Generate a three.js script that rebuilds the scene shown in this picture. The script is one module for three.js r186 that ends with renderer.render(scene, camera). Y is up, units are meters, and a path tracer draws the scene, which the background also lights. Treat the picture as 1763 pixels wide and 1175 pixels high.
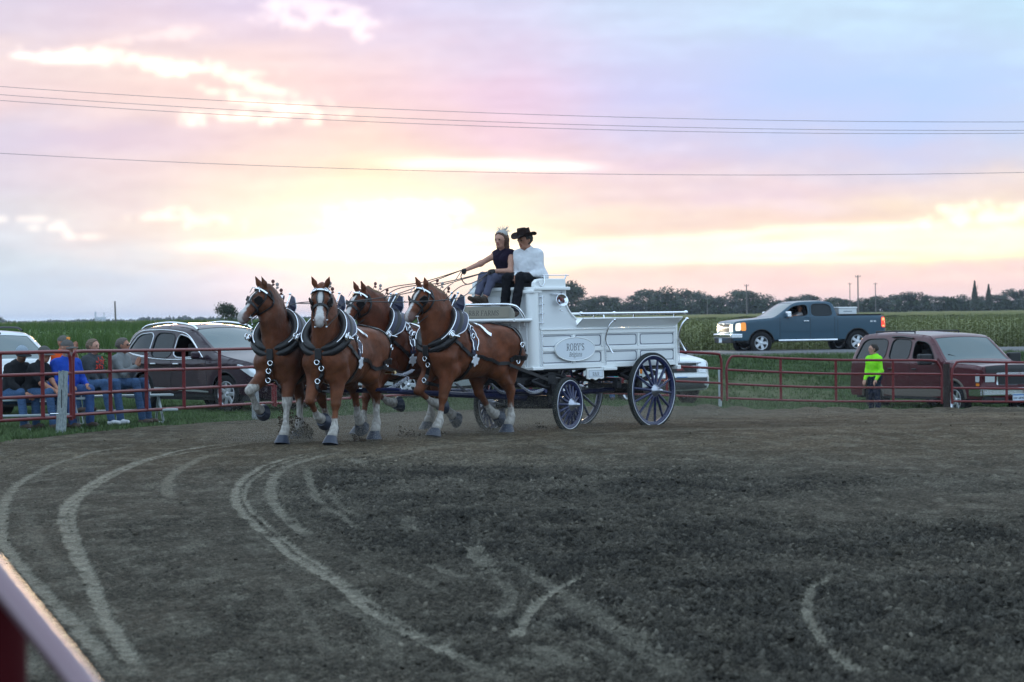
import * as THREE from 'three';
import { mergeGeometries, mergeVertices } from 'three/addons/utils/BufferGeometryUtils.js';
import { RoundedBoxGeometry } from 'three/addons/geometries/RoundedBoxGeometry.js';
import { TessellateModifier } from 'three/addons/modifiers/TessellateModifier.js';
import { createNoise2D, createNoise3D } from 'simplex-noise';

// ---------- camera, sky, sun, exposure ----------
const F = 5000, PW = 1763, PH = 1175, EYE = 1.8;
const scene = new THREE.Scene();
const camera = new THREE.PerspectiveCamera(2 * Math.atan(PH / 2 / F) * 180 / Math.PI, PW / PH, 0.1, 9000);
camera.position.set(0, EYE, 0);
camera.rotation.set(-Math.atan(46 / F), 0, -0.013, 'YXZ');
camera.updateMatrixWorld(true);
camera.focus = 43; camera.userData.fStop = 5.6;
const renderer = new THREE.WebGLRenderer({ antialias: true });
renderer.toneMapping = THREE.LinearToneMapping;
renderer.toneMappingExposure = 1;
renderer.shadowMap.enabled = true;
const SUN_AZ = -2.75, SUN_EL = 1.65;   // degrees right of the view direction, above the horizon: behind the bright cloud gap
const sun = new THREE.DirectionalLight(new THREE.Color().setRGB(1, 0.66, 0.38), 1.3);
{
  const a = SUN_AZ * Math.PI / 180, e = SUN_EL * Math.PI / 180;
  sun.position.set(Math.sin(a) * Math.cos(e) * 150, Math.sin(e) * 150, -Math.cos(a) * Math.cos(e) * 150 - 40);
  sun.target.position.set(0, 0, -40);
  sun.castShadow = true; sun.shadow.radius = 20; sun.shadow.mapSize.set(2048, 2048);
  const c = sun.shadow.camera; c.left = -40; c.right = 40; c.top = 30; c.bottom = -30; c.near = 1; c.far = 320;
  scene.add(sun, sun.target);
}

// ---------- small helpers ----------
function mulberry(s) { return () => { s = (s + 0x6d2b79f5) | 0; let t = Math.imul(s ^ (s >>> 15), 1 | s); t = (t + Math.imul(t ^ (t >>> 7), 61 | t)) ^ t; return ((t ^ (t >>> 14)) >>> 0) / 4294967296; }; }
const rnd = mulberry(20), rr = (a, b, f = rnd) => a + (b - a) * f();
const n2 = createNoise2D(mulberry(5)), n3 = createNoise3D(mulberry(9));
const clamp = (x, a = 0, b = 1) => Math.min(b, Math.max(a, x)), lerp = (a, b, t) => a + (b - a) * t;
const ss = (a, b, x) => { const t = clamp((x - a) / (b - a)); return t * t * (3 - 2 * t); };
function fbm(x, y, o = 4) { let s = 0, a = 0.5; for (let i = 0; i < o; i++) { s += a * n2(x, y); x = x * 2.03 + 17.1; y = y * 2.03 - 9.7; a *= 0.5; } return s; }
const lin = (c) => { c /= 255; return c <= 0.04045 ? c / 12.92 : Math.pow((c + 0.055) / 1.055, 2.4); };
const V = (x, y, z) => new THREE.Vector3(x, y, z);
const piece = (list, x) => { for (let i = 1; i < list.length; i++) if (x <= list[i][0]) { const [a, p] = list[i - 1], [b, q] = list[i]; return lerp(p, q, clamp((x - a) / (b - a))); } return list[list.length - 1][1]; };

// a point of the place: the direction of a photo pixel, out to a given distance (metres along the view axis)
const CQ = camera.quaternion.clone();
function at(px, py, D) { const d = V((px - PW / 2) / F, (PH / 2 - py) / F, -1).applyQuaternion(CQ); return d.multiplyScalar(D / -d.z).add(V(0, EYE, 0)); }
function ground(x, z) {
  const D = -z;
  let y = -0.1 * ss(44, 58, D) - (0.55 * ss(48, 72, D) + 0.13 * ss(69, 72, D)) * ss(-2, 9, x);
  const road = 0.28;
  y = lerp(y, road, ss(80, 97, D));
  return lerp(y, -0.3, ss(140, 400, D) * 0.4);
}
function groundAt(px, py) { // where the ray through a photo pixel meets the ground
  const d = V((px - PW / 2) / F, (PH / 2 - py) / F, -1).applyQuaternion(CQ);
  let t = 8; for (; t < 200; t += 0.25) if (EYE + d.y * t / -d.z < ground(d.x * t / -d.z, -t)) break;
  return [d.x * t / -d.z, -t];
}
const names = new Map();
function numbered(n) { const k = names.get(n) ?? 0; names.set(n, k + 1); return k ? n + '_' + String(k).padStart(3, '0') : n; }
function tag(o, label, category, group, kind) { if (label) o.userData.label = label; if (category) o.userData.category = category; if (group) o.userData.group = group; if (kind) o.userData.kind = kind; return o; }
function thing(name, label, category, pos = [0, 0, 0], turn = 0, group) {
  const o = new THREE.Group(); o.name = numbered(name); o.position.set(...pos); o.rotation.y = turn; scene.add(o); return tag(o, label, category, group);
}
function mesh(name, geo, mat, parent) { const m = new THREE.Mesh(geo, mat); m.name = parent ? name : numbered(name); m.castShadow = m.receiveShadow = true; (parent ?? scene).add(m); return m; }
function struct(name, geo, mat) { const m = mesh(name, geo, mat); m.userData.kind = 'structure'; return m; }
function copyOf(o, pos, turn, label) { const c = o.clone(); c.name = numbered(o.name.replace(/_\d+$/, '')); c.position.set(...pos); c.rotation.y = turn; if (label) c.userData = { ...o.userData, label }; scene.add(c); return c; }
const C = (r, g, b) => new THREE.Color().setRGB(r, g, b);
const M = (c, roughness = 0.8, metalness = 0, more = {}) => new THREE.MeshPhysicalMaterial({ color: Array.isArray(c) ? C(...c) : c, roughness, metalness, specularIntensity: roughness > 0.7 ? 0.18 : 0.7, ...more });
const MP = (c, roughness, metalness, more = {}) => new THREE.MeshPhysicalMaterial({ color: C(...c), roughness, metalness, ...more });
function clean(g) { g = g.index ? g.toNonIndexed() : g; const o = new THREE.BufferGeometry(); for (const k of ['position', 'normal', 'uv']) { if (g.attributes[k]) o.setAttribute(k, g.attributes[k]); } if (!o.attributes.normal) o.computeVertexNormals(); if (!o.attributes.uv) o.setAttribute('uv', new THREE.BufferAttribute(new Float32Array(o.attributes.position.count * 2), 2)); return o; }
const merge = (...gs) => mergeGeometries(gs.flat(3).filter(Boolean).map(clean));
const box = (w, h, d, x = 0, y = 0, z = 0, r) => { const m = Math.min(w, h, d); const g = r === 0 ? new THREE.BoxGeometry(w, h, d) : new RoundedBoxGeometry(w, h, d, 1, Math.min(r ?? 0.012, m * 0.45)); g.translate(x, y, z); return g; };
const sph = (r, x = 0, y = 0, z = 0, sx = 1, sy = 1, sz = 1, n = 12) => { const g = new THREE.SphereGeometry(r, n, Math.ceil(n * 0.7)); g.scale(sx, sy, sz); g.translate(x, y, z); return g; };
function bar(a, b, r, r2 = r, n = 8) { // round bar between two points
  a = a.isVector3 ? a : V(...a); b = b.isVector3 ? b : V(...b);
  const d = b.clone().sub(a), g = new THREE.CylinderGeometry(r2, r, d.length(), n, 1);
  g.applyQuaternion(new THREE.Quaternion().setFromUnitVectors(V(0, 1, 0), d.normalize())); g.translate(...a.clone().add(b).multiplyScalar(0.5).toArray()); return g;
}
const tube = (pts, r, seg, n = 7, closed = false) => new THREE.TubeGeometry(new THREE.CatmullRomCurve3(pts.map((p) => (p.isVector3 ? p : V(...p))), closed, 'catmullrom', 0.5), seg ?? pts.length * 5, r, n, closed);
const ring = (R, r, axis = 'y', n = 20) => { const g = new THREE.TorusGeometry(R, r, 6, n); if (axis === 'y') g.rotateX(Math.PI / 2); if (axis === 'x') g.rotateY(Math.PI / 2); return g; };
const move = (g, x, y, z) => { g.translate(x, y, z); return g; };
function extrude(pts, depth, bevel = 0.006, holes = []) { // outline in x, y; thickness along z, centred
  const s = new THREE.Shape(pts.map(([x, y]) => new THREE.Vector2(x, y))); for (const h of holes) s.holes.push(new THREE.Path(h.map(([x, y]) => new THREE.Vector2(x, y))));
  const g = new THREE.ExtrudeGeometry(s, { depth: depth - 2 * bevel, bevelEnabled: bevel > 0, bevelThickness: bevel, bevelSize: bevel, bevelOffset: -bevel, bevelSegments: 2, curveSegments: 8 }); g.translate(0, 0, -(depth - 2 * bevel) / 2); return g;
}
function grid(nu, nv, f, uvScale) { // f(u, v) -> [x, y, z] or [x, y, z, r, g, b]
  const p = [], c = [], t = [], ix = [];
  for (let j = 0; j <= nv; j++) for (let i = 0; i <= nu; i++) { const q = f(i / nu, j / nv); p.push(q[0], q[1], q[2]); if (q.length > 3) c.push(q[3], q[4], q[5]); if (uvScale) t.push(q[0] * uvScale, -q[2] * uvScale); else t.push(i / nu, j / nv); }
  for (let j = 0; j < nv; j++) for (let i = 0; i < nu; i++) { const a = j * (nu + 1) + i, b = a + 1, d = a + nu + 1; ix.push(a, b, d + 1, a, d + 1, d); }
  const g = new THREE.BufferGeometry(); g.setAttribute('position', new THREE.Float32BufferAttribute(p, 3)); g.setAttribute('uv', new THREE.Float32BufferAttribute(t, 2));
  if (c.length) g.setAttribute('color', new THREE.Float32BufferAttribute(c, 3)); g.setIndex(ix); g.computeVertexNormals(); return g;
}
function noiseTexture(size, f, srgb = false) { // f(u, v) -> grey or [r, g, b] in 0..1, tiling is up to f
  const d = new Uint8Array(size * size * 4);
  for (let y = 0; y < size; y++) for (let x = 0; x < size; x++) { const v = f(x / size, y / size), k = (y * size + x) * 4; for (let c = 0; c < 3; c++) d[k + c] = clamp(Array.isArray(v) ? v[c] : v) * 255; d[k + 3] = 255; }
  const t = new THREE.DataTexture(d, size, size); t.magFilter = THREE.LinearFilter; t.wrapS = t.wrapT = THREE.RepeatWrapping; if (srgb) t.colorSpace = THREE.SRGBColorSpace; t.needsUpdate = true; return t;
}
// noise that tiles: 4-corner blend
function tiled(f, u, v, s) { const a = f(u * s, v * s), b = f((u - 1) * s, v * s), c = f(u * s, (v - 1) * s), d = f((u - 1) * s, (v - 1) * s); const w = (t) => t; const x = w(u), y = w(v); const m = lerp(lerp(a, b, x), lerp(c, d, x), y); return m / Math.sqrt((x * x + (1 - x) ** 2) * (y * y + (1 - y) ** 2)); }

// ---------- sky: dusk with broken cloud, bright gap in front of the low sun ----------
{
  const W = 4096, H = 2048, data = new Float32Array(W * H * 4);
  // rows: elevation in units of 1/5000 rad above the horizon; columns: the same to the right of the view
  const cx = [-900, -660, -440, -240, 0, 240, 480, 700, 900];
  const rowsSky = [
    [0, ['#c3cfde', '#ccd2df', '#e6d9e0', '#f8dcd8', '#fbdcd4', '#fadad4', '#f8d6d3', '#f6d6d6', '#f3d6d8']],
    [60, ['#c3d0df', '#d2d7e2', '#efe0e4', '#fde4d6', '#ffe3d0', '#fddfd2', '#fbdcd2', '#fbdcd2', '#f8dad2']],
    [100, ['#ccd6e0', '#e0dee2', '#fbe8d8', '#fff0c8', '#ffeccb', '#fde4cc', '#ffecc8', '#fff0c4', '#fff2c6']],
    [150, ['#dcdee8', '#f2e2de', '#fde8d4', '#fff2c6', '#feecd0', '#fde6d2', '#fde2d0', '#fee8cc', '#fff0c8']],
    [205, ['#e0dce8', '#f0dee4', '#fde8de', '#ffeed0', '#fee8d6', '#f8e0de', '#f2dce2', '#f0dfe0', '#f6e2d8']],
    [255, ['#e2d8e8', '#f2dce4', '#fee4de', '#ffe8d0', '#fddcdc', '#efdae6', '#e2daea', '#d9d8ee', '#dcdcec']],
    [320, ['#e2d8e8', '#f0dce6', '#fde2e2', '#ffdfd8', '#f6d6e4', '#dad5f2', '#c9d3f6', '#bfd0f6', '#c6d5f4']],
    [380, ['#f4dce2', '#f8dce0', '#fbdce2', '#fadae2', '#f0d4ea', '#d2d2f6', '#bdd0fb', '#b8d0fb', '#c2d8fa']],
    [440, ['#f4e0e2', '#f7dfe2', '#fadfe6', '#f4dbe8', '#e8d8f0', '#d2d8f8', '#c6d8fb', '#c6dcfb', '#c8e0fa']],
    [500, ['#e2d6e6', '#ecd8e6', '#ecd8ec', '#ead8ee', '#e0daf4', '#d0dff9', '#cce4fb', '#cae4fb', '#c6e4fa']],
    [560, ['#dcd2e6', '#e4d4e8', '#e2d4ee', '#e0d4f0', '#d8daf6', '#cde0f9', '#cce6fb', '#c8e6fb', '#c0e2f9']],
  ].map(([v, cols]) => [v, cols.map((h) => { const n = parseInt(h.slice(1), 16); return [lin(n >> 16), lin((n >> 8) & 255), lin(n & 255)]; })]);
  const cell = (list, x) => { let i = 0; while (i < list.length - 2 && x > list[i + 1]) i++; const t = clamp((x - list[i]) / (list[i + 1] - list[i])); return [i, t * t * (3 - 2 * t) * 0.5 + t * 0.5]; };
  const rv = rowsSky.map((r) => r[0]);
  const frame = (u, v) => { const [i, s] = cell(cx, u), [j, t] = cell(rv, v), o = []; for (let c = 0; c < 3; c++) o.push(lerp(lerp(rowsSky[j][1][i][c], rowsSky[j][1][i + 1][c], s), lerp(rowsSky[j + 1][1][i][c], rowsSky[j + 1][1][i + 1][c], s), t)); return o; };
  // bright torn gaps in the cloud: centre u, v, half length, half height, tilt, strength
  const gaps = [
    [-620, 440, 220, 13, -0.1, 1.2], [-770, 452, 90, 12, -0.05, 0.9], [-480, 412, 130, 12, -0.24, 1.1], [-430, 372, 110, 13, -0.2, 1.2], [-420, 346, 170, 13, -0.02, 1.5], [-360, 362, 70, 12, 0.05, 0.9], [-330, 520, 130, 26, -0.12, 0.8], [-270, 495, 60, 12, -0.1, 0.7], [-600, 478, 100, 9, 0.1, 0.5],
    [-30, 258, 215, 9, -0.03, 1.6], [-200, 150, 130, 46, 0, 2.4], [-250, 128, 300, 15, 0.02, 2.2], [-170, 178, 120, 22, 0.03, 1.4], [-250, 190, 90, 10, 0.02, 0.7], [-550, 172, 120, 11, -0.05, 1.0], [-140, 106, 300, 12, 0.0, 1.2],
    [-840, 172, 80, 6, -0.06, 1.0], [-760, 150, 70, 6, -0.08, 1.0], [330, 128, 420, 8, 0.045, 1.2], [260, 100, 330, 22, 0.02, 1.3], [720, 118, 330, 28, 0.02, 1.3], [860, 160, 170, 22, 0.02, 1.3], [620, 88, 250, 9, 0.0, 0.6], [-120, 68, 120, 6, 0.03, 0.7],
  ];
  const veil = [[-560, 320, 260, 22, 0.02, 0.7], [-700, 300, 220, 30, 0, 0.6], [-760, 225, 200, 18, 0, 0.4], [190, 246, 110, 9, 0.03, 0.8], [270, 200, 220, 12, 0.0, 0.55], [560, 268, 250, 22, 0, 0.5], [420, 155, 330, 13, 0.02, 0.7], [480, 103, 220, 10, 0.0, 0.6], [700, 70, 400, 14, 0, 0.3], [-330, 100, 190, 7, 0.01, 0.5], [90, 120, 240, 6, 0.03, 0.5]];
  for (let j = 0; j < H; j++) {
    const el = ((j + 0.5) / H - 0.5) * Math.PI, v = el * 5000;
    for (let i = 0; i < W; i++) {
      const az0 = ((i + 0.5) / W - 0.5) * 2 * Math.PI;       // atan2(z, x)
      let az = az0 + Math.PI / 2; if (az > Math.PI) az -= 2 * Math.PI; // 0 straight ahead (-z), positive to the right
      const u = az * 5000, k = (j * W + i) * 4;
      const inU = 1 - ss(900, 2600, Math.abs(u)), inV = 1 - ss(540, 1700, v);
      // the rest of the dusk sky: pale blue overhead, thin even cloud, a little warmer towards the sun
      const warm = Math.exp(-(az * az) / 0.9) * Math.exp(-Math.max(el, 0) / 0.35);
      const cl = v > 0 ? fbm(az * 2.2 + 3, el * 6.5 + 1, 5) * 0.16 : 0;
      let col = [lerp(0.96, 1.05, warm) + cl, lerp(1.28, 1.05, warm) + cl * 0.95, lerp(1.62, 1.12, warm) + cl * 0.85];
      const w = inU * inV;
      if (w > 0 && v > -60) {
        const wob = fbm(u / 260 + 7, v / 60, 4), wob2 = fbm(u / 90, v / 30 + 9, 4), wob3 = fbm(u / 34, v / 15 + 3, 3);
        let f = frame(clamp(u, -900, 900), clamp(v + wob * 26, 0, 560));
        const str = fbm(u / 300 - 3, v / 34 + 2, 5) * 0.1 + fbm(u / 70, v / 16, 3) * 0.05;      // drifting streaks
        f = [f[0] * (1 + str * 0.8), f[1] * (1 + str), f[2] * (1 + str * 0.9)];
        let dark = 0; for (const [a, b, l, h, t, s] of veil) { const du = (u - a) / l, dv = (v - b - (u - a) * t + wob * 14 + wob2 * 8) / h; dark += s * Math.exp(-(du * du * du * du + dv * dv)); }
        dark = clamp(dark); f = [f[0] * (1 - 0.07 * dark), f[1] * (1 - 0.09 * dark), f[2] * (1 - 0.02 * dark)]; const lowLift = 1 + 0.13 * (1 - ss(40, 260, v)); f = f.map((q) => q * lowLift * 1.03);
        const st2 = fbm(u / 420 + 2, v / 9, 4); let g = 0; for (const [a, b, l, h, t, s] of gaps) { const long = l > 200 && b < 300, du = (u - a) / l, dv = (v - b - (u - a) * t + (long ? wob * 5 + st2 * 3 : wob * 16 + wob2 * 14)) / h; const e = Math.exp(-(Math.abs(du) ** 3 + Math.abs(dv) ** 2.6)); g += long ? s * 0.8 * ss(0.1, 0.95, e + st2 * 0.5 * ss(0.02, 0.5, e)) : s * ss(0.3, 0.8, e * 0.8 + (wob2 * 0.75 + wob3 * 0.45) * ss(0.02, 0.45, e) * 0.8); }
        const glow = Math.exp(-((u + 225) ** 2 / 215 ** 2 + (v - 145) ** 2 / 85 ** 2));
        g = Math.min(g, 2.2); f = [f[0] + 0.42 * g + 0.6 * glow, f[1] + 0.36 * g + 0.48 * glow, f[2] + 0.26 * g + 0.32 * glow];
        const halo = Math.exp(-((u + 470) ** 2 / 330 ** 2 + (v - 400) ** 2 / 110 ** 2)) + 0.7 * Math.exp(-((u + 560) ** 2 / 380 ** 2 + (v - 215) ** 2 / 60 ** 2)); f = [f[0] * (1 + 0.05 * halo), f[1] * (1 + 0.06 * halo), f[2] * (1 - 0.07 * halo)];
        col = col.map((c, n) => lerp(c, f[n], w));
      }
      data[k] = col[0]; data[k + 1] = col[1]; data[k + 2] = col[2]; data[k + 3] = 1;
    }
  }
  const t = new THREE.DataTexture(data, W, H, THREE.RGBAFormat, THREE.FloatType);
  t.mapping = THREE.EquirectangularReflectionMapping; t.magFilter = t.minFilter = THREE.LinearFilter; t.needsUpdate = true;
  scene.background = t; scene.environment = t;
}

// ---------- ground ----------
const grainTex = noiseTexture(1024, (u, v) => { const a = tiled((x, y) => fbm(x, y, 3), u, v, 26), b = tiled((x, y) => fbm(x + 40, y, 3), u, v, 90), c = tiled((x, y) => n2(x, y + 70), u, v, 210); return 0.62 + a * 0.4 + b * 0.55 + c * 0.28; }, false);
const bumpTex = noiseTexture(1024, (u, v) => { const a = tiled((x, y) => fbm(x, y + 9, 3), u, v, 34), b = tiled((x, y) => 1 - Math.abs(n2(x, y)), u, v, 60), c = tiled((x, y) => n2(x + 7, y), u, v, 170); return 0.4 + a * 0.5 + b * 0.22 + c * 0.2; }, false);
const rep = (t, s) => { const c = t.clone(); c.repeat.set(s, s); c.needsUpdate = true; return c; };
const edgeD = (x) => piece([[-14, 8], [-11, 25], [-9.2, 38], [-7.6, 42.6], [-6.9, 45.4], [-6.2, 48.5], [-4.8, 52.5], [-2, 56.5], [4.5, 61], [12, 66.5], [24, 70]], x);
// pale compacted wheel tracks, from the photograph to the ground
const tracks = [
  [[[240, 768], [180, 778], [120, 793], [60, 820], [22, 845], [6, 880], [0, 920], [20, 965], [60, 1012], [108, 1062], [150, 1110], [200, 1180]], 0.075, 0.85],
  [[[420, 762], [330, 775], [250, 795], [175, 826], [130, 858], [108, 890], [118, 935], [150, 1000], [176, 1060], [208, 1115], [245, 1180]], 0.07, 1],
  [[[480, 760], [360, 776], [262, 796], [190, 826], [146, 856], [124, 890], [130, 930], [158, 1000], [184, 1060]], 0.045, 0.9],
  [[[560, 778], [480, 796], [430, 820], [404, 858], [418, 888], [460, 926], [520, 975], [590, 1024], [650, 1068], [720, 1114], [850, 1180]], 0.062, 1],
  [[[575, 779], [500, 796], [444, 822], [420, 856], [434, 886], [474, 922], [535, 972], [604, 1020], [664, 1062], [735, 1110], [872, 1180]], 0.034, 0.85],
  [[[590, 780], [520, 797], [478, 820], [466, 850], [478, 880], [500, 905], [530, 930]], 0.085, 0.75],
  [[[380, 783], [330, 800], [296, 822], [286, 842], [296, 864]], 0.09, 0.55],
  [[[528, 812], [536, 845], [548, 868], [590, 898], [622, 925]], 0.06, 0.6],
  [[[812, 945], [828, 975], [850, 1002]], 0.1, 0.6], [[[1000, 1005], [940, 1040], [904, 1080], [888, 1112]], 0.055, 0.95],
  [[[1450, 996], [1408, 1018], [1388, 1055], [1400, 1095], [1436, 1135], [1490, 1180]], 0.05, 0.85],
  [[[880, 972], [960, 1030], [1060, 1085], [1120, 1110]], 0.09, 0.4], [[[735, 978], [770, 993], [800, 1008]], 0.06, 0.45], [[[925, 1130], [980, 1150], [1010, 1168]], 0.12, 0.5],
  [[[640, 800], [760, 772], [830, 765], [900, 758]], 0.1, 0.5], [[[1000, 752], [1200, 742], [1500, 735], [1763, 728]], 0.35, 0.35], [[[600, 795], [614, 800], [622, 806]], 0.12, 0.6],
  [[[680, 1130], [640, 1080], [560, 1040]], 0.1, 0.3], [[[700, 900], [712, 930]], 0.1, 0.35], [[[855, 1010], [880, 1030], [860, 1080]], 0.07, 0.4], [[[960, 1075], [930, 1100]], 0.08, 0.4], [[[640, 985], [700, 1000], [760, 1030]], 0.06, 0.3], [[[890, 1145], [960, 1165]], 0.1, 0.45], [[[130, 860], [112, 885]], 0.12, 0.3], [[[470, 1000], [520, 1060], [560, 1130]], 0.05, 0.25], [[[1000, 1120], [1090, 1160]], 0.09, 0.3], [[[560, 850], [590, 880], [640, 905]], 0.05, 0.35], [[[980, 1050], [1100, 1120], [1180, 1180]], 0.12, 0.35], [[[40, 880], [60, 930], [110, 1000]], 0.1, 0.25],
].map(([pts, w, s]) => ({ pts: new THREE.CatmullRomCurve3(pts.map((p) => { const g = groundAt(...p); return V(g[0], 0, g[1]); })).getPoints(pts.length * 4), w, s }));
for (const t of tracks) { t.lo = [Math.min(...t.pts.map((p) => p.x)) - 0.7, Math.min(...t.pts.map((p) => p.z)) - 0.7]; t.hi = [Math.max(...t.pts.map((p) => p.x)) + 0.7, Math.max(...t.pts.map((p) => p.z)) + 0.7]; }
function trackAt(x, z) { // how much of a track lies here
  let best = 0;
  for (const t of tracks) {
    if (x < t.lo[0] || x > t.hi[0] || z < t.lo[1] || z > t.hi[1]) continue;
    let m = 1e9, along = 0;
    for (let i = 1; i < t.pts.length; i++) { const a = t.pts[i - 1], b = t.pts[i], dx = b.x - a.x, dz = b.z - a.z, q = clamp(((x - a.x) * dx + (z - a.z) * dz) / (dx * dx + dz * dz + 1e-9)); const d = Math.hypot(x - a.x - q * dx, z - a.z - q * dz); if (d < m) { m = d; along = (i + q) / t.pts.length; } }
    const w = t.w * 0.72 * (1 + 0.3 * n2(x * 3.1, z * 2.3) + 0.25 * n2(x * 11, z * 9)), ends = ss(0, 0.12, along) * (1 - ss(0.93, 1, along) * 0.7), patch = ss(-0.75, -0.1, fbm(x * 1.7 + 5, z * 0.9, 3));
    best = Math.max(best, t.s * ends * patch * (1 - ss(w * 0.85, w * 1.12, m)) * (0.86 + 0.14 * Math.sin(along * t.pts.length * 9)));
  }
  return best;
}
const churned = [[660, 830, 1.4, 2.6], [720, 870, 1.6, 2.2], [780, 820, 2, 3], [880, 900, 2.4, 2.6], [1010, 980, 2.0, 2.2], [1200, 1050, 2.2, 2.4], [1450, 1090, 2.4, 2.4], [1690, 1050, 2, 2.6], [1300, 960, 2.6, 2.4], [1650, 1140, 1.6, 1.6], [800, 950, 1.2, 2], [960, 1080, 1.2, 1.4], [1150, 930, 2.4, 2.6], [1100, 1120, 1.6, 1.4], [1400, 1020, 2, 2], [1050, 840, 3, 3], [600, 815, 1, 2.5], [1600, 950, 2.6, 2]].map(([px, py, a, b]) => [...groundAt(px, py), a, b * 1.4]);
function churnAt(x, z) { let s = 0; for (const [a, b, l, m] of churned) s = Math.max(s, Math.exp(-(((x - a) / l) ** 2 + ((z - b) / m) ** 2))); return clamp(ss(-0.12, 1.2, s + 0.45 * fbm(x * 0.45, z * 0.25, 4)) * (0.95 + 0.5 * fbm(x * 1.6, z * 0.9, 3))); }
const T3 = tracks[3].pts.map((p) => [-p.z, p.x]).sort((a, b) => a[0] - b[0]);
function dirtAt(x, z) { // height and colour
  const D = -z, ch = churnAt(x, z), tr = trackAt(x, z);
  const clod = Math.max(0, fbm(x * 11, z * 8, 3) + 0.05), clod2 = 1 - Math.abs(n2(x * 19 + 3, z * 15)), small = n2(x * 34, z * 26);
  const swell = fbm(x * 0.35, z * 0.3, 3) * 0.05 * ss(12, 20, D);
  const off = x - piece(T3, D), fur = Math.sin(off * 20 + 2.6 * fbm(x * 0.8, z * 0.5, 3)) * (0.5 + 0.5 * n2(x * 0.7, z * 0.5 + 9)) * ss(0.3, 1, off) * (1 - ss(30, 40, D)); const ridge = fur * 0.012 * (0.4 + ch);
  let h = swell * 0.5 + ridge + (0.011 + 0.034 * ch) * (clod * 1.5 + clod2 * 0.35) + small * (0.004 + 0.005 * ch);
  h = lerp(h, swell * 0.5 - 0.008 + small * 0.002, tr * 0.85);
  const near = 1 - ss(39, 46, D); h *= 0.35 + 0.65 * near;
  const mott = fbm(x * 0.8 + 20, z * 0.5, 4), fine = fbm(x * 4, z * 2.4, 3);
  let c = [0.099, 0.086, 0.066];
  const pale = clamp(0.5 + mott * 0.9 + fine * 0.5); c = c.map((k) => k * (0.78 + 0.42 * pale));
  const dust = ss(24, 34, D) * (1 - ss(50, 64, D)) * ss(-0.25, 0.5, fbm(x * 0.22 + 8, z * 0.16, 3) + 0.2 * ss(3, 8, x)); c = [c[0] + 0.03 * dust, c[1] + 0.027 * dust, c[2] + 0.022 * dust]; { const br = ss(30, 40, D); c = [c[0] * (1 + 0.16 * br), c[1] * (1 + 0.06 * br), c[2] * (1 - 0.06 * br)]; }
  const moist = [0.028, 0.026, 0.0222]; c = c.map((k, i) => lerp(k, moist[i] * (0.9 + 0.5 * pale), ch * (0.93 - 0.4 * dust)));
  const pan = (0.26 * ss(0.05, 0.5, fbm(x * 1.6 + 50, z * 0.6 + 3, 4)) + 0.24 * ss(0.1, 0.6, fbm(x * 5 + 9, z * 1.6, 3))) * (1 - 0.75 * ch);
  const top = (0.72 + (0.6 + 1.1 * ch) * clamp(clod * 1.4)) * (1 + (0.25 + 0.3 * ch) * small) * (1 + 0.1 * fur);
  c = c.map((k) => k * top);
  c = c.map((k, i) => lerp(k, [0.28, 0.255, 0.2][i] * (0.85 + 0.3 * clamp(0.5 + fine)), clamp(Math.max(tr * (1 - 0.15 * dust), pan))));
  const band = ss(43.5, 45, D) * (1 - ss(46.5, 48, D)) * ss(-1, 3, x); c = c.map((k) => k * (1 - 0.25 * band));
  return [h, ...c];
}
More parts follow.
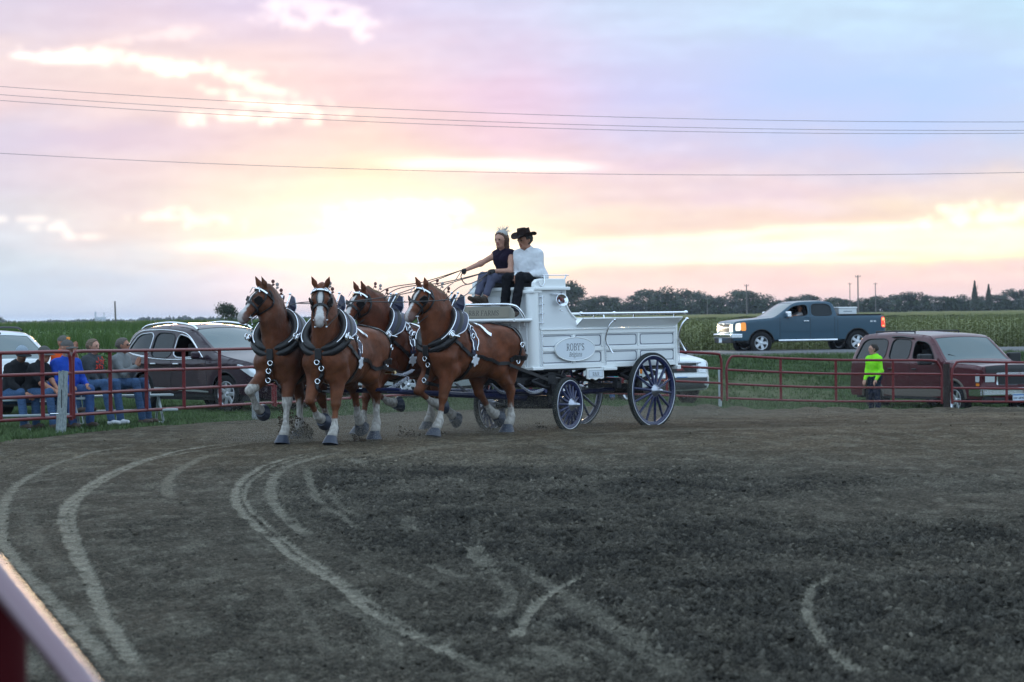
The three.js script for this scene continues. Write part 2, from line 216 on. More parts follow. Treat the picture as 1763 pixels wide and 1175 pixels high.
{
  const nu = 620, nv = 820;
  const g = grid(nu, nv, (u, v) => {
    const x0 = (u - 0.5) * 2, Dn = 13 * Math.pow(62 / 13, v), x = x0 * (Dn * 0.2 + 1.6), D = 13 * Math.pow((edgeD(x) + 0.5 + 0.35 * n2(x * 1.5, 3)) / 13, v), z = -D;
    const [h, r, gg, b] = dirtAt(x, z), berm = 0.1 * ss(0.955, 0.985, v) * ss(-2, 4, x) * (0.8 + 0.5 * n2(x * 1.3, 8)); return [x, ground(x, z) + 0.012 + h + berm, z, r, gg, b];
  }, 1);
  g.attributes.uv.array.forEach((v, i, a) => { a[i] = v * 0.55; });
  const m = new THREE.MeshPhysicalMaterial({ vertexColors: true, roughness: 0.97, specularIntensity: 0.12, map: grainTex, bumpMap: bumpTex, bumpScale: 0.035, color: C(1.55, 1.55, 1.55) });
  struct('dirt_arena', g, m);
  // the same earth, plain, around and under the foreground
  struct('dirt_ground', grid(40, 40, (u, v) => { const x = lerp(-40, 40, u), z = lerp(20, -70, v); return [x, ground(x, z) - 0.05, z]; }, 0.5), M([0.046, 0.042, 0.035], 0.97, 0, { map: rep(grainTex, 1), bumpMap: bumpTex, bumpScale: 0.02 }));
  const clodG = mergeVertices(new THREE.IcosahedronGeometry(1, 1)); { const p = clodG.attributes.position; for (let i = 0; i < p.count; i++) { const s = 0.75 + 0.4 * n3(p.getX(i) * 1.7, p.getY(i) * 1.7, p.getZ(i) * 1.7); p.setXYZ(i, p.getX(i) * s, p.getY(i) * s * 0.7, p.getZ(i) * s); } clodG.computeVertexNormals(); }
  const N = 26000, im = new THREE.InstancedMesh(clodG, M([1, 1, 1], 1), N), mt = new THREE.Matrix4(), q = new THREE.Quaternion(); let k = 0;
  for (let tries = 0; k < N && tries < N * 6; tries++) {
    const D = 14 * Math.pow(50 / 14, rnd()), x = (rnd() - 0.5) * 2 * (D * 0.19 + 0.6), z = -D; if (D > edgeD(x) - 0.3) continue;
    const [h, r, g2, b] = dirtAt(x, z), ch = churnAt(x, z), tr = trackAt(x, z); if (tr > 0.3 || rnd() > 0.06 + ch * 0.94) continue;
    const s = Math.min(0.05, (0.004 + 0.012 * Math.pow(rnd(), 5)) * (0.7 + 0.6 * ch) * (1 + D / 60));
    mt.compose(V(x, ground(x, z) + 0.012 + h + s * 0.25, z), q.setFromEuler(new THREE.Euler(rnd() * 6, rnd() * 6, rnd() * 6)), V(s * rr(0.8, 1.5), s, s * rr(0.8, 1.4))); im.setMatrixAt(k, mt);
    const t = 0.75 + 0.95 * rnd() * rnd(); im.setColorAt(k, C(r * t, g2 * t, b * t)); k++;
  }
  im.count = k; im.name = 'dirt_clods'; im.castShadow = im.receiveShadow = true; tag(im, 'loose dark clods of churned soil scattered over the arena', 'soil', null, 'stuff'); scene.add(im);
}
// grass beyond the arena, the road bank, the road and the field
const grassTex = noiseTexture(512, (u, v) => { const a = tiled((x, y) => fbm(x, y, 4), u, v, 9), b = tiled((x, y) => fbm(x + 11, y, 3), u, v, 60); const k = 0.62 + a * 0.3 + b * 0.42, y = clamp(0.45 + a * 0.7 + b * 0.2); return [k * lerp(0.8, 1.1, y), k, k * lerp(0.85, 0.8, y)]; });
struct('grass_ground', grid(160, 90, (u, v) => { const x = lerp(-26, 40, u), z = -lerp(34, 100, v); return [x, ground(x, z) - (-z < edgeD(x) - 1 ? 0.06 : 0.004), z]; }, 0.4), M([0.07, 0.105, 0.05], 0.95, 0, { map: grassTex, bumpMap: grassTex, bumpScale: 0.04 }));
const asphalt = noiseTexture(512, (u, v) => 0.7 + 0.2 * tiled((x, y) => fbm(x, y, 4), u, v, 40) + 0.1 * tiled((x, y) => n2(x, y), u, v, 150));
{
  const road = grid(60, 8, (u, v) => { const x = lerp(-120, 160, u), D = lerp(99.6, 107.4, v); return [x, 0.3 + 0.05 + 0.05 * (1 - (2 * v - 1) ** 2), -D]; }, 0.3);
  struct('road', road, M([0.2, 0.205, 0.215], 0.9, 0, { map: asphalt, bumpMap: asphalt, bumpScale: 0.006 }));
  struct('road_shoulder', merge(grid(60, 2, (u, v) => [lerp(-120, 160, u), lerp(0.2, 0.345, v), -lerp(98.4, 99.62, v)], 0.3), grid(60, 2, (u, v) => [lerp(-120, 160, u), lerp(0.345, 0.2, v), -lerp(107.38, 108.4, v)], 0.3)), M([0.21, 0.2, 0.18], 0.95, 0, { map: asphalt }));
}
struct('field_ground', grid(80, 60, (u, v) => { const x = lerp(-500, 500, u) * (0.25 + 0.75 * v), z = -lerp(64, 700, v * v); return [x, (z > -109 && z < -97 ? -1 : 0) + ground(x, z) - 0.03, z]; }, 0.3), M([0.075, 0.085, 0.04], 1));
struct('far_fields', grid(40, 40, (u, v) => { const z = -lerp(-300, 6000, v), x = lerp(-4000, 4000, u); return [x, -1.2, z]; }, 0.02), M([0.07, 0.1, 0.045], 1, 0, { map: grassTex }));
{ // short grass blades
  const bl = []; const r2 = mulberry(77);
  for (let i = 0; i < 11; i++) { const a = r2() * 6.28, o = r2() * 0.09, h = rr(0.035, 0.085, r2), w = 0.004, x = Math.cos(a * 3) * o, z = Math.sin(a * 3) * o, lx = Math.cos(a) * h * 0.5, lz = Math.sin(a) * h * 0.5, sx = -Math.sin(a) * w, sz = Math.cos(a) * w; bl.push(x - sx, 0, z - sz, x + sx, 0, z + sz, x + lx, h, z + lz); }
  const g = new THREE.BufferGeometry(); g.setAttribute('position', new THREE.Float32BufferAttribute(bl, 3)); g.computeVertexNormals();
  const N = 42000, im = new THREE.InstancedMesh(g, M([1, 1, 1], 0.9, 0, { side: THREE.DoubleSide }), N), mt = new THREE.Matrix4(), q = new THREE.Quaternion(); let k = 0;
  while (k < N) { const D = rr(42, 98), x = rr(-0.2, 0.2) * D, z = -D; if (D < edgeD(x) + 0.1 * n2(x * 4, 1)) continue; const s = rr(0.7, 1.5) * (D > 74 ? 1.5 : 1); mt.compose(V(x, ground(x, z) - 0.01, z), q.setFromAxisAngle(V(0, 1, 0), rnd() * 6.28), V(s * 1.3, s, s * 1.3)); im.setMatrixAt(k, mt); const t = 0.5 + 0.5 * fbm(x * 0.4, z * 0.25, 3) + rr(-0.25, 0.25); im.setColorAt(k, C(lerp(0.05, 0.1, t), lerp(0.085, 0.14, t), lerp(0.03, 0.06, t))); k++; }
  im.name = 'grass'; im.castShadow = im.receiveShadow = true; tag(im, 'short mown grass behind the red rail fence', 'grass', null, 'stuff'); scene.add(im);
}
{ // crop: stalks with arching leaves
  const plant = (h, nl, seed, tassel) => {
    const r = mulberry(seed), gs = [bar([0, 0, 0], [0, h * 0.93, 0], 0.012, 0.006, 4)];
    for (let i = 0; i < nl; i++) { const y = h * (0.15 + 0.75 * i / nl), a = (i % 2) * Math.PI + rr(-0.6, 0.6, r), L = rr(0.5, 0.75, r) * (h / 2), up = rr(0.3, 0.6, r), w = 0.035; gs.push(grid(1, 3, (u, v) => { const d = L * v, yy = y + up * L * (v * 1.3 - 1.55 * v * v), ww = w * (1 - v * v) * (u - 0.5) * 2; return [Math.cos(a) * d - Math.sin(a) * ww, yy + Math.abs(ww) * 0.3, Math.sin(a) * d + Math.cos(a) * ww]; })); }
    if (tassel) for (let i = 0; i < 4; i++) { const a = i * 1.6; gs.push(bar([0, h * 0.9, 0], [Math.cos(a) * 0.07, h * rr(1.02, 1.1, r), Math.sin(a) * 0.07], 0.008, 0.003, 3)); }
    return merge(gs);
  };
  const field = (name, label, g, spots, tones) => {
    const im = new THREE.InstancedMesh(g, new THREE.MeshPhysicalMaterial({ color: 0xffffff, roughness: 0.85, specularIntensity: 0.3, side: THREE.DoubleSide, transmission: 0.3, thickness: 0 }), spots.length), mt = new THREE.Matrix4(), q = new THREE.Quaternion();
    spots.forEach(([x, z, s, y], i) => { mt.compose(V(x, y, z), q.setFromEuler(new THREE.Euler(rr(-0.06, 0.06), rnd() * 6.28, rr(-0.06, 0.06))), V(s * 1.1, s, s * 1.1)); im.setMatrixAt(i, mt); const t = clamp(0.5 + 0.5 * fbm(x * 0.12, z * 0.06, 3) + rr(-0.3, 0.3)); im.setColorAt(i, C(...tones[0].map((c, k) => lerp(c, tones[1][k], t)))); });
    im.name = name; im.castShadow = im.receiveShadow = true; tag(im, label, 'crop', null, 'stuff'); scene.add(im);
  };
  const L = [], R = [];
  for (let D = 72; D < 97; D += D < 80 ? 0.7 : 1.1) for (let x = -D * 0.21; x < Math.min(1.6 - (D - 72) * 0.05, 2); x += D < 78 ? 0.14 : 0.26) L.push([x + rr(-0.1, 0.1), -D + rr(-0.25, 0.25), rr(0.86, 1.08) * (1 + 0.05 * n2(x * 0.3, D)), Math.min(-0.72, ground(x, -D) - 0.5)]);
  for (let D = 109; D < 260; D += 1.6) for (let x = -D * 0.21; x < -D * 0.03; x += 0.5) L.push([x + rr(-0.2, 0.2), -D + rr(-0.4, 0.4), rr(0.9, 1.08), ground(x, -D) - 0.72]);
  for (let D = 109; D < 330; D += D < 125 ? 0.75 : D < 180 ? 1.6 : 3) for (let x = -D * 0.03; x < D * 0.2; x += D < 115 ? 0.2 : D < 150 ? 0.34 : 0.55) R.push([x + rr(-0.12, 0.12), -D + rr(-0.4, 0.4), rr(0.84, 1.12) * (1 + 0.07 * n2(x * 0.2, D * 0.1)), ground(x, -D) - 0.05]);
  field('corn_field', 'tall green corn standing behind the spectators and parked vehicles', plant(1.95, 9, 3, true), L, [[0.055, 0.115, 0.022], [0.12, 0.2, 0.042]]);
  field('crop_field', 'wide green crop field beyond the road with the blue pickup', plant(1.2, 7, 8, false), R, [[0.115, 0.14, 0.042], [0.19, 0.205, 0.068]]);
  const top = grid(160, 80, (u, v) => { const D = lerp(300, 1100, v * v), x = lerp(-0.25, 0.3, u) * D; return [x, ground(x, -D) + 1.05 + fbm(x * 0.05, D * 0.03, 4) * 0.3 + 0.12 * n2(x, D), -D]; }, 0.05);
  tag(mesh('distant_crop', top, M([0.16, 0.175, 0.07], 1, 0, { map: grassTex })), 'even top of the distant crop running to the trees', 'crop', null, 'stuff');
}

// ---------- smooth bodies: tapered capsules joined with a smooth minimum, meshed with surface nets ----------
function field(prims) { // each prim: [a, b, ra, rb, k, zs]: zs squeezes the capsule across z
  const n = prims.length, P = prims.map(([a, b, ra, rb = ra, k = 0.04, zs = 1]) => { const B = b ?? a; const d = [B[0] - a[0], B[1] - a[1], (B[2] - a[2]) / zs]; return { ax: a[0], ay: a[1], az: a[2] / zs, dx: d[0], dy: d[1], dz: d[2], q: 1 / (d[0] * d[0] + d[1] * d[1] + d[2] * d[2] + 1e-12), ra, rb, k, iz: 1 / zs, m: Math.min(1, zs) }; });
  return (x, y, z) => {
    let s = 10;
    for (let i = 0; i < n; i++) {
      const p = P[i], zz = z * p.iz, px = x - p.ax, py = y - p.ay, pz = zz - p.az;
      let t = (px * p.dx + py * p.dy + pz * p.dz) * p.q; t = t < 0 ? 0 : t > 1 ? 1 : t;
      const ex = px - t * p.dx, ey = py - t * p.dy, ez = pz - t * p.dz;
      const d = (Math.sqrt(ex * ex + ey * ey + ez * ez) - p.ra - (p.rb - p.ra) * t) * p.m, k = p.k;
      const h = k - Math.abs(s - d); s = (s < d ? s : d) - (h > 0 ? h * h * 0.25 / k : 0);
    }
    return s;
  };
}
function bounds(prims, pad = 0.05) { const lo = [9, 9, 9], hi = [-9, -9, -9]; for (const [a, b, ra, rb = ra] of prims) for (const [p, r] of [[a, ra], [b ?? a, rb]]) for (let c = 0; c < 3; c++) { lo[c] = Math.min(lo[c], p[c] - r - pad); hi[c] = Math.max(hi[c], p[c] + r + pad); } return [lo, hi]; }
function surface(f, [lo, hi], h, color) {
  const B = 6, nb = [0, 1, 2].map((c) => Math.ceil((hi[c] - lo[c]) / h / B)), N = nb.map((b) => b * B + 1), [nx, ny, nz] = N, v = new Float32Array(nx * ny * nz).fill(1);
  const R = B * h * 0.87 + 0.06, id = (i, j, k) => (k * ny + j) * nx + i, live = [];
  for (let c = 0; c < nb[2]; c++) for (let b = 0; b < nb[1]; b++) for (let a = 0; a < nb[0]; a++) {
    const d = f(lo[0] + (a + 0.5) * B * h, lo[1] + (b + 0.5) * B * h, lo[2] + (c + 0.5) * B * h);
    const near = Math.abs(d) < R; if (near) live.push([a, b, c]); 
    for (let k = 0; k <= B; k++) for (let j = 0; j <= B; j++) for (let i = 0; i <= B; i++) { const q = id(a * B + i, b * B + j, c * B + k); if (near) { if (v[q] === 1 || v[q] === -1) v[q] = f(lo[0] + (a * B + i) * h, lo[1] + (b * B + j) * h, lo[2] + (c * B + k) * h); } else if (v[q] === 1) v[q] = d > 0 ? 1 : -1; }
  }
  const cellId = new Map(), pos = [], ix = [], E = [[0, 1], [0, 2], [0, 4], [1, 3], [1, 5], [2, 3], [2, 6], [3, 7], [4, 5], [4, 6], [5, 7], [6, 7]];
  const corner = (i, j, k, c) => v[id(i + (c & 1), j + ((c >> 1) & 1), k + (c >> 2))];
  for (const [a, b, c] of live) for (let k = c * B; k < (c + 1) * B; k++) for (let j = b * B; j < (b + 1) * B; j++) for (let i = a * B; i < (a + 1) * B; i++) {
    let m = 0; for (let q = 0; q < 8; q++) if (corner(i, j, k, q) < 0) m |= 1 << q; if (m === 0 || m === 255) continue;
    let x = 0, y = 0, z = 0, n = 0; for (const [p, q] of E) { const u = corner(i, j, k, p), w = corner(i, j, k, q); if (u < 0 === w < 0) continue; const t = u / (u - w); x += lerp(p & 1, q & 1, t); y += lerp((p >> 1) & 1, (q >> 1) & 1, t); z += lerp(p >> 2, q >> 2, t); n++; }
    cellId.set(id(i, j, k), pos.length / 3); pos.push(lo[0] + (i + x / n) * h, lo[1] + (j + y / n) * h, lo[2] + (k + z / n) * h);
  }
  const quad = (a, b, c, d, flip) => { if (a === undefined || b === undefined || c === undefined || d === undefined) return; flip ? ix.push(a, c, b, a, d, c) : ix.push(a, b, c, a, c, d); };
  for (const key of cellId.keys()) {
    const i = key % nx, j = Math.floor(key / nx) % ny, k = Math.floor(key / nx / ny), o = v[key] < 0, g = (x, y, z) => cellId.get(id(x, y, z));
    if (o !== v[key + 1] < 0) quad(g(i, j, k), g(i, j - 1, k), g(i, j - 1, k - 1), g(i, j, k - 1), o);
    if (o !== v[key + nx] < 0) quad(g(i, j, k), g(i, j, k - 1), g(i - 1, j, k - 1), g(i - 1, j, k), o);
    if (o !== v[key + nx * ny] < 0) quad(g(i, j, k), g(i - 1, j, k), g(i - 1, j - 1, k), g(i, j - 1, k), o);
  }
  const geo = new THREE.BufferGeometry(); geo.setAttribute('position', new THREE.Float32BufferAttribute(pos, 3)); geo.setIndex(ix);
  const nr = new Float32Array(pos.length), e = h * 0.6, uv = new Float32Array(pos.length / 3 * 2);
  let out = 0;
  for (let i = 0; i < pos.length; i += 3) { const x = pos[i], y = pos[i + 1], z = pos[i + 2]; let gx = f(x + e, y, z) - f(x - e, y, z), gy = f(x, y + e, z) - f(x, y - e, z), gz = f(x, y, z + e) - f(x, y, z - e); const l = Math.hypot(gx, gy, gz) || 1; nr[i] = gx / l; nr[i + 1] = gy / l; nr[i + 2] = gz / l; uv[i / 3 * 2] = x + z; uv[i / 3 * 2 + 1] = y; }
  { const [a, b, c] = ix, A = V(...pos.slice(a * 3, a * 3 + 3)), Bv = V(...pos.slice(b * 3, b * 3 + 3)), Cv = V(...pos.slice(c * 3, c * 3 + 3)), fn = Bv.sub(A).cross(Cv.sub(A)); out = fn.x * nr[a * 3] + fn.y * nr[a * 3 + 1] + fn.z * nr[a * 3 + 2]; }
  if (out < 0) for (let i = 0; i < ix.length; i += 3) { const t = ix[i]; ix[i] = ix[i + 1]; ix[i + 1] = t; }
  geo.setIndex(ix); geo.setAttribute('normal', new THREE.BufferAttribute(nr, 3)); geo.setAttribute('uv', new THREE.BufferAttribute(uv, 2));
  if (color) { const col = new Float32Array(pos.length); for (let i = 0; i < pos.length; i += 3) { const c = color(pos[i], pos[i + 1], pos[i + 2], nr[i], nr[i + 1], nr[i + 2]); col.set(c, i); } geo.setAttribute('color', new THREE.BufferAttribute(col, 3)); }
  return geo;
}
const body = (prims, h, color, pad) => surface(field(prims), bounds(prims, pad), h, color);
// a point pulled onto the surface of f, lifted by o; also gives the surface normal
function onto(f, p, o = 0.012) {
  let [x, y, z] = p; let n = V(0, 1, 0);
  for (let i = 0; i < 7; i++) { const e = 0.008; n = V(f(x + e, y, z) - f(x - e, y, z), f(x, y + e, z) - f(x, y - e, z), f(x, y, z + e) - f(x, y, z - e)).normalize(); const d = f(x, y, z) - o; x -= n.x * d; y -= n.y * d; z -= n.z * d; }
  return [V(x, y, z), n];
}
// a flat strap of some width laid over the surface along a line of points
function strap(f, pts, w, t = 0.012, seg = 30, closed = false, lift = 0.008) {
  const c = new THREE.CatmullRomCurve3(pts.map((p) => V(...p)), closed, 'catmullrom', 0.5), P = [], Nn = [];
  for (let i = 0; i <= seg; i++) { const p = c.getPoint(i / seg), [q, n] = f ? onto(f, p.toArray(), lift) : [p, V(0, 0, 1)]; P.push(q); Nn.push(n); }
  return band(P, Nn, w, t);
}
function band(P, Nn, w, t) {
  const pos = [], ix = [], seg = P.length - 1;
  for (let i = 0; i <= seg; i++) { const T = P[Math.min(seg, i + 1)].clone().sub(P[Math.max(0, i - 1)]).normalize(), S = T.clone().cross(Nn[i]).normalize(), ww = Array.isArray(w) ? w[i] : w; for (const [s, u] of [[-1, 0], [-1, 1], [1, 1], [1, 0]]) { const q = P[i].clone().addScaledVector(S, s * ww / 2).addScaledVector(Nn[i], u * t); pos.push(q.x, q.y, q.z); } }
  for (let i = 0; i < seg; i++) for (let k = 0; k < 4; k++) { const a = i * 4 + k, b = i * 4 + (k + 1) % 4, c = a + 4, d = b + 4; ix.push(a, b, d, a, d, c); }
  ix.push(0, 2, 1, 0, 3, 2); const e = seg * 4; ix.push(e, e + 1, e + 2, e, e + 2, e + 3);
  const g = new THREE.BufferGeometry(); g.setAttribute('position', new THREE.Float32BufferAttribute(pos, 3)); g.setIndex(ix); const o = g.toNonIndexed(); o.computeVertexNormals(); return o;
}

// ---------- horses ----------
const leather = M([0.012, 0.011, 0.012], 0.35), patent = MP([0.018, 0.02, 0.05], 0.45, 0, { clearcoat: 0.15, specularIntensity: 0.6 }), chrome = M([0.82, 0.84, 0.88], 0.16, 1), brassy = M([0.8, 0.62, 0.35], 0.25, 1), whiteTrim = M([0.72, 0.74, 0.8], 0.35, 0.2);
const coatTex = noiseTexture(512, (u, v) => 0.86 + 0.16 * tiled((x, y) => fbm(x, y, 4), u, v, 14) + 0.1 * tiled((x, y) => n2(x * 4, y), u, v, 40));
const coat = new THREE.MeshPhysicalMaterial({ vertexColors: true, roughness: 0.48, specularIntensity: 0.55, specularColor: C(1, 0.75, 0.6), map: rep(coatTex, 1.2), bumpMap: rep(coatTex, 3), bumpScale: 0.004 });
const hoofM = M([0.03, 0.036, 0.055], 0.35), maneM = M([0.2, 0.14, 0.09], 0.8), eyeM = M([0.01, 0.008, 0.006], 0.06), redM = M([0.11, 0.045, 0.04], 0.7), noseM = M([0.05, 0.04, 0.04], 0.6);
function horse(o) {
  const t = thing('draft_horse', o.label, 'horse', o.pos, o.turn, 'sorrel draft horses of the four-horse hitch');
  const base = o.coat ?? [0.21, 0.075, 0.03];
  const P = [], legs = [];
  const add = (...a) => P.push(a);
  // trunk
  add([-0.5, 1.28, 0], [0.3, 1.26, 0], 0.345, 0.355, 0.1, 0.95); add([-0.3, 1.19, 0], [0.25, 1.14, 0], 0.31, 0.31, 0.12, 0.94); add([-0.1, 1.5, 0], [0.36, 1.57, 0], 0.12, 0.13, 0.16); add([-0.72, 1.47, 0], [-0.3, 1.48, 0], 0.17, 0.13, 0.16);
  for (const s of [-1, 1]) {
    add([-0.66, 1.36, 0.16 * s], [-0.84, 1.18, 0.15 * s], 0.27, 0.22, 0.07); add([-0.5, 1.44, 0.19 * s], [-0.46, 1.1, 0.2 * s], 0.18, 0.15, 0.06);
    add([0.38, 1.46, 0.15 * s], [0.64, 1.18, 0.165 * s], 0.175, 0.165, 0.05); add([0.66, 1.16, 0.165 * s], [0.54, 1.0, 0.175 * s], 0.155, 0.145, 0.04); add([0.73, 1.2, 0.095 * s], [0.67, 1.0, 0.1 * s], 0.14, 0.12, 0.035);
  }
  // neck and head
  const poll = V(...(o.poll ?? [0.86, 2.14, 0])), yaw = o.headYaw ?? 0, pitch = o.headPitch ?? 0.85, fw = V(Math.cos(yaw) * Math.cos(pitch), -Math.sin(pitch), Math.sin(yaw) * Math.cos(pitch)), side = V(-Math.sin(yaw), 0, Math.cos(yaw)), up = side.clone().cross(fw).normalize();
  const HK = 0.8, hp = (f, u, s = 0) => poll.clone().addScaledVector(fw, f * HK).addScaledVector(up, u * HK).addScaledVector(side, s * HK).toArray();
  const mid = [0.72, 1.86, poll.z * 0.5];
  add([0.5, 1.46, 0], mid, 0.28, 0.19, 0.1, 0.7); add(mid, hp(0.02, -0.08), 0.2, 0.135, 0.1, 0.8); add([0.26, 1.72, 0], [0.56, 2.0, poll.z * 0.4], 0.13, 0.1, 0.12, 0.7); add([0.56, 2.0, poll.z * 0.4], hp(-0.1, 0), 0.1, 0.08, 0.1, 0.7); add([0.7, 1.36, 0], [0.86, 1.75, poll.z * 0.5], 0.2, 0.13, 0.1, 0.8);
  const H0 = P.length;
  add(hp(0.05, 0), hp(0.2, 0.01), 0.105, 0.108, 0.05); for (const s of [-1, 1]) { add(hp(0.16, -0.13, 0.05 * s), hp(0.22, -0.06, 0.06 * s), 0.085, 0.08, 0.05); add(hp(0.17, 0.04, 0.085 * s), null, 0.042, 0.042, 0.03); add(hp(0.62, -0.0, 0.045 * s), null, 0.042, 0.042, 0.03); }
  add(hp(0.2, -0.01), hp(0.58, -0.01), 0.105, 0.068, 0.05); add(hp(0.2, -0.1), hp(0.56, -0.075), 0.085, 0.048, 0.05); add(hp(0.58, -0.02), hp(0.655, -0.035), 0.07, 0.058, 0.04); add(hp(0.6, -0.08), hp(0.645, -0.085), 0.04, 0.036, 0.03);
  for (const s of [-1, 1]) { const ex = o.ear?.[s > 0 ? 1 : 0] ?? 0; add(hp(-0.02, 0.07, 0.065 * s), hp(-0.07 - ex * 0.1, 0.18, (0.095 + ex * 0.2) * s), 0.036, 0.038, 0.025); add(hp(-0.07 - ex * 0.1, 0.18, (0.095 + ex * 0.2) * s), hp(-0.1 - ex * 0.2, 0.31, (0.105 + ex * 0.45) * s), 0.037, 0.006, 0.02); }
  // legs: joints from angles (forward positive) measured from straight down
  const dir = (a, l, z = 0) => [Math.sin(a) * l, -Math.cos(a) * l, z];
  const plus = (p, d) => [p[0] + d[0], p[1] + d[1], p[2] + d[2]];
  const legWhite = [], tint = 0.93;
  for (const [k, s] of [['fl', -1], ['fr', 1]]) {
    const [a, b, c] = o.legs[k], E = [0.58, 1.02, 0.165 * s], K = plus(E, dir(a, 0.45, (o.splay?.[k] ?? 0))), Ft = plus(K, dir(b, 0.34)), Cr = plus(Ft, dir(c, 0.12));
    add(E, K, 0.135, 0.068, 0.05); add(K, plus(K, dir(b, 0.05)), 0.068, 0.054, 0.02); add(plus(K, dir(b, 0.05)), Ft, 0.042, 0.042, 0.02); add(plus(Ft, dir(b, -0.05)), Ft, 0.044, 0.056, 0.02); add(Ft, Cr, 0.054, 0.072, 0.025); add(plus(Ft, [-0.03, -0.02, 0]), plus(Cr, [-0.05, 0.02, 0]), 0.038, 0.044, 0.03);
    legs.push([Cr, c, s]); legWhite.push([K, Ft, Cr, o.white?.[k] ?? 0.3, o.kneeWhite?.[k]]);
  }
  for (const [k, s] of [['hl', -1], ['hr', 1]]) {
    const [a, b, c, d] = o.legs[k], St = plus([-0.62, 1.28, 0.2 * s], dir(a, 0.34)), Hk = plus(St, dir(b, 0.46)), Ft = plus(Hk, dir(c, 0.38)), Cr = plus(Ft, dir(d, 0.12));
    add([-0.64, 1.32, 0.2 * s], St, 0.23, 0.17, 0.08); add([-0.78, 1.2, 0.17 * s], plus(Hk, [0, 0.16, 0]), 0.18, 0.085, 0.08); add(St, Hk, 0.14, 0.068, 0.05); add(Hk, plus(Hk, dir(c, 0.08)), 0.074, 0.058, 0.025); add(plus(Hk, [-0.03, 0.06, 0]), Hk, 0.042, 0.06, 0.025); add(Hk, Ft, 0.052, 0.045, 0.02); add(plus(Ft, dir(c, -0.05)), Ft, 0.047, 0.058, 0.02); add(Ft, Cr, 0.057, 0.074, 0.025); add(plus(Ft, [-0.03, -0.02, 0]), plus(Cr, [-0.05, 0.02, 0]), 0.04, 0.046, 0.03);
    legs.push([Cr, d, s]); legWhite.push([Hk, Ft, Cr, o.white?.[k] ?? 0.4, 0]);
  }
  const f0 = field(P), f = (x, y, z) => f0(x, y, z) + (y > 0.75 ? 0.0055 * n3(x * 4.2 + o.seed * 3, y * 4.6, z * 4.2) + 0.0022 * n3(x * 11, y * 9 + o.seed, z * 11) : 0), seg = (p, a, b) => { const A = V(...a), B = V(...b).sub(A), q = p.clone().sub(A), u = clamp(q.dot(B) / B.lengthSq()); return [q.addScaledVector(B, -u).length(), u]; };
  const bl = o.blaze ?? 1, pc = V(0, 0, 0);
  const color = (x, y, z, nx, ny, nz) => {
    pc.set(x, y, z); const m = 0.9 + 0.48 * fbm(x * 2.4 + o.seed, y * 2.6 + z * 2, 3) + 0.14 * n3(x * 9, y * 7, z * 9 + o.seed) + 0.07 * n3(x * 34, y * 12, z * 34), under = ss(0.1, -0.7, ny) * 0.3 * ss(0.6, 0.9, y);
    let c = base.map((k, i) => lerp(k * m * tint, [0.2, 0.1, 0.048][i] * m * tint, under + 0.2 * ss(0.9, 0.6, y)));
    for (const [K, Ft, Cr, w, kw] of legWhite) { const [d1, u] = seg(pc, K, Ft), [d2] = seg(pc, Ft, Cr); const ed = 0.2 * n3(x * 18, y * 7, z * 18), dirty = 0.62 + 0.38 * ss(-0.5, 0.5, n3(x * 22, y * 10, z * 22 + o.seed)) * ss(0.05, 0.35, y); let q = Math.max(d1 < 0.13 ? ss(1 - w - 0.16 + ed, 1 - w + 0.16 + ed, u) * (u > 0.02 ? 1 : 0) : 0, d2 < 0.14 ? 1 : 0); if (kw) q = Math.max(q, ss(0.16, 0.12, pc.distanceTo(V(...K)) + 0.02 * n3(x * 20, y * 20, z * 20)) * (y < K[1] + 0.09 ? 1 : 0)); c = c.map((k, i) => lerp(k, [0.5, 0.47, 0.43][i] * dirty, q)); }
    const dx = pc.clone().sub(poll), fx = dx.dot(fw) / HK, ux = dx.dot(up) / HK, sx = dx.dot(side) / HK;
    if (fx > -0.05 && fx < 0.8 && Math.abs(sx) < 0.2 && Math.abs(ux) < 0.3) {
      const half = piece([[0.05, 0.012], [0.14, 0.045], [0.3, 0.045], [0.45, 0.05], [0.6, 0.075], [0.75, 0.06]], fx) * bl; const q = ss(half + 0.014, half - 0.008, Math.abs(sx) + 0.008 * n2(fx * 20, o.seed)) * ss(-0.04, 0.02, ux + (fx > 0.5 ? 0.06 : 0)); c = c.map((k, i) => lerp(k, [0.58, 0.56, 0.55][i], q * ss(0.05, 0.1, fx)));
      const mz = ss(0.52, 0.64, fx); c = c.map((k, i) => lerp(k, [0.22, 0.15, 0.14][i], mz * (0.75 - 0.4 * q)));
    }
    return c;
  };
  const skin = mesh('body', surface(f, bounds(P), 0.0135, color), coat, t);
  // hooves
  for (const [Cr, a, s] of legs) { const g = new THREE.CylinderGeometry(0.074, 0.112, 0.12, 18, 2); const p = g.attributes.position; for (let i = 0; i < p.count; i++) { const q = p.getY(i) / 0.115 + 0.5; p.setX(i, p.getX(i) + (1 - q) * 0.035 + (p.getX(i) > 0 ? 0.01 : -0.012 * (1 - q))); p.setY(i, p.getY(i) - (p.getX(i) < 0 ? (q) * 0.02 : 0)); } g.computeVertexNormals(); g.translate(0.02, -0.075, 0); g.rotateZ(a - 0.42 + (o.hoofTilt ?? 0)); g.translate(...Cr); mesh('hoof', g, hoofM, t); }
  // eyes, nostrils
  for (const s of [-1, 1]) { mesh('eye', sph(0.022, ...hp(0.18, 0.04, 0.113 * s)), eyeM, t); mesh('nostril', sph(0.02, ...hp(0.645, 0.005, 0.066 * s), 1, 1.2, 0.9, 8), noseM, t); }
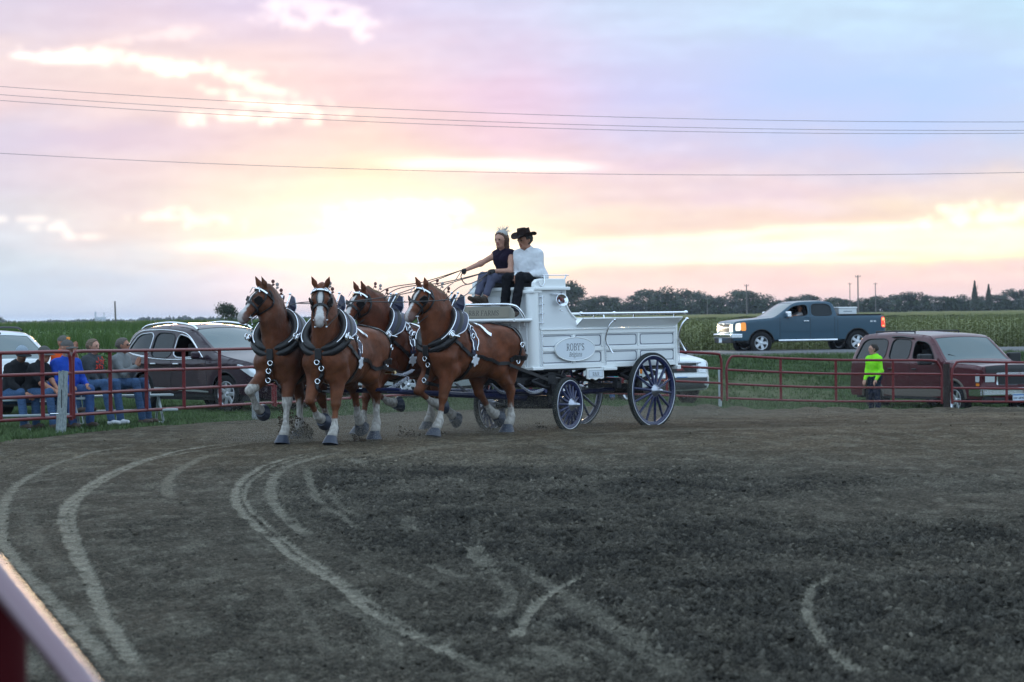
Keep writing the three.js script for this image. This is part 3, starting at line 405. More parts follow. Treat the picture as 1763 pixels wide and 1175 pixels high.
  // roached mane with plaited ribbons
  const crest = []; for (let i = 0; i <= 14; i++) { const u = i / 14; const p = [lerp(0.3, poll.x - 0.08, u), lerp(1.9, poll.y + 0.06, u) + 0.05 * Math.sin(u * 3.1), poll.z * u * 0.8]; crest.push(onto(f, p, -0.01)[0]); }
  const mg = crest.map((p, i) => sph(0.036, p.x, p.y + 0.012, p.z, 1.25, 1.0, 0.6, 8)); mesh('mane', merge(mg, sph(0.05, ...hp(0.04, 0.115), 1, 0.8, 0.8, 8)), maneM, t);
  for (const i of [5, 8, 11]) { const p = crest[i], d = V(-0.5, 0.85, 0).normalize(), q = p.clone().addScaledVector(d, 0.14), r = mesh('mane_rosette', merge(bar(p, q, 0.005, 0.004, 5), sph(0.028, q.x, q.y, q.z, 0.7, 1, 1, 7), sph(0.022, q.x - 0.02, q.y - 0.05, q.z + 0.015, 1, 0.7, 0.7, 6), sph(0.022, q.x + 0.02, q.y - 0.045, q.z - 0.015, 1, 0.7, 0.7, 6)), i === 8 ? M([0.3, 0.28, 0.28], 0.6) : redM, t); }
  mesh('tail', merge(tube([[-0.98, 1.5, 0], [-1.08, 1.47, 0], [-1.13, 1.32, 0], [-1.1, 1.12, 0]], 0.055, 10), sph(0.07, -1.1, 1.1, 0, 0.9, 1.3, 0.8, 8)), maneM, t);
  // ---- harness ----
  const hs = (list) => list.map(([a, b, c]) => hp(a, b, c));
  const bands = [];
  bands.push(strap(f, hs([[0.03, -0.13, -0.1], [0.04, 0, -0.13], [0.055, 0.1, -0.1], [0.06, 0.13, 0], [0.055, 0.1, 0.1], [0.04, 0, 0.13], [0.03, -0.13, 0.1]]), 0.035, 0.014, 24)); // browband
  const brow = mesh('browband', strap(f, hs([[0.045, 0.02, -0.14], [0.06, 0.1, -0.09], [0.065, 0.13, 0], [0.06, 0.1, 0.09], [0.045, 0.02, 0.14]]), 0.022, 0.01, 20, false, 0.024), chrome, t);
  bands.push(strap(f, hs([[0.37, -0.15, -0.05], [0.36, -0.05, -0.11], [0.35, 0.07, -0.07], [0.35, 0.1, 0], [0.35, 0.07, 0.07], [0.36, -0.05, 0.11], [0.37, -0.15, 0.05]]), 0.035, 0.014, 24)); // noseband
  for (const s of [-1, 1]) { bands.push(strap(f, hs([[0.0, 0.06, 0.1 * s], [0.1, 0.0, 0.13 * s], [0.25, -0.03, 0.12 * s], [0.4, -0.05, 0.09 * s], [0.53, -0.06, 0.07 * s]]), 0.024, 0.01, 18)); bands.push(strap(f, hs([[0.08, 0.12, 0.03 * s], [0.2, 0.11, 0.045 * s], [0.34, 0.09, 0.03 * s]]), 0.016, 0.008, 10)); bands.push(strap(f, hs([[-0.02, 0.02, 0.1 * s], [0.02, -0.12, 0.11 * s], [0.1, -0.22, 0.05 * s], [0.12, -0.25, 0]]), 0.022, 0.01, 14)); }
  const bridle = mesh('bridle', merge(bands), leather, t);
  for (const s of [-1, 1]) { // blinders on wire stays, bit shanks with rings
    const b = extrude([[-0.055, -0.055], [0.045, -0.06], [0.062, 0.0], [0.05, 0.055], [-0.04, 0.06], [-0.065, 0.015]], 0.014, 0.005), m = new THREE.Matrix4().makeBasis(fw, up, side); b.rotateY(s * 0.55); b.translate(0.04, 0.03, 0); b.applyMatrix4(m); b.translate(...hp(0.2, 0.02, 0.165 * s)); const bm = mesh('blinder', b, leather, t);
    mesh('blinder_stay', tube([hp(0.06, 0.13, 0.02 * s), hp(0.06, 0.2, 0.1 * s), hp(0.14, 0.15, 0.17 * s)], 0.006, 12, 5), chrome, t);
    mesh('bit', merge(bar(hp(0.5, -0.03, 0.085 * s), hp(0.6, -0.2, 0.095 * s), 0.009), move(ring(0.034, 0.007, 'y', 14), ...hp(0.54, -0.085, 0.085 * s)), sph(0.016, ...hp(0.6, -0.2, 0.095 * s)), sph(0.02, ...hp(0.38, -0.07, 0.1 * s), 1, 1, 0.6, 7)), chrome, t);
  }
  // collar: a leaning oval ring of leather with metal hames and tall pointed navy housings
  const Ct = V(0.36, 1.86, 0), Cb = V(0.84, 1.36, 0), Cc = Ct.clone().add(Cb).multiplyScalar(0.5), Ax = Ct.clone().sub(Cb).multiplyScalar(0.5), Nn = V(Ax.y, -Ax.x, 0).normalize();
  const oval = (a, r = 0, n = 0) => { const c = Math.cos(a), s = Math.sin(a); return Cc.clone().addScaledVector(Ax, c * (1 + r / Ax.length())).addScaledVector(V(0, 0, 1), s * (0.275 + r) * (1 - 0.16 * c)).addScaledVector(Nn, n); };
  const loop = (r, n, k = 40) => Array.from({ length: k }, (_, i) => oval(i / k * 2 * Math.PI, r, n));
  const cg = new THREE.TubeGeometry(new THREE.CatmullRomCurve3(loop(0, 0), true), 60, 0.06, 10, true); mesh('collar', merge(cg, new THREE.TubeGeometry(new THREE.CatmullRomCurve3(loop(0.055, -0.06), true), 60, 0.06, 9, true)), leather, t);
  for (const s of [-1, 1]) {
    const arc = (r, n, a0, a1, k = 16) => Array.from({ length: k + 1 }, (_, i) => oval(s * lerp(a0, a1, i / k), r, n));
    const hm = merge(new THREE.TubeGeometry(new THREE.CatmullRomCurve3([Ct.clone().add(V(-0.12, 0.26, 0.06 * s)), ...arc(0.045, 0.05, 0.18, 2.35)]), 40, 0.0095, 6), sph(0.02, ...Ct.clone().add(V(-0.12, 0.27, 0.06 * s)).toArray()));
    mesh('hame', hm, chrome, t);
    // housing: wide navy leather pad that rises to a point over the withers
    const apex = Ct.clone().add(V(-0.19, 0.25, 0.05 * s)), a0 = arc(0.045, 0.03, 0.2, 1.95), b0 = arc(0.13, -0.13, 0.2, 1.95); const inn = [apex, apex.clone().lerp(a0[0], 0.33), apex.clone().lerp(a0[0], 0.66), ...a0], outer = [apex.clone().add(V(-0.05, -0.03, 0.02 * s)), apex.clone().lerp(b0[0], 0.4).add(V(-0.03, 0, 0.03 * s)), apex.clone().lerp(b0[0], 0.7).add(V(-0.02, 0, 0.03 * s)), ...b0]; const k = inn.length;
    const wd = (i) => piece([[0, 1.15], [0.3, 1.25], [0.75, 1], [1, 0.35]], i / (k - 1)), A = inn, B = inn.map((p, i) => p.clone().lerp(outer[i], wd(i)));
    const pts = [], add3 = (p) => pts.push(p.x, p.y, p.z), off = V(0.012, 0.004, 0.014 * s);
    for (let i = 0; i < k - 1; i++) { const q = [A[i], A[i + 1], B[i + 1], B[i]], r = q.map((p) => p.clone().add(off)); for (const [a, b, c] of [[0, 1, 2], [0, 2, 3]]) { add3(q[a]); add3(q[b]); add3(q[c]); add3(r[a]); add3(r[c]); add3(r[b]); } for (const [a, b] of [[0, 1], [2, 3]]) { add3(q[a]); add3(q[b]); add3(r[b]); add3(q[a]); add3(r[b]); add3(r[a]); } }
    const hg = new THREE.BufferGeometry(); hg.setAttribute('position', new THREE.Float32BufferAttribute(pts, 3)); hg.computeVertexNormals(); const hm2 = mesh('collar_housing', hg, patent, t);
    B.length && mesh('housing_trim', merge(tube(B.map((p) => p.clone().add(off)), 0.0075, 40, 5)), whiteTrim, t);
    for (const i of [3, 5, 7]) { const p = A[i].clone().lerp(B[i], 0.5).add(V(0.014, 0.005, 0.018 * s)); mesh('housing_stud', sph(0.016, p.x, p.y, p.z, 1, 1, 1, 7), whiteTrim, t); }
    const td = oval(s * 1.95, 0.1, 0.03); mesh('hame_draft', merge(sph(0.055, td.x, td.y, td.z, 1, 1, 0.5, 10), move(ring(0.04, 0.01, 'z', 14), td.x + 0.02, td.y + 0.02, td.z + 0.04 * s), bar(td, td.clone().add(V(-0.14, -0.03, 0.03 * s)), 0.018)), chrome, t);
    // trace along the side
    const tr = [[td.x - 0.1, td.y - 0.04, td.z], [0.3, 1.2, 0.6 * s], [-0.1, 1.1, 0.6 * s], [-0.5, 1.02, 0.6 * s]], te = o.trace ?? [-1.25, 0.86];
    const g1 = strap(f, tr, 0.05, 0.016, 20, false, 0.012), e = onto(f, tr[3], 0.02)[0], e2 = V(te[0], te[1], 0.3 * s); mesh('trace', merge(g1, band([e, e.clone().lerp(e2, 0.35), e.clone().lerp(e2, 0.7), e2], [V(0, 0, s), V(0, 0, s), V(0, 0, s), V(0, 0, s)], 0.048, 0.016)), leather, t);
  }
  // back band and belly band
  const around = (x, lean, a0, a1, k) => Array.from({ length: k + 1 }, (_, i) => { const a = lerp(a0, a1, i / k); return [x + lean * Math.cos(a), 1.32 + 0.6 * Math.cos(a), 0.62 * Math.sin(a)]; });
  mesh('back_band', strap(f, around(0.2, -0.14, -1.75, 1.75, 24), 0.085, 0.016, 50), patent, t);
  mesh('back_band_trim', merge(strap(f, around(0.24, -0.14, -1.6, 1.6, 20), 0.014, 0.012, 40, false, 0.02), strap(f, around(0.165, -0.14, -1.6, 1.6, 20), 0.014, 0.012, 40, false, 0.02), ...[0.35, 0.75, 1.1].flatMap((a) => [-1, 1].map((s) => { const [p] = onto(f, [0.2 - 0.14 * Math.cos(a), 1.32 + 0.6 * Math.cos(a), 0.62 * Math.sin(a * s)], 0.03); const g = ring(0.032, 0.01, 'z', 12); g.translate(p.x, p.y, p.z); return g; }))), chrome, t);
  mesh('belly_band', strap(f, around(0.2, -0.14, 1.75, 4.53, 20), 0.05, 0.016, 36), leather, t);
  for (const s of [-1, 1]) { const [p, n] = onto(f, [0.22, 1.1, 0.6 * s], 0.034), g = merge(box(0.12, 0.13, 0.012, 0, 0, 0, 0.004), ...[[-0.06, 0.045], [-0.06, -0.045], [0.06, 0.045], [0.06, -0.045], [0, 0.07], [0, -0.07]].map(([x, y]) => sph(0.022, x, y, 0, 1, 1, 0.4, 8))); g.applyQuaternion(new THREE.Quaternion().setFromUnitVectors(V(0, 0, 1), n)); g.translate(p.x, p.y, p.z); mesh('trace_plate', g, whiteTrim, t); }
  // straps along the back, over the rump, breeching, drops
  const rear = [strap(f, [[0.18, 1.9, 0], [-0.2, 1.9, 0], [-0.6, 1.9, 0], [-1.0, 1.6, 0]], 0.045, 0.014, 24)];
  const drop = [];
  for (const s of [-1, 1]) {
    rear.push(strap(f, [[-0.5, 1.9, 0.05 * s], [-0.62, 1.75, 0.3 * s], [-0.74, 1.5, 0.45 * s], [-0.76, 1.25, 0.5 * s], [-0.72, 1.02, 0.5 * s]], 0.042, 0.014, 20), strap(f, [[-0.55, 1.9, 0.03 * s], [-0.78, 1.7, 0.25 * s], [-0.95, 1.45, 0.38 * s], [-0.98, 1.25, 0.4 * s]], 0.05, 0.014, 20));
    drop.push(strap(f, [[0.1, 1.9, 0.03 * s], [-0.08, 1.8, 0.2 * s], [-0.2, 1.6, 0.45 * s]], Array.from({ length: 15 }, (_, i) => 0.035 + 0.025 * i / 14), 0.02, 14, false, 0.016));
    for (const [x, y, z] of [[-0.75, 1.34, 0.5], [-0.72, 1.06, 0.5]]) { const [p] = onto(f, [x, y, z * s], 0.03); const g = ring(0.036, 0.01, 'z', 12); g.translate(p.x, p.y, p.z); drop.push(g); }
  }
  rear.push(strap(f, [[-0.5, 1.1, -0.55], [-0.8, 1.12, -0.5], [-1.02, 1.16, -0.3], [-1.1, 1.17, 0], [-1.02, 1.16, 0.3], [-0.8, 1.12, 0.5], [-0.5, 1.1, 0.55]], 0.07, 0.018, 40, false, 0.014));
  mesh('breeching', merge(rear), leather, t); mesh('harness_drops', merge(drop), chrome, t);
  // breast strap hanging from the collar with rings
  mesh('breast_strap', merge(strap(f, [[1.0, 1.2, 0], [1.05, 1.05, 0], [0.95, 0.9, 0], [0.7, 0.75, 0], [0.3, 0.7, 0]], 0.055, 0.018, 20), box(0.05, 0.16, 0.1, 0.89, 1.28, 0)), leather, t);
  for (const [x, y] of [[1.05, 1.08], [1.02, 0.97], [0.9, 0.86]]) { const [p] = onto(f, [x, y, 0], 0.03); const g = ring(0.034, 0.01, 'x', 14); g.translate(p.x, p.y, p.z); mesh('breast_ring', g, chrome, t); }
  t.userData.bit = (s) => V(...hp(0.6, -0.2, 0.095 * s)); t.userData.terret = (s) => oval(s * 0.75, 0.12, 0.06);
  const bit = t.userData.bit, ter = t.userData.terret; delete t.userData.bit; delete t.userData.terret;
  t.updateMatrixWorld(true);
  return { t, bit: (s) => t.localToWorld(bit(s)), terret: (s) => t.localToWorld(ter(s)), world: (x, y, z) => t.localToWorld(V(x, y, z)) };
}
const R = Math.PI / 180, facing = (psi) => Math.PI + psi * R;
const planted = [-0.08, 0.05, 0.45], H = {};
H.near_wheel = horse({ label: 'sorrel draft horse just ahead of the white wagon with its whole flank in view', pos: [-0.68, 0.0, -43.2], turn: facing(49), seed: 1, headYaw: -0.05, headPitch: 0.74, blaze: 0.55, trace: [-1.5, 0.8], legs: { fl: [0.3, 0.24, 0.6], fr: [0.75, -1.05, -1.3], hl: [0.55, -0.75, -0.02, 0.45], hr: [0.9, -0.3, -0.75, -1.0] }, white: { fl: 0.1, fr: 0.2, hl: 0.32, hr: 0.2 }, poll: [0.9, 2.13, 0], coat: [0.15, 0.043, 0.019] });
H.far_wheel = horse({ label: 'sorrel draft horse half hidden between the front pair and the horse beside the wagon', pos: [-1.62, 0.0, -44.05], turn: facing(48), seed: 2, headYaw: 0.02, headPitch: 0.76, blaze: 1, trace: [-1.5, 0.8], legs: { fl: [0.7, -1.1, -1.35], fr: [0.25, 0.2, 0.6], hl: [0.95, -0.25, -0.7, -0.9], hr: [0.55, -0.8, 0.05, 0.45] }, white: { fl: 0.3, fr: 0.2, hl: 0.5, hr: 0.3 }, poll: [0.9, 2.09, 0], coat: [0.125, 0.033, 0.016] });
H.near_lead = horse({ label: 'sorrel draft horse of the front pair looking straight ahead with a wide white blaze', pos: [-2.4, 0.0, -41.1], turn: facing(71), seed: 3, headYaw: -0.3, headPitch: 0.88, blaze: 1.05, trace: [-1.6, 0.95], ear: [0.12, 0.12], legs: { fl: [0.22, 0.2, 0.65], fr: [0.55, -0.85, -1.2], hl: [0.55, -0.75, 0.0, 0.45], hr: [0.35, -1.05, -0.35, -0.6] }, white: { fl: 0.22, fr: 0.2, hl: 0.75, hr: 0.2 }, poll: [0.86, 2.13, -0.05], coat: [0.15, 0.045, 0.02] });
H.far_lead = horse({ label: 'sorrel draft horse with head turned aside and one white front knee raised high', pos: [-3.14, 0.0, -41.6], turn: facing(73), seed: 4, headYaw: 0.66, headPitch: 0.72, blaze: 1.1, trace: [-1.6, 0.95], legs: { fl: [0.24, 0.2, 0.6], fr: [1.0, -0.8, -1.2], hl: [0.75, -0.45, -0.6, -0.9], hr: [0.55, -0.75, 0.02, 0.45] }, white: { fl: 0.85, fr: 0.95, hl: 0.5, hr: 0.8 }, kneeWhite: { fr: 1, fl: 1 }, splay: { fr: 0.12 }, poll: [0.85, 2.14, 0.08], coat: [0.13, 0.042, 0.021] });

// ---------- the white show wagon ----------
const wPaint = MP([0.8, 0.82, 0.82], 0.3, 0, { clearcoat: 0.5, clearcoatRoughness: 0.15 }), wPanel = MP([0.72, 0.75, 0.77], 0.34, 0, { clearcoat: 0.4 }), stripeM = M([0.05, 0.06, 0.11], 0.5), navy = MP([0.012, 0.017, 0.065], 0.35, 0, { clearcoat: 0.2, specularIntensity: 0.6 }), iron = M([0.012, 0.012, 0.015], 0.5), tyreM = M([0.035, 0.037, 0.036], 0.85), vinyl = M([0.02, 0.018, 0.02], 0.45), woodM = M([0.16, 0.13, 0.09], 0.7);
function lettering(w, h, px, draw, rough = 0.4) {
  const c = document.createElement('canvas'); c.width = px; c.height = Math.round(px * h / w); const g = c.getContext('2d'); draw(g, c.width, c.height);
  const t = new THREE.CanvasTexture(c); t.colorSpace = THREE.SRGBColorSpace; t.magFilter = THREE.LinearFilter; return new THREE.MeshStandardMaterial({ map: t, roughness: rough });
}
const flatUV = (g, x0, x1, y0, y1) => { const p = g.attributes.position, u = g.attributes.uv; for (let i = 0; i < p.count; i++) u.setXY(i, (p.getX(i) - x0) / (x1 - x0), (p.getY(i) - y0) / (y1 - y0)); return g; };
const oval2 = (cx, cy, a, b, n = 40) => Array.from({ length: n }, (_, i) => [cx + a * Math.cos(i / n * 6.28319), cy + b * Math.sin(i / n * 6.28319)]);
const WAG = { pos: [1.66, -0.055, -47.02], psi: 50 };
const wagon = thing('hitch_wagon', 'white show wagon with navy spoked wheels pulled by four horses', 'wagon', WAG.pos, facing(WAG.psi));
{
  const W = wagon, zs = -0.58, zf = 0.58, x0 = -0.86, x1 = 2.86;
  // floor, walls
  mesh('floor', box(x1 - x0, 0.06, 1.12, (x0 + x1) / 2, 1.0, 0), iron, W);
  for (const s of [-1, 1]) {
    mesh('side_wall', box(x1 - x0 - 0.2, 0.57, 0.03, (x0 + x1) / 2 - 0.1, 1.3, s * 0.565), wPanel, W);
    const z = s * 0.588, cols = [-0.86, 0.13, 1.05, 1.79, 2.6], rails = [[1.0, 1.075], [1.27, 1.33], [1.535, 1.6]];
    for (const [a, b] of rails) mesh('side_rail', box(3.46, b - a, 0.022, 0.87, (a + b) / 2, z, 0.006), wPaint, W);
    mesh('top_moulding', box(3.48, 0.025, 0.05, 0.87, 1.612, s * 0.592, 0.008), wPaint, W);
    for (const [i, c] of cols.entries()) for (const [a, b] of [[1.075, 1.27], [1.33, 1.535]]) mesh('stile', box(i === 2 ? 0.09 : 0.055, b - a - 0.004, 0.02, clamp(c, -0.83, 2.57), (a + b) / 2, z - s * 0.002, 0.005), wPaint, W);
    for (let i = 0; i < 4; i++) for (const [a, b] of [[1.075, 1.27], [1.33, 1.535]]) { // sunk panels with a painted line and notched corners
      const l = cols[i] + 0.045, r = cols[i + 1] - 0.045, q = 0.03; const pts = [[l + q, a + 0.018], [r - q, a + 0.018], [r - q * 0.3, a + 0.018 + q * 0.7], [r - 0.004, a + 0.018 + q], [r - 0.004, b - 0.018 - q], [r - q * 0.3, b - 0.018 - q * 0.7], [r - q, b - 0.018], [l + q, b - 0.018], [l + q * 0.3, b - 0.018 - q * 0.7], [l + 0.004, b - 0.018 - q], [l + 0.004, a + 0.018 + q], [l + q * 0.3, a + 0.018 + q * 0.7]];
      const inner = pts.map(([x, y]) => [lerp((l + r) / 2, x, 1 - 0.02 / (r - l)), lerp((a + b) / 2, y, 1 - 0.02 / (b - a) * 1.1)]); const g = extrude(pts, 0.006, 0, [inner]); g.translate(0, 0, s * 0.583); mesh('panel_stripe', g, stripeM, W);
    }
    // flared board above the side, on small brackets, with the chrome rail
    const fl = grid(1, 1, (u, v) => [lerp(-0.86, 1.72, u), lerp(1.64, 1.77, v), s * lerp(0.56, 0.72, v)]); const fl2 = grid(1, 1, (u, v) => [lerp(1.72, -0.86, u), lerp(1.64, 1.77, v) - 0.012, s * (lerp(0.56, 0.72, v) + 0.02)]);
    mesh('flare_board', merge(fl, fl2, bar([-0.86, 1.772, s * 0.73], [1.72, 1.772, s * 0.73], 0.014)), wPaint, W);
    mesh('chrome_rail', merge(bar([-0.95, 1.85, s * 0.74], [1.78, 1.85, s * 0.74], 0.02), ...[-0.95, 1.78].map((x) => sph(0.035, x, 1.85, s * 0.74, 1, 1, 1, 10))), chrome, W);
    for (const x of [-0.65, 0.42, 1.45]) mesh('rail_post', bar([x, 1.76, s * 0.715], [x, 1.85, s * 0.74], 0.014), chrome, W);
    // sweeping panel behind the seat
    const sw = [[2.62, 1.625], [2.62, 2.22], [2.0, 2.22], [1.99, 2.05], [1.93, 1.93], [1.84, 1.84], [1.74, 1.77], [1.7, 1.7], [1.7, 1.625]]; const sg = extrude(sw, 0.04, 0.006); sg.translate(0, 0, s * 0.57); mesh('sweep_panel', sg, wPanel, W);
    mesh('sweep_edge', tube([[2.0, 2.22, s * 0.585], [1.99, 2.05, s * 0.585], [1.93, 1.93, s * 0.585], [1.84, 1.84, s * 0.585], [1.72, 1.765, s * 0.585]], 0.024, 24, 8), wPaint, W);
    // rounded corner post
    mesh('corner_post', merge(bar([2.74, 0.99, s * 0.54], [2.74, 2.24, s * 0.54], 0.105, 0.105, 18), box(0.26, 0.05, 0.26, 2.74, 1.015, s * 0.53), box(0.24, 0.05, 0.24, 2.74, 2.2, s * 0.53)), wPaint, W);
    mesh('post_ladder', merge(bar([2.6, 1.7, s * 0.63], [2.6, 2.14, s * 0.63], 0.012), ...[1.72, 1.86, 2.0, 2.12].map((y) => bar([2.52, y, s * 0.6], [2.68, y, s * 0.63], 0.01)), bar([2.58, 1.05, s * 0.6], [2.58, 1.58, s * 0.6], 0.014)), chrome, W);
    // seat end: rolled white arm
    const arm = [[2.02, 2.24], [2.02, 2.4], [2.62, 2.4], [2.72, 2.385], [2.78, 2.34], [2.79, 2.28], [2.76, 2.24]]; const ag = extrude(arm, 0.07, 0.014); ag.translate(0, 0, s * 0.6); mesh('seat_arm', ag, wPaint, W);
    mesh('arm_rod', merge(tube([[2.72, 2.36, s * 0.65], [2.66, 2.28, s * 0.66], [2.58, 2.33, s * 0.66], [2.56, 2.45, s * 0.64]], 0.008, 20, 5), bar([1.95, 2.45, s * 0.64], [2.6, 2.45, s * 0.64], 0.008), bar([2.04, 2.38, s * 0.62], [2.0, 2.46, s * 0.63], 0.012)), chrome, W);
    // curved brass-ended grab handles
    for (const x of [1.0, -0.93]) mesh('grab_handle', merge(tube([[x - 0.06, 1.74, s * 0.72], [x + 0.03, 1.66, s * 0.7], [x + 0.05, 1.45, s * 0.64], [x - 0.03, 1.3, s * 0.66], [x - 0.06, 1.22, s * 0.7]], 0.014, 26, 7), bar([x + 0.02, 1.04, s * 0.62], [x + 0.02, 1.42, s * 0.62], 0.009), sph(0.028, x - 0.07, 1.745, s * 0.725, 1, 1, 1, 9)), chrome, W);
    // oval name board
    const og = extrude(oval2(1.79, 1.3, 0.5, 0.19), 0.03, 0.01); og.translate(0, 0, s * 0.605); mesh('oval_board', og, wPaint, W);
    const rg = new THREE.TubeGeometry(new THREE.CatmullRomCurve3(oval2(1.79, 1.3, 0.492, 0.183).map(([x, y]) => V(x, y, s * 0.617)), true), 60, 0.012, 6, true); mesh('oval_rim', rg, wPaint, W);
    const face = new THREE.ShapeGeometry(new THREE.Shape(oval2(0, 0, 0.48, 0.172).map(([x, y]) => new THREE.Vector2(x, y)))); flatUV(face, -0.48, 0.48, -0.172, 0.172); if (s < 0) face.rotateY(Math.PI); face.translate(1.79, 1.3, s * 0.624);
    mesh('name_lettering', face, lettering(0.96, 0.344, 768, (g, w, h) => { g.fillStyle = '#d3dae1'; g.fillRect(0, 0, w, h); g.fillStyle = '#1d222c'; g.textAlign = 'center'; g.textBaseline = 'alphabetic'; g.save(); g.translate(w / 2, h * 0.56); g.scale(0.86, 1); g.font = Math.round(h * 0.44) + 'px serif'; g.fillText('ROBY’S', 0, 0); g.restore(); g.save(); g.translate(w / 2, h * 0.84); g.transform(1, 0, -0.22, 1, 0, 0); g.scale(0.8, 1); g.font = Math.round(h * 0.29) + 'px serif'; g.fillText('Belgians', 0, 0); g.restore(); }), W);
    // hanging plate
    const pl = [[1.08, 0.99], [1.5, 0.99], [1.5, 0.83], [1.44, 0.815], [1.38, 0.83], [1.29, 0.8], [1.2, 0.83], [1.14, 0.815], [1.08, 0.83]]; const pg = extrude(pl, 0.03, 0.005); pg.translate(0, 0, s * 0.61); mesh('hanging_plate', pg, wPaint, W);
    const pf = new THREE.PlaneGeometry(0.36, 0.115); if (s < 0) pf.rotateY(Math.PI); pf.translate(1.29, 0.905, s * 0.629);
    mesh('plate_lettering', pf, lettering(0.36, 0.115, 384, (g, w, h) => { g.fillStyle = '#cfd7df'; g.fillRect(0, 0, w, h); g.strokeStyle = '#39404c'; g.lineWidth = 3; g.strokeRect(8, 8, w - 16, h - 16); g.fillStyle = '#1d222c'; g.textAlign = 'center'; g.textBaseline = 'middle'; g.font = Math.round(h * 0.74) + 'px serif'; g.fillText('R&R', w / 2, h * 0.55); }), W);
    mesh('step', box(0.34, 0.05, 0.1, 0.93, 0.975, s * 0.6), wPaint, W);
    // lamp-horn
    const hx = 2.2, hy = 2.05, hz = s * 0.68; const bell = new THREE.LatheGeometry([[0.02, -0.14], [0.025, -0.06], [0.045, 0.0], [0.095, 0.05], [0.1, 0.055], [0.09, 0.05], [0.04, 0.0], [0.0, -0.02]].map(([a, b]) => new THREE.Vector2(a, b)), 20); bell.rotateX(s * 1.2); bell.rotateY(s * 0.5); bell.translate(hx, hy, hz); mesh('horn', merge(bell, bar([hx - 0.02, hy + 0.02, hz], [hx - 0.12, hy + 0.14, s * 0.6], 0.012), tube([[hx, hy - 0.07, hz], [hx + 0.03, hy - 0.14, hz], [hx - 0.06, hy - 0.16, hz]], 0.008, 10, 5), box(0.3, 0.02, 0.04, 2.2, 2.16, s * 0.62)), chrome, W);
    mesh('horn_core', sph(0.034, hx + 0.015, hy + 0.02, hz + s * 0.02, 1, 1, 0.7), M([0.12, 0.02, 0.015], 0.35), W);
  }
  mesh('tail_wall', box(0.035, 0.6, 1.1, x0, 1.3, 0), wPanel, W); mesh('tail_post', merge(box(0.06, 0.7, 0.06, x0 - 0.01, 1.33, -0.58), box(0.06, 0.7, 0.06, x0 - 0.01, 1.33, 0.58), box(0.1, 0.07, 1.28, x0 - 0.03, 0.96, 0)), wPaint, W);
  // front wall with battens, under the footboard
  mesh('front_wall', box(0.03, 0.76, 1.06, 2.84, 1.38, 0), wPanel, W);
  for (const z of [-0.38, -0.13, 0.13, 0.38]) mesh('front_batten', box(0.03, 0.74, 0.05, 2.868, 1.38, z, 0.008), wPaint, W);
  for (const y of [1.04, 1.4, 1.7]) mesh('front_rail', box(0.022, 0.06, 1.0, 2.866, y, 0, 0.006), wPaint, W);
  // footboard
  mesh('footboard', box(0.44, 0.05, 1.2, 3.05, 1.76, 0), wPaint, W);
  mesh('footboard_trim', merge(bar([3.27, 1.765, -0.62], [3.27, 1.765, 0.62], 0.026), bar([2.86, 1.765, -0.62], [3.27, 1.765, -0.62], 0.026), bar([2.86, 1.765, 0.62], [3.27, 1.765, 0.62], 0.026)), wPaint, W);
  const fb = [[-0.6, 0], [0.6, 0], [0.6, 0.08], [0.56, 0.15], [0.48, 0.19], [-0.48, 0.19], [-0.56, 0.15], [-0.6, 0.08]]; const fg = extrude(fb, 0.03, 0.006); fg.rotateY(Math.PI / 2); fg.rotateZ(0.12); fg.translate(3.24, 1.79, 0); mesh('toe_board', fg, M([0.25, 0.24, 0.2], 0.6), W);
  mesh('toe_rail', tube([[3.02, 1.8, -0.62], [3.12, 1.93, -0.6], [3.2, 2.0, -0.5], [3.22, 2.01, 0], [3.2, 2.0, 0.5], [3.12, 1.93, 0.6], [3.02, 1.8, 0.62]], 0.022, 50, 8), chrome, W);
  const ff = new THREE.PlaneGeometry(1.02, 0.15); ff.rotateY(Math.PI / 2); ff.rotateZ(0.12); ff.translate(3.252, 1.885, 0);
  mesh('toe_lettering', ff, lettering(1.02, 0.15, 768, (g, w, h) => { g.fillStyle = '#857f70'; g.fillRect(0, 0, w, h); g.fillStyle = '#32302c'; g.textAlign = 'center'; g.textBaseline = 'middle'; g.font = Math.round(h * 0.72) + 'px serif'; g.fillText('R&R FARMS', w / 2, h * 0.55); }, 0.55), W);
  for (const z of [-0.4, 0, 0.4]) mesh('footboard_bracket', tube([[2.88, 1.45, z], [2.98, 1.52, z], [3.1, 1.7, z]], 0.016, 10, 6), chrome, W);
  // seat box, cushion and back rail
  mesh('seat_riser', box(0.05, 0.46, 1.04, 2.6, 2.0, 0), wPaint, W); mesh('seat_riser_panel', box(0.02, 0.3, 0.86, 2.634, 1.99, 0, 0.006), wPanel, W); mesh('seat_back_wall', box(0.04, 0.6, 1.04, 2.02, 1.92, 0), wPanel, W);
  mesh('seat_shelf', box(0.86, 0.05, 1.34, 2.38, 2.245, 0), wPaint, W); mesh('seat_cushion', box(0.5, 0.1, 1.06, 2.42, 2.32, 0, 0.03), vinyl, W); mesh('inner_floor', box(0.2, 0.04, 1.04, 2.74, 1.755, 0), wPaint, W);
  mesh('box_floor', box(2.7, 0.03, 1.06, 0.5, 1.06, 0), woodM, W);
  // undercarriage
  mesh('reach_pole', bar([0, 0.62, 0], [2.5, 0.56, 0], 0.04), navy, W);
  mesh('rear_axle', merge(bar([0, 0.6, -0.72], [0, 0.6, 0.72], 0.045), box(0.12, 0.12, 0.9, 0, 0.66, 0)), iron, W);
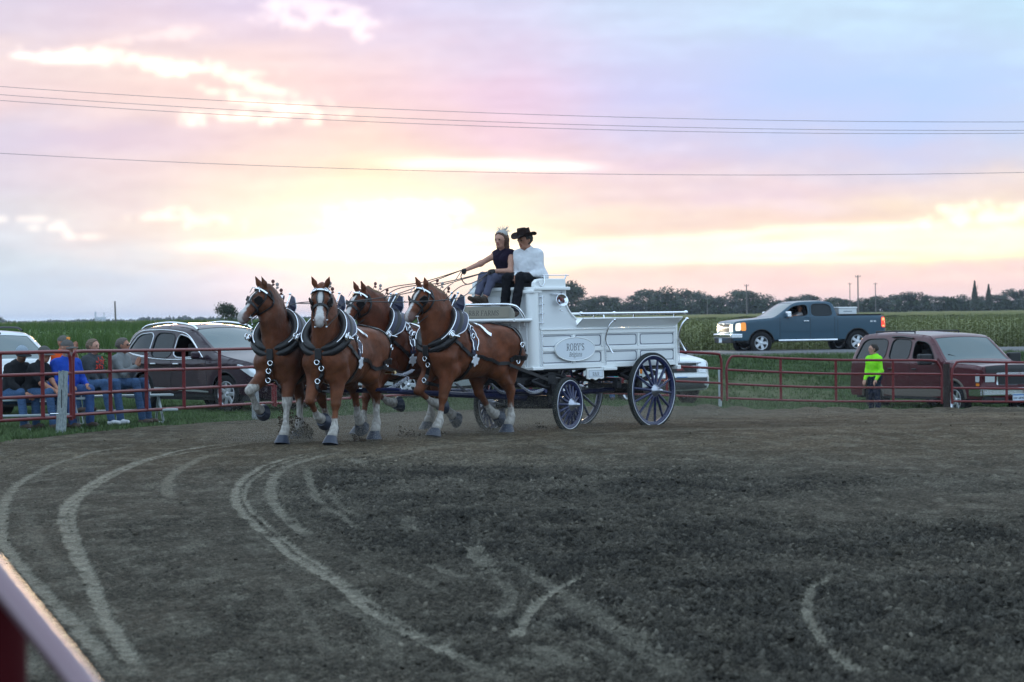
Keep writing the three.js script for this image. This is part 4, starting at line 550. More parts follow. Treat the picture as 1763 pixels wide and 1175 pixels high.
  for (const s of [-1, 1]) for (const [x, y] of [[0, 0.78], [2.2, 0.72]]) mesh('leaf_spring', merge(tube([[x - 0.5, y + 0.1, s * 0.46], [x, y - 0.02, s * 0.46], [x + 0.5, y + 0.1, s * 0.46]], 0.032, 20, 6), tube([[x - 0.5, y + 0.1, s * 0.46], [x, y + 0.2, s * 0.46], [x + 0.5, y + 0.1, s * 0.46]], 0.028, 20, 6), box(0.12, 0.2, 0.12, x, y - 0.04, s * 0.46)), iron, W);
  mesh('front_bolster', merge(box(0.2, 0.2, 0.96, 2.2, 0.86, 0), box(0.9, 0.1, 0.5, 2.2, 0.92, 0), box(0.9, 0.12, 0.08, 2.5, 0.82, -0.35), box(0.9, 0.12, 0.08, 2.5, 0.82, 0.35)), iron, W); mesh('rear_bolster', box(0.14, 0.14, 0.9, 0, 0.9, 0), iron, W);
  mesh('fifth_wheel', move(ring(0.36, 0.03, 'y', 30), 2.2, 0.74, 0), iron, W);
  mesh('front_axle_beam', (() => { const g = merge(bar([0, 0.42, -0.68], [0, 0.42, 0.68], 0.042), box(0.14, 0.18, 0.8, 0, 0.5, 0)); g.rotateY(8 * R); g.translate(2.2, 0, 0); return g; })(), iron, W);
  mesh('brake_gear', merge(bar([0.75, 0.8, -0.7], [0.75, 0.8, 0.7], 0.03), box(0.12, 0.16, 0.1, 0.72, 0.74, -0.6), box(0.12, 0.16, 0.1, 0.72, 0.74, 0.6), bar([0.75, 0.8, -0.3], [1.1, 0.94, -0.3], 0.02)), iron, W);
  // wheels
  const wheel = (r, n, name) => {
    const g = new THREE.Group(); g.name = name;
    const lathe = (pts) => { const q = new THREE.LatheGeometry(pts.map(([a, b]) => new THREE.Vector2(a, b)), 56); q.rotateX(Math.PI / 2); return q; };
    mesh('tyre', lathe([[r - 0.045, -0.035], [r - 0.012, -0.038], [r, -0.025], [r, 0.025], [r - 0.012, 0.038], [r - 0.045, 0.035]]), tyreM, g);
    mesh('felloe', lathe([[r - 0.045, -0.034], [r - 0.045, 0.034], [r - 0.06, 0.036], [r - 0.105, 0.03], [r - 0.11, 0.0], [r - 0.105, -0.03], [r - 0.06, -0.036], [r - 0.045, -0.034]]), navy, g);
    for (const s of [-1, 1]) { const q = new THREE.TorusGeometry(r - 0.05, 0.0055, 5, 60); q.translate(0, 0, s * 0.038); mesh('rim_line', q, whiteTrim, g); }
    const dish = 0.05;
    for (let i = 0; i < n; i++) { const a = i / n * 6.28319, c = Math.cos(a), s = Math.sin(a), q = bar([c * 0.1, s * 0.1, -dish], [c * (r - 0.1), s * (r - 0.1), 0], 0.026, 0.02, 8); mesh('spoke', q, navy, g); }
    mesh('spoke_sleeves', merge(Array.from({ length: n }, (_, i) => { const a = i / n * 6.28319; return bar([Math.cos(a) * 0.1, Math.sin(a) * 0.1, -dish - 0.024], [Math.cos(a) * (r * 0.62), Math.sin(a) * (r * 0.5), -0.03], 0.004, 0.002, 5); })), M([0.2, 0.22, 0.3], 0.4, 0.6), g);
    const hub = lathe([[0.0, -0.21], [0.02, -0.208], [0.026, -0.18], [0.036, -0.17], [0.04, -0.12], [0.06, -0.115], [0.068, -0.08], [0.098, -0.07], [0.102, -0.04], [0.09, 0.05], [0.06, 0.1], [0.05, 0.14], [0, 0.14]]); mesh('hub', hub, M([0.42, 0.44, 0.5], 0.3, 0.9), g);
    return g;
  };
  const put = (w, x, y, z, steer, far, roll) => { W.add(w); w.position.set(x, y, z); w.rotation.set(0, steer * R + (far ? Math.PI : 0), roll, 'YXZ'); };
  put(wheel(0.61, 14, 'rear_wheel'), 0, 0.605, -0.75, 0, false, 0.1); put(wheel(0.61, 14, 'rear_wheel'), 0, 0.605, 0.75, 0, true, 0.3);
  const fr = (s) => [2.2 + Math.sin(8 * R) * s * 0.72, s * 0.72 * Math.cos(8 * R)];
  { const [x, z] = fr(-1); put(wheel(0.425, 16, 'front_wheel'), x, 0.445, z, 8, false, 0.05); } { const [x, z] = fr(1); put(wheel(0.425, 16, 'front_wheel'), x, 0.43, z, 8, true, 0.2); }
  // pole, eveners, chains
  const d = (x, y, z) => { const v = V(x - 2.2, y, z).applyAxisAngle(V(0, 1, 0), 3 * R); return [v.x + 2.2, v.y, v.z]; };
  mesh('tongue', bar(d(2.3, 0.55, 0), d(6.15, 0.78, 0), 0.05, 0.035), navy, W); mesh('tongue_tip', bar(d(6.15, 0.78, 0), d(6.45, 0.8, 0), 0.038, 0.028), chrome, W);
  mesh('doubletree', merge(bar(d(2.95, 0.66, -0.6), d(2.95, 0.66, 0.6), 0.035), bar(d(3.02, 0.68, -0.95), d(3.02, 0.68, -0.22), 0.03), bar(d(3.02, 0.68, 0.22), d(3.02, 0.68, 0.95), 0.03)), navy, W);
  mesh('lead_bar', merge(bar(d(6.4, 0.78, -0.62), d(6.4, 0.78, 0.62), 0.032), bar(d(6.52, 0.8, -0.95), d(6.52, 0.8, -0.25), 0.028), bar(d(6.52, 0.8, 0.25), d(6.52, 0.8, 0.95), 0.028)), navy, W);
  mesh('neck_yoke', merge(bar(d(6.2, 1.04, -0.6), d(6.2, 1.04, 0.6), 0.024, 0.024), bar(d(6.2, 1.04, 0), d(6.15, 0.8, 0), 0.018)), brassy, W);
  const chainM = M([0.3, 0.31, 0.35], 0.38, 0.9); const chain = (a, b, sag = 0.08, n = 22) => { const c = new THREE.CatmullRomCurve3([V(...a), V(...a).lerp(V(...b), 0.5).add(V(0, -sag, 0)), V(...b)]), gs = []; for (let i = 0; i < n; i++) { const p = c.getPoint((i + 0.5) / n), t = c.getTangent((i + 0.5) / n), g = new THREE.TorusGeometry(0.022, 0.007, 5, 9); g.scale(1.5, 1, 1); g.rotateX(i % 2 ? Math.PI / 2 : 0.3); g.applyQuaternion(new THREE.Quaternion().setFromUnitVectors(V(1, 0, 0), t)); gs.push(move(g, p.x, p.y, p.z)); } return merge(gs); };
  for (const s of [-1, 1]) { mesh('trace_chain', merge(chain(d(3.02, 0.7, s * 0.3), d(3.6, 0.8, s * 0.34)), chain(d(3.02, 0.7, s * 0.9), d(3.6, 0.8, s * 0.86))), chainM, W); mesh('yoke_chain', chain(d(6.2, 1.02, s * 0.55), d(5.75, 1.06, s * 0.56), 0.04), chainM, W); mesh('evener_chain', chain(d(6.4, 0.78, s * 0.3), d(5.8, 0.95, s * 0.5), 0.06), chainM, W); }
}
wagon.updateMatrixWorld(true);

// ---------- people ----------
const skinTone = { fair: [0.47, 0.25, 0.18], tan: [0.36, 0.17, 0.11], pale: [0.5, 0.3, 0.22] };
const cloth = (c, r = 0.9) => new THREE.MeshPhysicalMaterial({ color: C(...c), roughness: r, specularIntensity: 0.2, bumpMap: rep(coatTex, 6), bumpScale: 0.012 });
const denimTex = noiseTexture(256, (u, v) => 0.72 + 0.3 * tiled((x, y) => fbm(x, y, 4), u, v, 10));
const denim = new THREE.MeshPhysicalMaterial({ color: C(0.075, 0.14, 0.27), roughness: 0.9, specularIntensity: 0.2, map: rep(denimTex, 3), bumpMap: rep(coatTex, 6), bumpScale: 0.012 });
function ik(a, b, l1, l2, hint) { const A = V(...a), B = V(...b), d = B.clone().sub(A), L = Math.min(d.length(), (l1 + l2) * 0.995), n = d.clone().normalize(); const x = (l1 * l1 - l2 * l2 + L * L) / (2 * L), h = Math.sqrt(Math.max(0, l1 * l1 - x * x)), p = V(...hint).addScaledVector(n, -V(...hint).dot(n)).normalize(); return A.addScaledVector(n, x).addScaledVector(p, h).toArray(); }
const v3 = (a, b, k = 1) => [a[0] + b[0] * k, a[1] + b[1] * k, a[2] + b[2] * k], mix3 = (a, b, t) => [0, 1, 2].map((i) => lerp(a[i], b[i], t));
/* o: s scale; pel, neck: points; head: yaw, pitch, tilt; hands [left, right] wrist points; knees, ankles [l, r]; toes yaw; clothes */
function person(o) {
  const t = thing('person', o.label, 'person', o.pos, o.turn ?? 0, o.group);
  const s = o.s ?? 1, fat = o.fat ?? 1, sw = (o.sw ?? 0.185) * s, skin = skinTone[o.skin ?? 'fair'], h = o.grid ?? 0.012;
  const pel = o.pel, neck = o.neck, spine = V(...neck).sub(V(...pel)), su = spine.clone().normalize();
  const ch = mix3(pel, neck, 0.68), twist = o.twist ?? 0, sd = V(Math.sin(-twist), 0, Math.cos(twist)), fwd = V(Math.cos(twist), 0, Math.sin(twist)).multiplyScalar(1); fwd.set(sd.z, 0, -sd.x);
  const sh = [-1, 1].map((k) => v3(v3(mix3(pel, neck, 0.86), sd.toArray(), k * sw), fwd.toArray(), 0.01));
  const el = [0, 1].map((i) => ik(sh[i], o.hands[i], 0.3 * s, 0.265 * s, o.elbow?.[i] ?? [-0.4, -0.7, i ? 0.5 : -0.5]));
  const hip = [-1, 1].map((k) => v3(pel, [0.0, -0.02 * s, k * 0.095 * s]));
  const torso = (g) => [[v3(pel, [0, 0, -0.07 * s]), v3(pel, [0, 0, 0.07 * s]), 0.145 * s * fat + g, undefined, 0.06], [mix3(pel, neck, 0.3), mix3(pel, neck, 0.45), 0.135 * s * fat + g, 0.14 * s * fat + g, 0.08, 1.12], [v3(ch, sd.toArray(), -0.07 * s), v3(ch, sd.toArray(), 0.07 * s), 0.135 * s * (0.5 + 0.5 * fat) + g, undefined, 0.08], [sh[0], sh[1], 0.062 * s + g, undefined, 0.06], ...[0, 1].map((i) => [mix3(neck, pel, 0.04), mix3(neck, sh[i], 0.75), 0.052 * s + g, 0.05 * s + g, 0.06]), ...(o.belly ? [[v3(mix3(pel, neck, 0.3), fwd.toArray(), 0.08), null, o.belly * s + g, undefined, 0.08]] : []), ...(o.bust ? [-1, 1].map((k) => [v3(v3(mix3(pel, neck, 0.68), fwd.toArray(), 0.09), sd.toArray(), 0.07 * k), null, o.bust + g, undefined, 0.05]) : [])];
  const upper = (i, g) => [sh[i], el[i], 0.058 * s * (0.7 + 0.3 * fat) + g, 0.045 * s + g, 0.05], fore = (i, g) => [el[i], o.hands[i], 0.045 * s + g, 0.03 * s + g, 0.04];
  const thigh = (i, g) => [hip[i], o.knees[i], 0.095 * s * (0.6 + 0.4 * fat) + g, 0.062 * s + g, 0.05], shin = (i, g, e = 1) => [o.knees[i], mix3(o.knees[i], o.ankles[i], e), 0.062 * s + g, lerp(0.062, 0.042, e) * s + g, 0.04];
  const toe = [0, 1].map((i) => { const y = (o.toes?.[i] ?? 0), p = o.toePitch?.[i] ?? 0; return [Math.cos(y) * Math.cos(p), Math.sin(p), Math.sin(y) * Math.cos(p)]; });
  // head frame
  const hy = o.headYaw ?? 0, hpch = o.headPitch ?? 0, fw = V(Math.cos(hy) * Math.cos(hpch), Math.sin(hpch), Math.sin(hy) * Math.cos(hpch)), sdh = V(-Math.sin(hy), 0, Math.cos(hy)), uph = sdh.clone().cross(fw).multiplyScalar(1); if (uph.y < 0) uph.negate();
  const hc = V(...(o.head ?? v3(v3(neck, su.toArray(), 0.17 * s), [0.02, 0, 0]))), hp = (f, u, sI = 0) => hc.clone().addScaledVector(fw, f * s).addScaledVector(uph, u * s).addScaledVector(sdh, sI * s).toArray();
  const headP = [[hp(-0.015, 0.03), hp(0.005, 0.03), 0.094 * s, 0.092 * s, 0.03], [hp(0.02, 0.0), hp(0.035, -0.07), 0.078 * s, 0.055 * s, 0.04], [hp(0.05, -0.092), null, 0.03 * s, undefined, 0.04], [hp(0.092, 0.012), hp(0.108, -0.02), 0.012 * s, 0.018 * s, 0.015], [hp(0.085, 0.035, -0.03), hp(0.085, 0.035, 0.03), 0.018 * s, undefined, 0.02], [hp(0.085, -0.052, -0.015), hp(0.085, -0.052, 0.015), 0.016 * s, undefined, 0.02], ...[-1, 1].map((k) => [hp(-0.01, 0.01, 0.088 * k), hp(-0.015, -0.02, 0.083 * k), 0.02 * s, 0.014 * s, 0.012])];
  const neckP = [mix3(neck, pel, 0.06), hp(-0.02, -0.05), 0.062 * s * (0.6 + 0.4 * fat), 0.055 * s, 0.04];
  const prims = [...torso(-0.012), neckP, ...headP, ...[0, 1].flatMap((i) => [upper(i, -0.004), fore(i, 0), thigh(i, -0.008), shin(i, -0.004), [o.ankles[i], v3(v3(o.ankles[i], [0, -0.03 * s, 0]), toe[i], 0.1 * s), 0.036 * s, 0.024 * s, 0.02]])];
  const mouth = V(...hp(0.1, -0.055));
  const skinGeo = body(prims, h, (x, y, z) => { const p = V(x, y, z), d = p.distanceTo(mouth), m = 0.94 + 0.12 * n3(x * 25, y * 25, z * 25); const fx = p.sub(hc).dot(fw); let c = skin.map((k) => k * m); if (d < 0.026 * s) c = [c[0] * 0.85, c[1] * 0.6, c[2] * 0.6]; if (o.beard) { const u = p.dot(uph); if (fx > 0.0 && u < -0.045 * s && u > -0.16 * s) c = c.map((k, i) => lerp(k, o.beard[i], 0.75)); } return c; });
  // hands: palm, four fingers of unequal length bent at the knuckles, a thumb from the side
  const hands = [0, 1].map((i) => {
    const W = o.hands[i], d = V(...(o.handDir?.[i] ?? V(...W).sub(V(...el[i])).normalize().toArray())).normalize(), n0 = V(...(o.palm?.[i] ?? [0, -1, 0])), n = n0.addScaledVector(d, -n0.dot(d)).normalize(), sI = d.clone().cross(n).normalize().multiplyScalar(i ? 1 : -1), curl = o.curl?.[i] ?? 0.5;
    const q = (a, b, c) => V(...W).addScaledVector(d, a * s).addScaledVector(sI, b * s).addScaledVector(n, c * s).toArray(); const hpz = [[q(0, 0, 0), q(0.03, 0, 0), 0.028 * s, 0.024 * s, 0.02]];
    [-0.03, -0.01, 0.01, 0.028].forEach((b, f) => { const L = [0.075, 0.085, 0.08, 0.062][f]; hpz.push([q(0.02, b * 0.7, 0), q(0.085, b, 0), 0.016 * s, 0.0115 * s, 0.012]); const a1 = curl * 0.8, a2 = curl * 1.7, x1 = 0.085 + L * 0.5 * Math.cos(a1), y1 = L * 0.5 * Math.sin(a1), x2 = x1 + L * 0.5 * Math.cos(a2), y2 = y1 + L * 0.5 * Math.sin(a2); hpz.push([q(0.085, b, 0), q(x1, b, y1), 0.01 * s, 0.009 * s, 0.004], [q(x1, b, y1), q(x2, b, y2), 0.009 * s, 0.0075 * s, 0.004]); });
    hpz.push([q(0.015, -0.022, 0.005), q(0.05, -0.05, 0.018), 0.014 * s, 0.011 * s, 0.012], [q(0.05, -0.05, 0.018), q(0.082, -0.048, 0.035), 0.0105 * s, 0.0085 * s, 0.004]);
    return { geo: body(hpz, 0.0055, () => skin, 0.03) };
  });
  const skinM = new THREE.MeshPhysicalMaterial({ vertexColors: true, roughness: 0.55, specularIntensity: 0.6 });
  const cc = (g) => { const q = clean(g); if (g.attributes.color) { const src = g.index ? g.toNonIndexed() : g; q.setAttribute('color', src.attributes.color); } return q; };
  mesh('body', mergeGeometries(o.gloves ? [cc(skinGeo)] : [skinGeo, ...hands.map((x) => x.geo)].map(cc)), skinM, t);
  if (o.gloves) for (const x of hands) { x.geo.deleteAttribute('color'); mesh('glove', x.geo, o.gloves, t); }
  // clothes
  const sleeve = o.sleeve ?? 'long', top = [...torso(0.006)];
  for (const i of [0, 1]) { if (sleeve === 'long') top.push(upper(i, 0.012), [el[i], mix3(el[i], o.hands[i], 0.97), 0.057 * s, 0.042 * s, 0.04]); else if (sleeve === 'short') top.push([sh[i], mix3(sh[i], el[i], 0.75), 0.075 * s, 0.068 * s, 0.05]); }
  if (o.collarUp !== false) top.push([mix3(neck, pel, 0.1), v3(neck, su.toArray(), 0.02 * s), 0.078 * s, 0.07 * s, 0.04]);
  if (o.hood) top.push([v3(v3(neck, fwd.toArray(), -0.09 * s), su.toArray(), -0.01), null, 0.08 * s, undefined, 0.05]);
  const folds = (prm, amp) => { const f0 = field(prm); return surface((x, y, z) => f0(x, y, z) + amp * (n3(x * 9, y * 7 + 5, z * 9) + 0.45 * n3(x * 19, y * 15, z * 19)), bounds(prm), h); };
  mesh(o.topName ?? 'shirt', folds(top, 0.006), o.top, t);
  const e = o.cropped ? 0.72 : 0.97, low = [[v3(pel, [0, -0.02, -0.07 * s]), v3(pel, [0, -0.02, 0.07 * s]), 0.146 * s * fat + 0.004, undefined, 0.05], ...[0, 1].flatMap((i) => [thigh(i, 0.012), [o.knees[i], mix3(o.knees[i], o.ankles[i], e), 0.074 * s, (o.cropped ? 0.06 : 0.066) * s, 0.04]])];
  mesh('trousers', folds(low, 0.006), o.bottom, t);
  for (const i of [0, 1]) { const A = v3(o.ankles[i], [0, -0.03 * s, 0]); const heel = v3(A, toe[i], -0.05 * s), tip = v3(A, toe[i], 0.16 * s), sg = body([[v3(A, [0, 0.05, 0]), A, 0.048 * s, 0.05 * s, 0.03], [heel, A, 0.04 * s, 0.046 * s, 0.03], [A, tip, 0.046 * s, 0.036 * s, 0.03]], 0.011); mesh('shoe', sg, o.shoes ?? M([0.05, 0.035, 0.03], 0.6), t); }
  // face
  for (const k of [-1, 1]) mesh('eye', sph(0.015 * s, ...hp(0.0985, 0.014, 0.034 * k), 0.7, 0.75, 1.1, 8), eyeM, t);
  mesh('eyebrows', merge(...[-1, 1].map((k) => bar(hp(0.103, 0.036, 0.016 * k), hp(0.09, 0.038, 0.052 * k), 0.006 * s, 0.004 * s, 5))), M(o.hair ?? [0.04, 0.03, 0.025], 0.8), t); mesh('lips', sph(0.012 * s, ...hp(0.101, -0.052), 0.6, 0.55, 2, 8), M([skin[0] * 0.75, skin[1] * 0.5, skin[2] * 0.5], 0.5), t);
  if (o.glasses) mesh('glasses', merge(...[-1, 1].map((k) => sph(0.026 * s, ...hp(0.1, 0.015, 0.033 * k), 0.5, 0.75, 1, 9)), bar(hp(0.09, 0.02, 0.06), hp(-0.01, 0.02, 0.09), 0.004 * s), bar(hp(0.09, 0.02, -0.06), hp(-0.01, 0.02, -0.09), 0.004 * s)), M([0.01, 0.01, 0.012], 0.1), t);
  // hair: a shell over the skull, cut off at the face
  if (o.hair) {
    const hl = o.hairLong ?? 0, hpz = [[hp(-0.025, 0.04), hp(0.0, 0.045), 0.104 * s, 0.1 * s, 0.03], [hp(-0.05, 0.0), hp(-0.05, -0.04 - hl * 0.04), 0.088 * s, 0.07 * s, 0.05]]; if (hl) for (const k of [-1, 1]) hpz.push([hp(-0.03, 0.0, 0.075 * k), hp(-0.05, -0.1 - 0.12 * hl, 0.075 * k), 0.045 * s, 0.035 * s, 0.04]);
    const f0 = field(hpz), g = surface((x, y, z) => { const p = V(x, y, z).sub(hc), a = p.dot(fw) / s, b = p.dot(uph) / s; const cut = Math.max(a - 0.045 - 0.45 * Math.max(0, b - 0.05), -(b + 0.09 + (hl ? 0.3 : 0) + Math.min(0, a * 0.6))) * s; return Math.max(f0(x, y, z) + 0.006 * n3(x * 40, y * 26, z * 40), cut); }, bounds(hpz), 0.009); mesh('hair', g, M(o.hair, 0.65), t);
  }
  const frameM = new THREE.Matrix4().makeBasis(fw, uph, sdh).setPosition(hc);
  if (o.cap) { // baseball cap: dome, button and curved peak
    const dome = new THREE.SphereGeometry(0.112 * s, 22, 10, 0, 6.2832, 0, 1.5); dome.scale(1.02, 0.95, 0.93); dome.translate(-0.008 * s, 0.04 * s, 0); const button = sph(0.012 * s, -0.008 * s, 0.145 * s, 0); const cg = merge(dome, button); cg.rotateZ(-0.06 + (o.capTilt ?? 0)); cg.applyMatrix4(frameM);
    mesh('cap', cg, o.cap, t);
    const peak = grid(10, 5, (u, v) => { const a = (u - 0.5) * 2.1, r = lerp(0.1, 0.215, v) * s; return [Math.cos(a) * r * (1 + 0.0 * v) - 0.005 * s, 0.052 * s - 0.018 * s * v - 0.03 * s * (Math.sin(a) ** 2), Math.sin(a) * r * lerp(1, 0.72, v)]; }); const pk2 = peak.clone(); pk2.translate(0, -0.006, 0); const pg = merge(peak, pk2); pg.rotateZ(-0.1 + (o.capTilt ?? 0)); pg.applyMatrix4(frameM); mesh('cap_peak', pg, o.peak ?? o.cap, t);
    if (o.capLogo) { const lg = box(0.02 * s, 0.05 * s, 0.09 * s, 0.098 * s, 0.095 * s, 0, 0.008); lg.rotateZ(-0.06 + (o.capTilt ?? 0)); lg.applyMatrix4(frameM); mesh('cap_badge', lg, o.capLogo, t); }
  }
  if (o.cowboy) {
    const crown = new THREE.CylinderGeometry(0.088, 0.108, 0.125, 26, 4); { const p = crown.attributes.position; for (let i = 0; i < p.count; i++) { const y = p.getY(i), r = Math.hypot(p.getX(i), p.getZ(i)); p.setX(i, p.getX(i) * 1.14); if (y > 0.05) p.setY(i, y - 0.035 * Math.exp(-(p.getZ(i) ** 2) / 0.0012) * (r < 0.08 ? 1 : 0.7) + 0.004); } } crown.translate(0, 0.13, 0); crown.computeVertexNormals();
    const dent = grid(8, 8, (u, v) => { const a = (u - 0.5) * 0.19, b = (v - 0.5) * 0.165, e2 = (a / 0.1) ** 2 + (b / 0.088) ** 2, k = e2 > 1 ? 1 / Math.sqrt(e2) : 1; return [a * k, 0.19 - 0.03 * Math.exp(-((b * k) ** 2) / 0.0012), b * k]; });
    const brim = (dy) => grid(40, 5, (u, v) => { const a = u * 6.28319, r = lerp(0.1, 0.19, v); return [Math.cos(a) * r * 1.12, 0.07 + dy + 0.055 * v * v * Math.sin(a) ** 2 - 0.022 * v * Math.cos(a) ** 2, Math.sin(a) * r]; });
    const hg = merge(crown, dent, brim(0), brim(0.007)); hg.applyMatrix4(frameM); mesh('cowboy_hat', hg, o.cowboy, t); const hb = new THREE.CylinderGeometry(0.109, 0.111, 0.022, 26, 1, true); hb.scale(1.14, 1, 1); hb.translate(0, 0.082, 0); hb.applyMatrix4(frameM); mesh('hat_band', hb, M([0.02, 0.012, 0.01], 0.5), t);
  }
  t.userData.hp = undefined; delete t.userData.hp;
  return { t, hp, hands: o.hands, frameM, fwd, chest: ch };
}
// the two on the wagon seat (coordinates of the wagon: x forward, z to its right)
const onWagon = (o) => person({ ...o, pos: WAG.pos, turn: facing(WAG.psi) });
const darkTop = cloth([0.018, 0.012, 0.026]), whiteShirt = cloth([0.74, 0.76, 0.8], 0.8), black = cloth([0.012, 0.012, 0.015]), greyPants = cloth([0.1, 0.105, 0.16], 0.8);
{
  const zw = 0.2, wy = 2.41;
  const w = onWagon({ label: 'woman in a dark sleeveless top and feathered hair piece holding the reins on the wagon', s: 0.98, sw: 0.165, fat: 0.9, skin: 'fair', pel: [2.42, wy, zw], neck: [2.52, wy + 0.44, zw], headYaw: -0.12, headPitch: -0.1, hands: [[2.86, wy + 0.12, zw - 0.1], [3.02, wy + 0.14, zw + 0.36]], elbow: [[-0.2, -0.8, -0.5], [-0.2, -0.7, 0.6]], handDir: [[0.9, -0.15, 0.1], [0.95, -0.2, -0.1]], palm: [[0, -0.3, 1], [0, -0.3, -1]], curl: [1.5, 1.5], gloves: leather, knees: [[2.86, wy + 0.03, zw - 0.06], [2.9, wy + 0.03, zw + 0.1]], ankles: [[3.02, 2.09, zw - 0.02], [3.06, 2.09, zw + 0.11]], toes: [0, 0.05], toePitch: [0.35, 0.35], sleeve: 'none', top: darkTop, topName: 'top', bottom: greyPants, cropped: true, shoes: M([0.05, 0.035, 0.025], 0.6), hair: [0.09, 0.045, 0.028], hairLong: 1, bust: 0.06, collarUp: false, grid: 0.011 });
  const r = mulberry(4), fe = []; for (let i = 0; i < 34; i++) { const a = rr(-1.4, 1.4, r), b = rr(-1.2, 1.2, r), L = rr(0.11, 0.18, r), c = V(...w.hp(-0.04, 0.09, 0.0)), d = V(-Math.abs(Math.cos(b)) * 0.7 + 0.1, Math.cos(a), Math.sin(b)).normalize(); fe.push(bar(c, c.clone().addScaledVector(d, L), 0.009, 0.003, 4)); } fe.push(sph(0.088, ...w.hp(-0.03, 0.085), 1.15, 0.85, 1.15)); mesh('feather_hairpiece', merge(fe), M([0.34, 0.33, 0.32], 0.85), w.t);
  const zm = -0.26, my = 2.42;
  onWagon({ label: 'man in a white shirt and black cowboy hat seated beside the driver with folded hands', s: 1.03, sw: 0.2, fat: 1.2, belly: 0.12, skin: 'tan', pel: [2.36, my, zm], neck: [2.48, my + 0.42, zm], headYaw: 0.12, headPitch: -0.16, head: [2.56, my + 0.575, zm], hands: [[2.7, my + 0.02, zm - 0.05], [2.7, my + 0.03, zm + 0.06]], elbow: [[-0.5, -0.5, -0.7], [-0.5, -0.5, 0.7]], handDir: [[0.6, -0.5, 0.6], [0.6, -0.5, -0.6]], curl: [0.9, 0.9], knees: [[2.82, my + 0.0, zm - 0.13], [2.8, my, zm + 0.15]], ankles: [[2.96, 1.9, zm - 0.12], [2.88, 1.9, zm + 0.16]], toes: [-0.1, 0.1], sleeve: 'long', top: whiteShirt, bottom: black, shoes: M([0.07, 0.05, 0.04], 0.6), hair: [0.02, 0.015, 0.012], cowboy: M([0.022, 0.013, 0.012], 0.8), grid: 0.011 });
  // reins from her hands to the four bits
  const L = (p) => wagon.localToWorld(V(...p)), reins = thing('driving_reins', 'long leather reins running from the driver’s gloved hands to the horses', 'reins');
  const line = (a, mids, b, sag) => { const P = [a, ...mids, b], q = []; for (let i = 0; i < P.length; i++) { q.push(P[i]); if (i < P.length - 1) q.push(P[i].clone().lerp(P[i + 1], 0.5).add(V(0, -sag * P[i].distanceTo(P[i + 1]), 0))); } mesh('rein', tube(q, 0.0075, 60, 5), leather, reins); };
  const hl = L([2.94, wy + 0.12, zw - 0.1]), hr = L([3.1, wy + 0.14, zw + 0.36]);
  line(hl, [H.near_wheel.world(0.3, 2.2, -0.12)], H.near_wheel.bit(-1), 0.02); line(hr, [H.near_wheel.world(0.3, 2.2, 0.12)], H.near_wheel.bit(1), 0.02); line(hl, [H.far_wheel.world(0.3, 2.2, -0.12)], H.far_wheel.bit(-1), 0.02); line(hr, [H.far_wheel.world(0.3, 2.2, 0.12)], H.far_wheel.bit(1), 0.02);
  line(hl, [H.near_wheel.world(0.4, 2.05, -0.2), H.near_lead.world(0.3, 2.0, -0.22)], H.near_lead.bit(-1), 0.012); line(hr, [H.far_wheel.world(0.4, 2.05, 0.2), H.far_lead.world(0.3, 2.0, 0.22)], H.far_lead.bit(1), 0.012); line(hl, [H.far_wheel.world(0.5, 2.1, -0.24), H.far_lead.world(0.3, 2.0, -0.2)], H.far_lead.bit(-1), 0.012);
  mesh('rein_tail', tube([L([2.86, wy + 0.13, zw - 0.1]), L([2.95, wy + 0.02, zw + 0.05]), L([3.05, wy - 0.08, zw + 0.3]), L([3.08, wy + 0.04, zw + 0.4]), L([3.03, wy + 0.13, zw + 0.36])], 0.009, 30, 5), leather, reins);
}

// ---------- vehicles ----------
const glassM = MP([0.012, 0.017, 0.02], 0.04, 0, { ior: 1.5, specularIntensity: 0.55 }), windM = MP([0.05, 0.085, 0.09], 0.06, 0.1, { ior: 1.75 }), rubber = M([0.022, 0.022, 0.023], 0.85), trimBlack = M([0.02, 0.02, 0.022], 0.55), alloy = M([0.6, 0.62, 0.66], 0.28, 0.9), cabin = M([0.03, 0.03, 0.032], 0.9), lampClear = MP([0.72, 0.76, 0.8], 0.12, 0.35, { clearcoat: 1 }), amber = MP([0.75, 0.22, 0.03], 0.2, 0, { clearcoat: 1 }), redLens = MP([0.45, 0.02, 0.02], 0.2, 0, { clearcoat: 1 });
const paint = (c, metal = 0.25) => MP(c, 0.4, metal, { clearcoat: 0.55, clearcoatRoughness: 0.05, specularIntensity: 0.35 });
const chaikin = (p, n, q = 0.2) => { for (let k = 0; k < n; k++) { const o = [p[0]]; for (let i = 0; i < p.length - 1; i++) { const a = p[i], b = p[i + 1]; if (i > 0) o.push([lerp(a[0], b[0], q), lerp(a[1], b[1], q)]); if (i < p.length - 2) o.push([lerp(a[0], b[0], 1 - q), lerp(a[1], b[1], 1 - q)]); } o.push(p[p.length - 1]); p = o; } return p; };
const resample = (p, step) => { const o = []; for (let i = 0; i < p.length - 1; i++) { const a = p[i], b = p[i + 1], n = Math.max(1, Math.round(Math.hypot(b[0] - a[0], b[1] - a[1]) / step)); for (let k = 0; k < n; k++) o.push([lerp(a[0], b[0], k / n), lerp(a[1], b[1], k / n)]); } o.push(p[p.length - 1]); return o; };
const poly = (pts, n = 2, q = 0.16) => { const p = chaikin([...pts, pts[0], pts[1]], n, q); return p.slice(1, -1).filter((v, i, a) => i === 0 || Math.hypot(v[0] - a[i - 1][0], v[1] - a[i - 1][1]) > 0.004); };
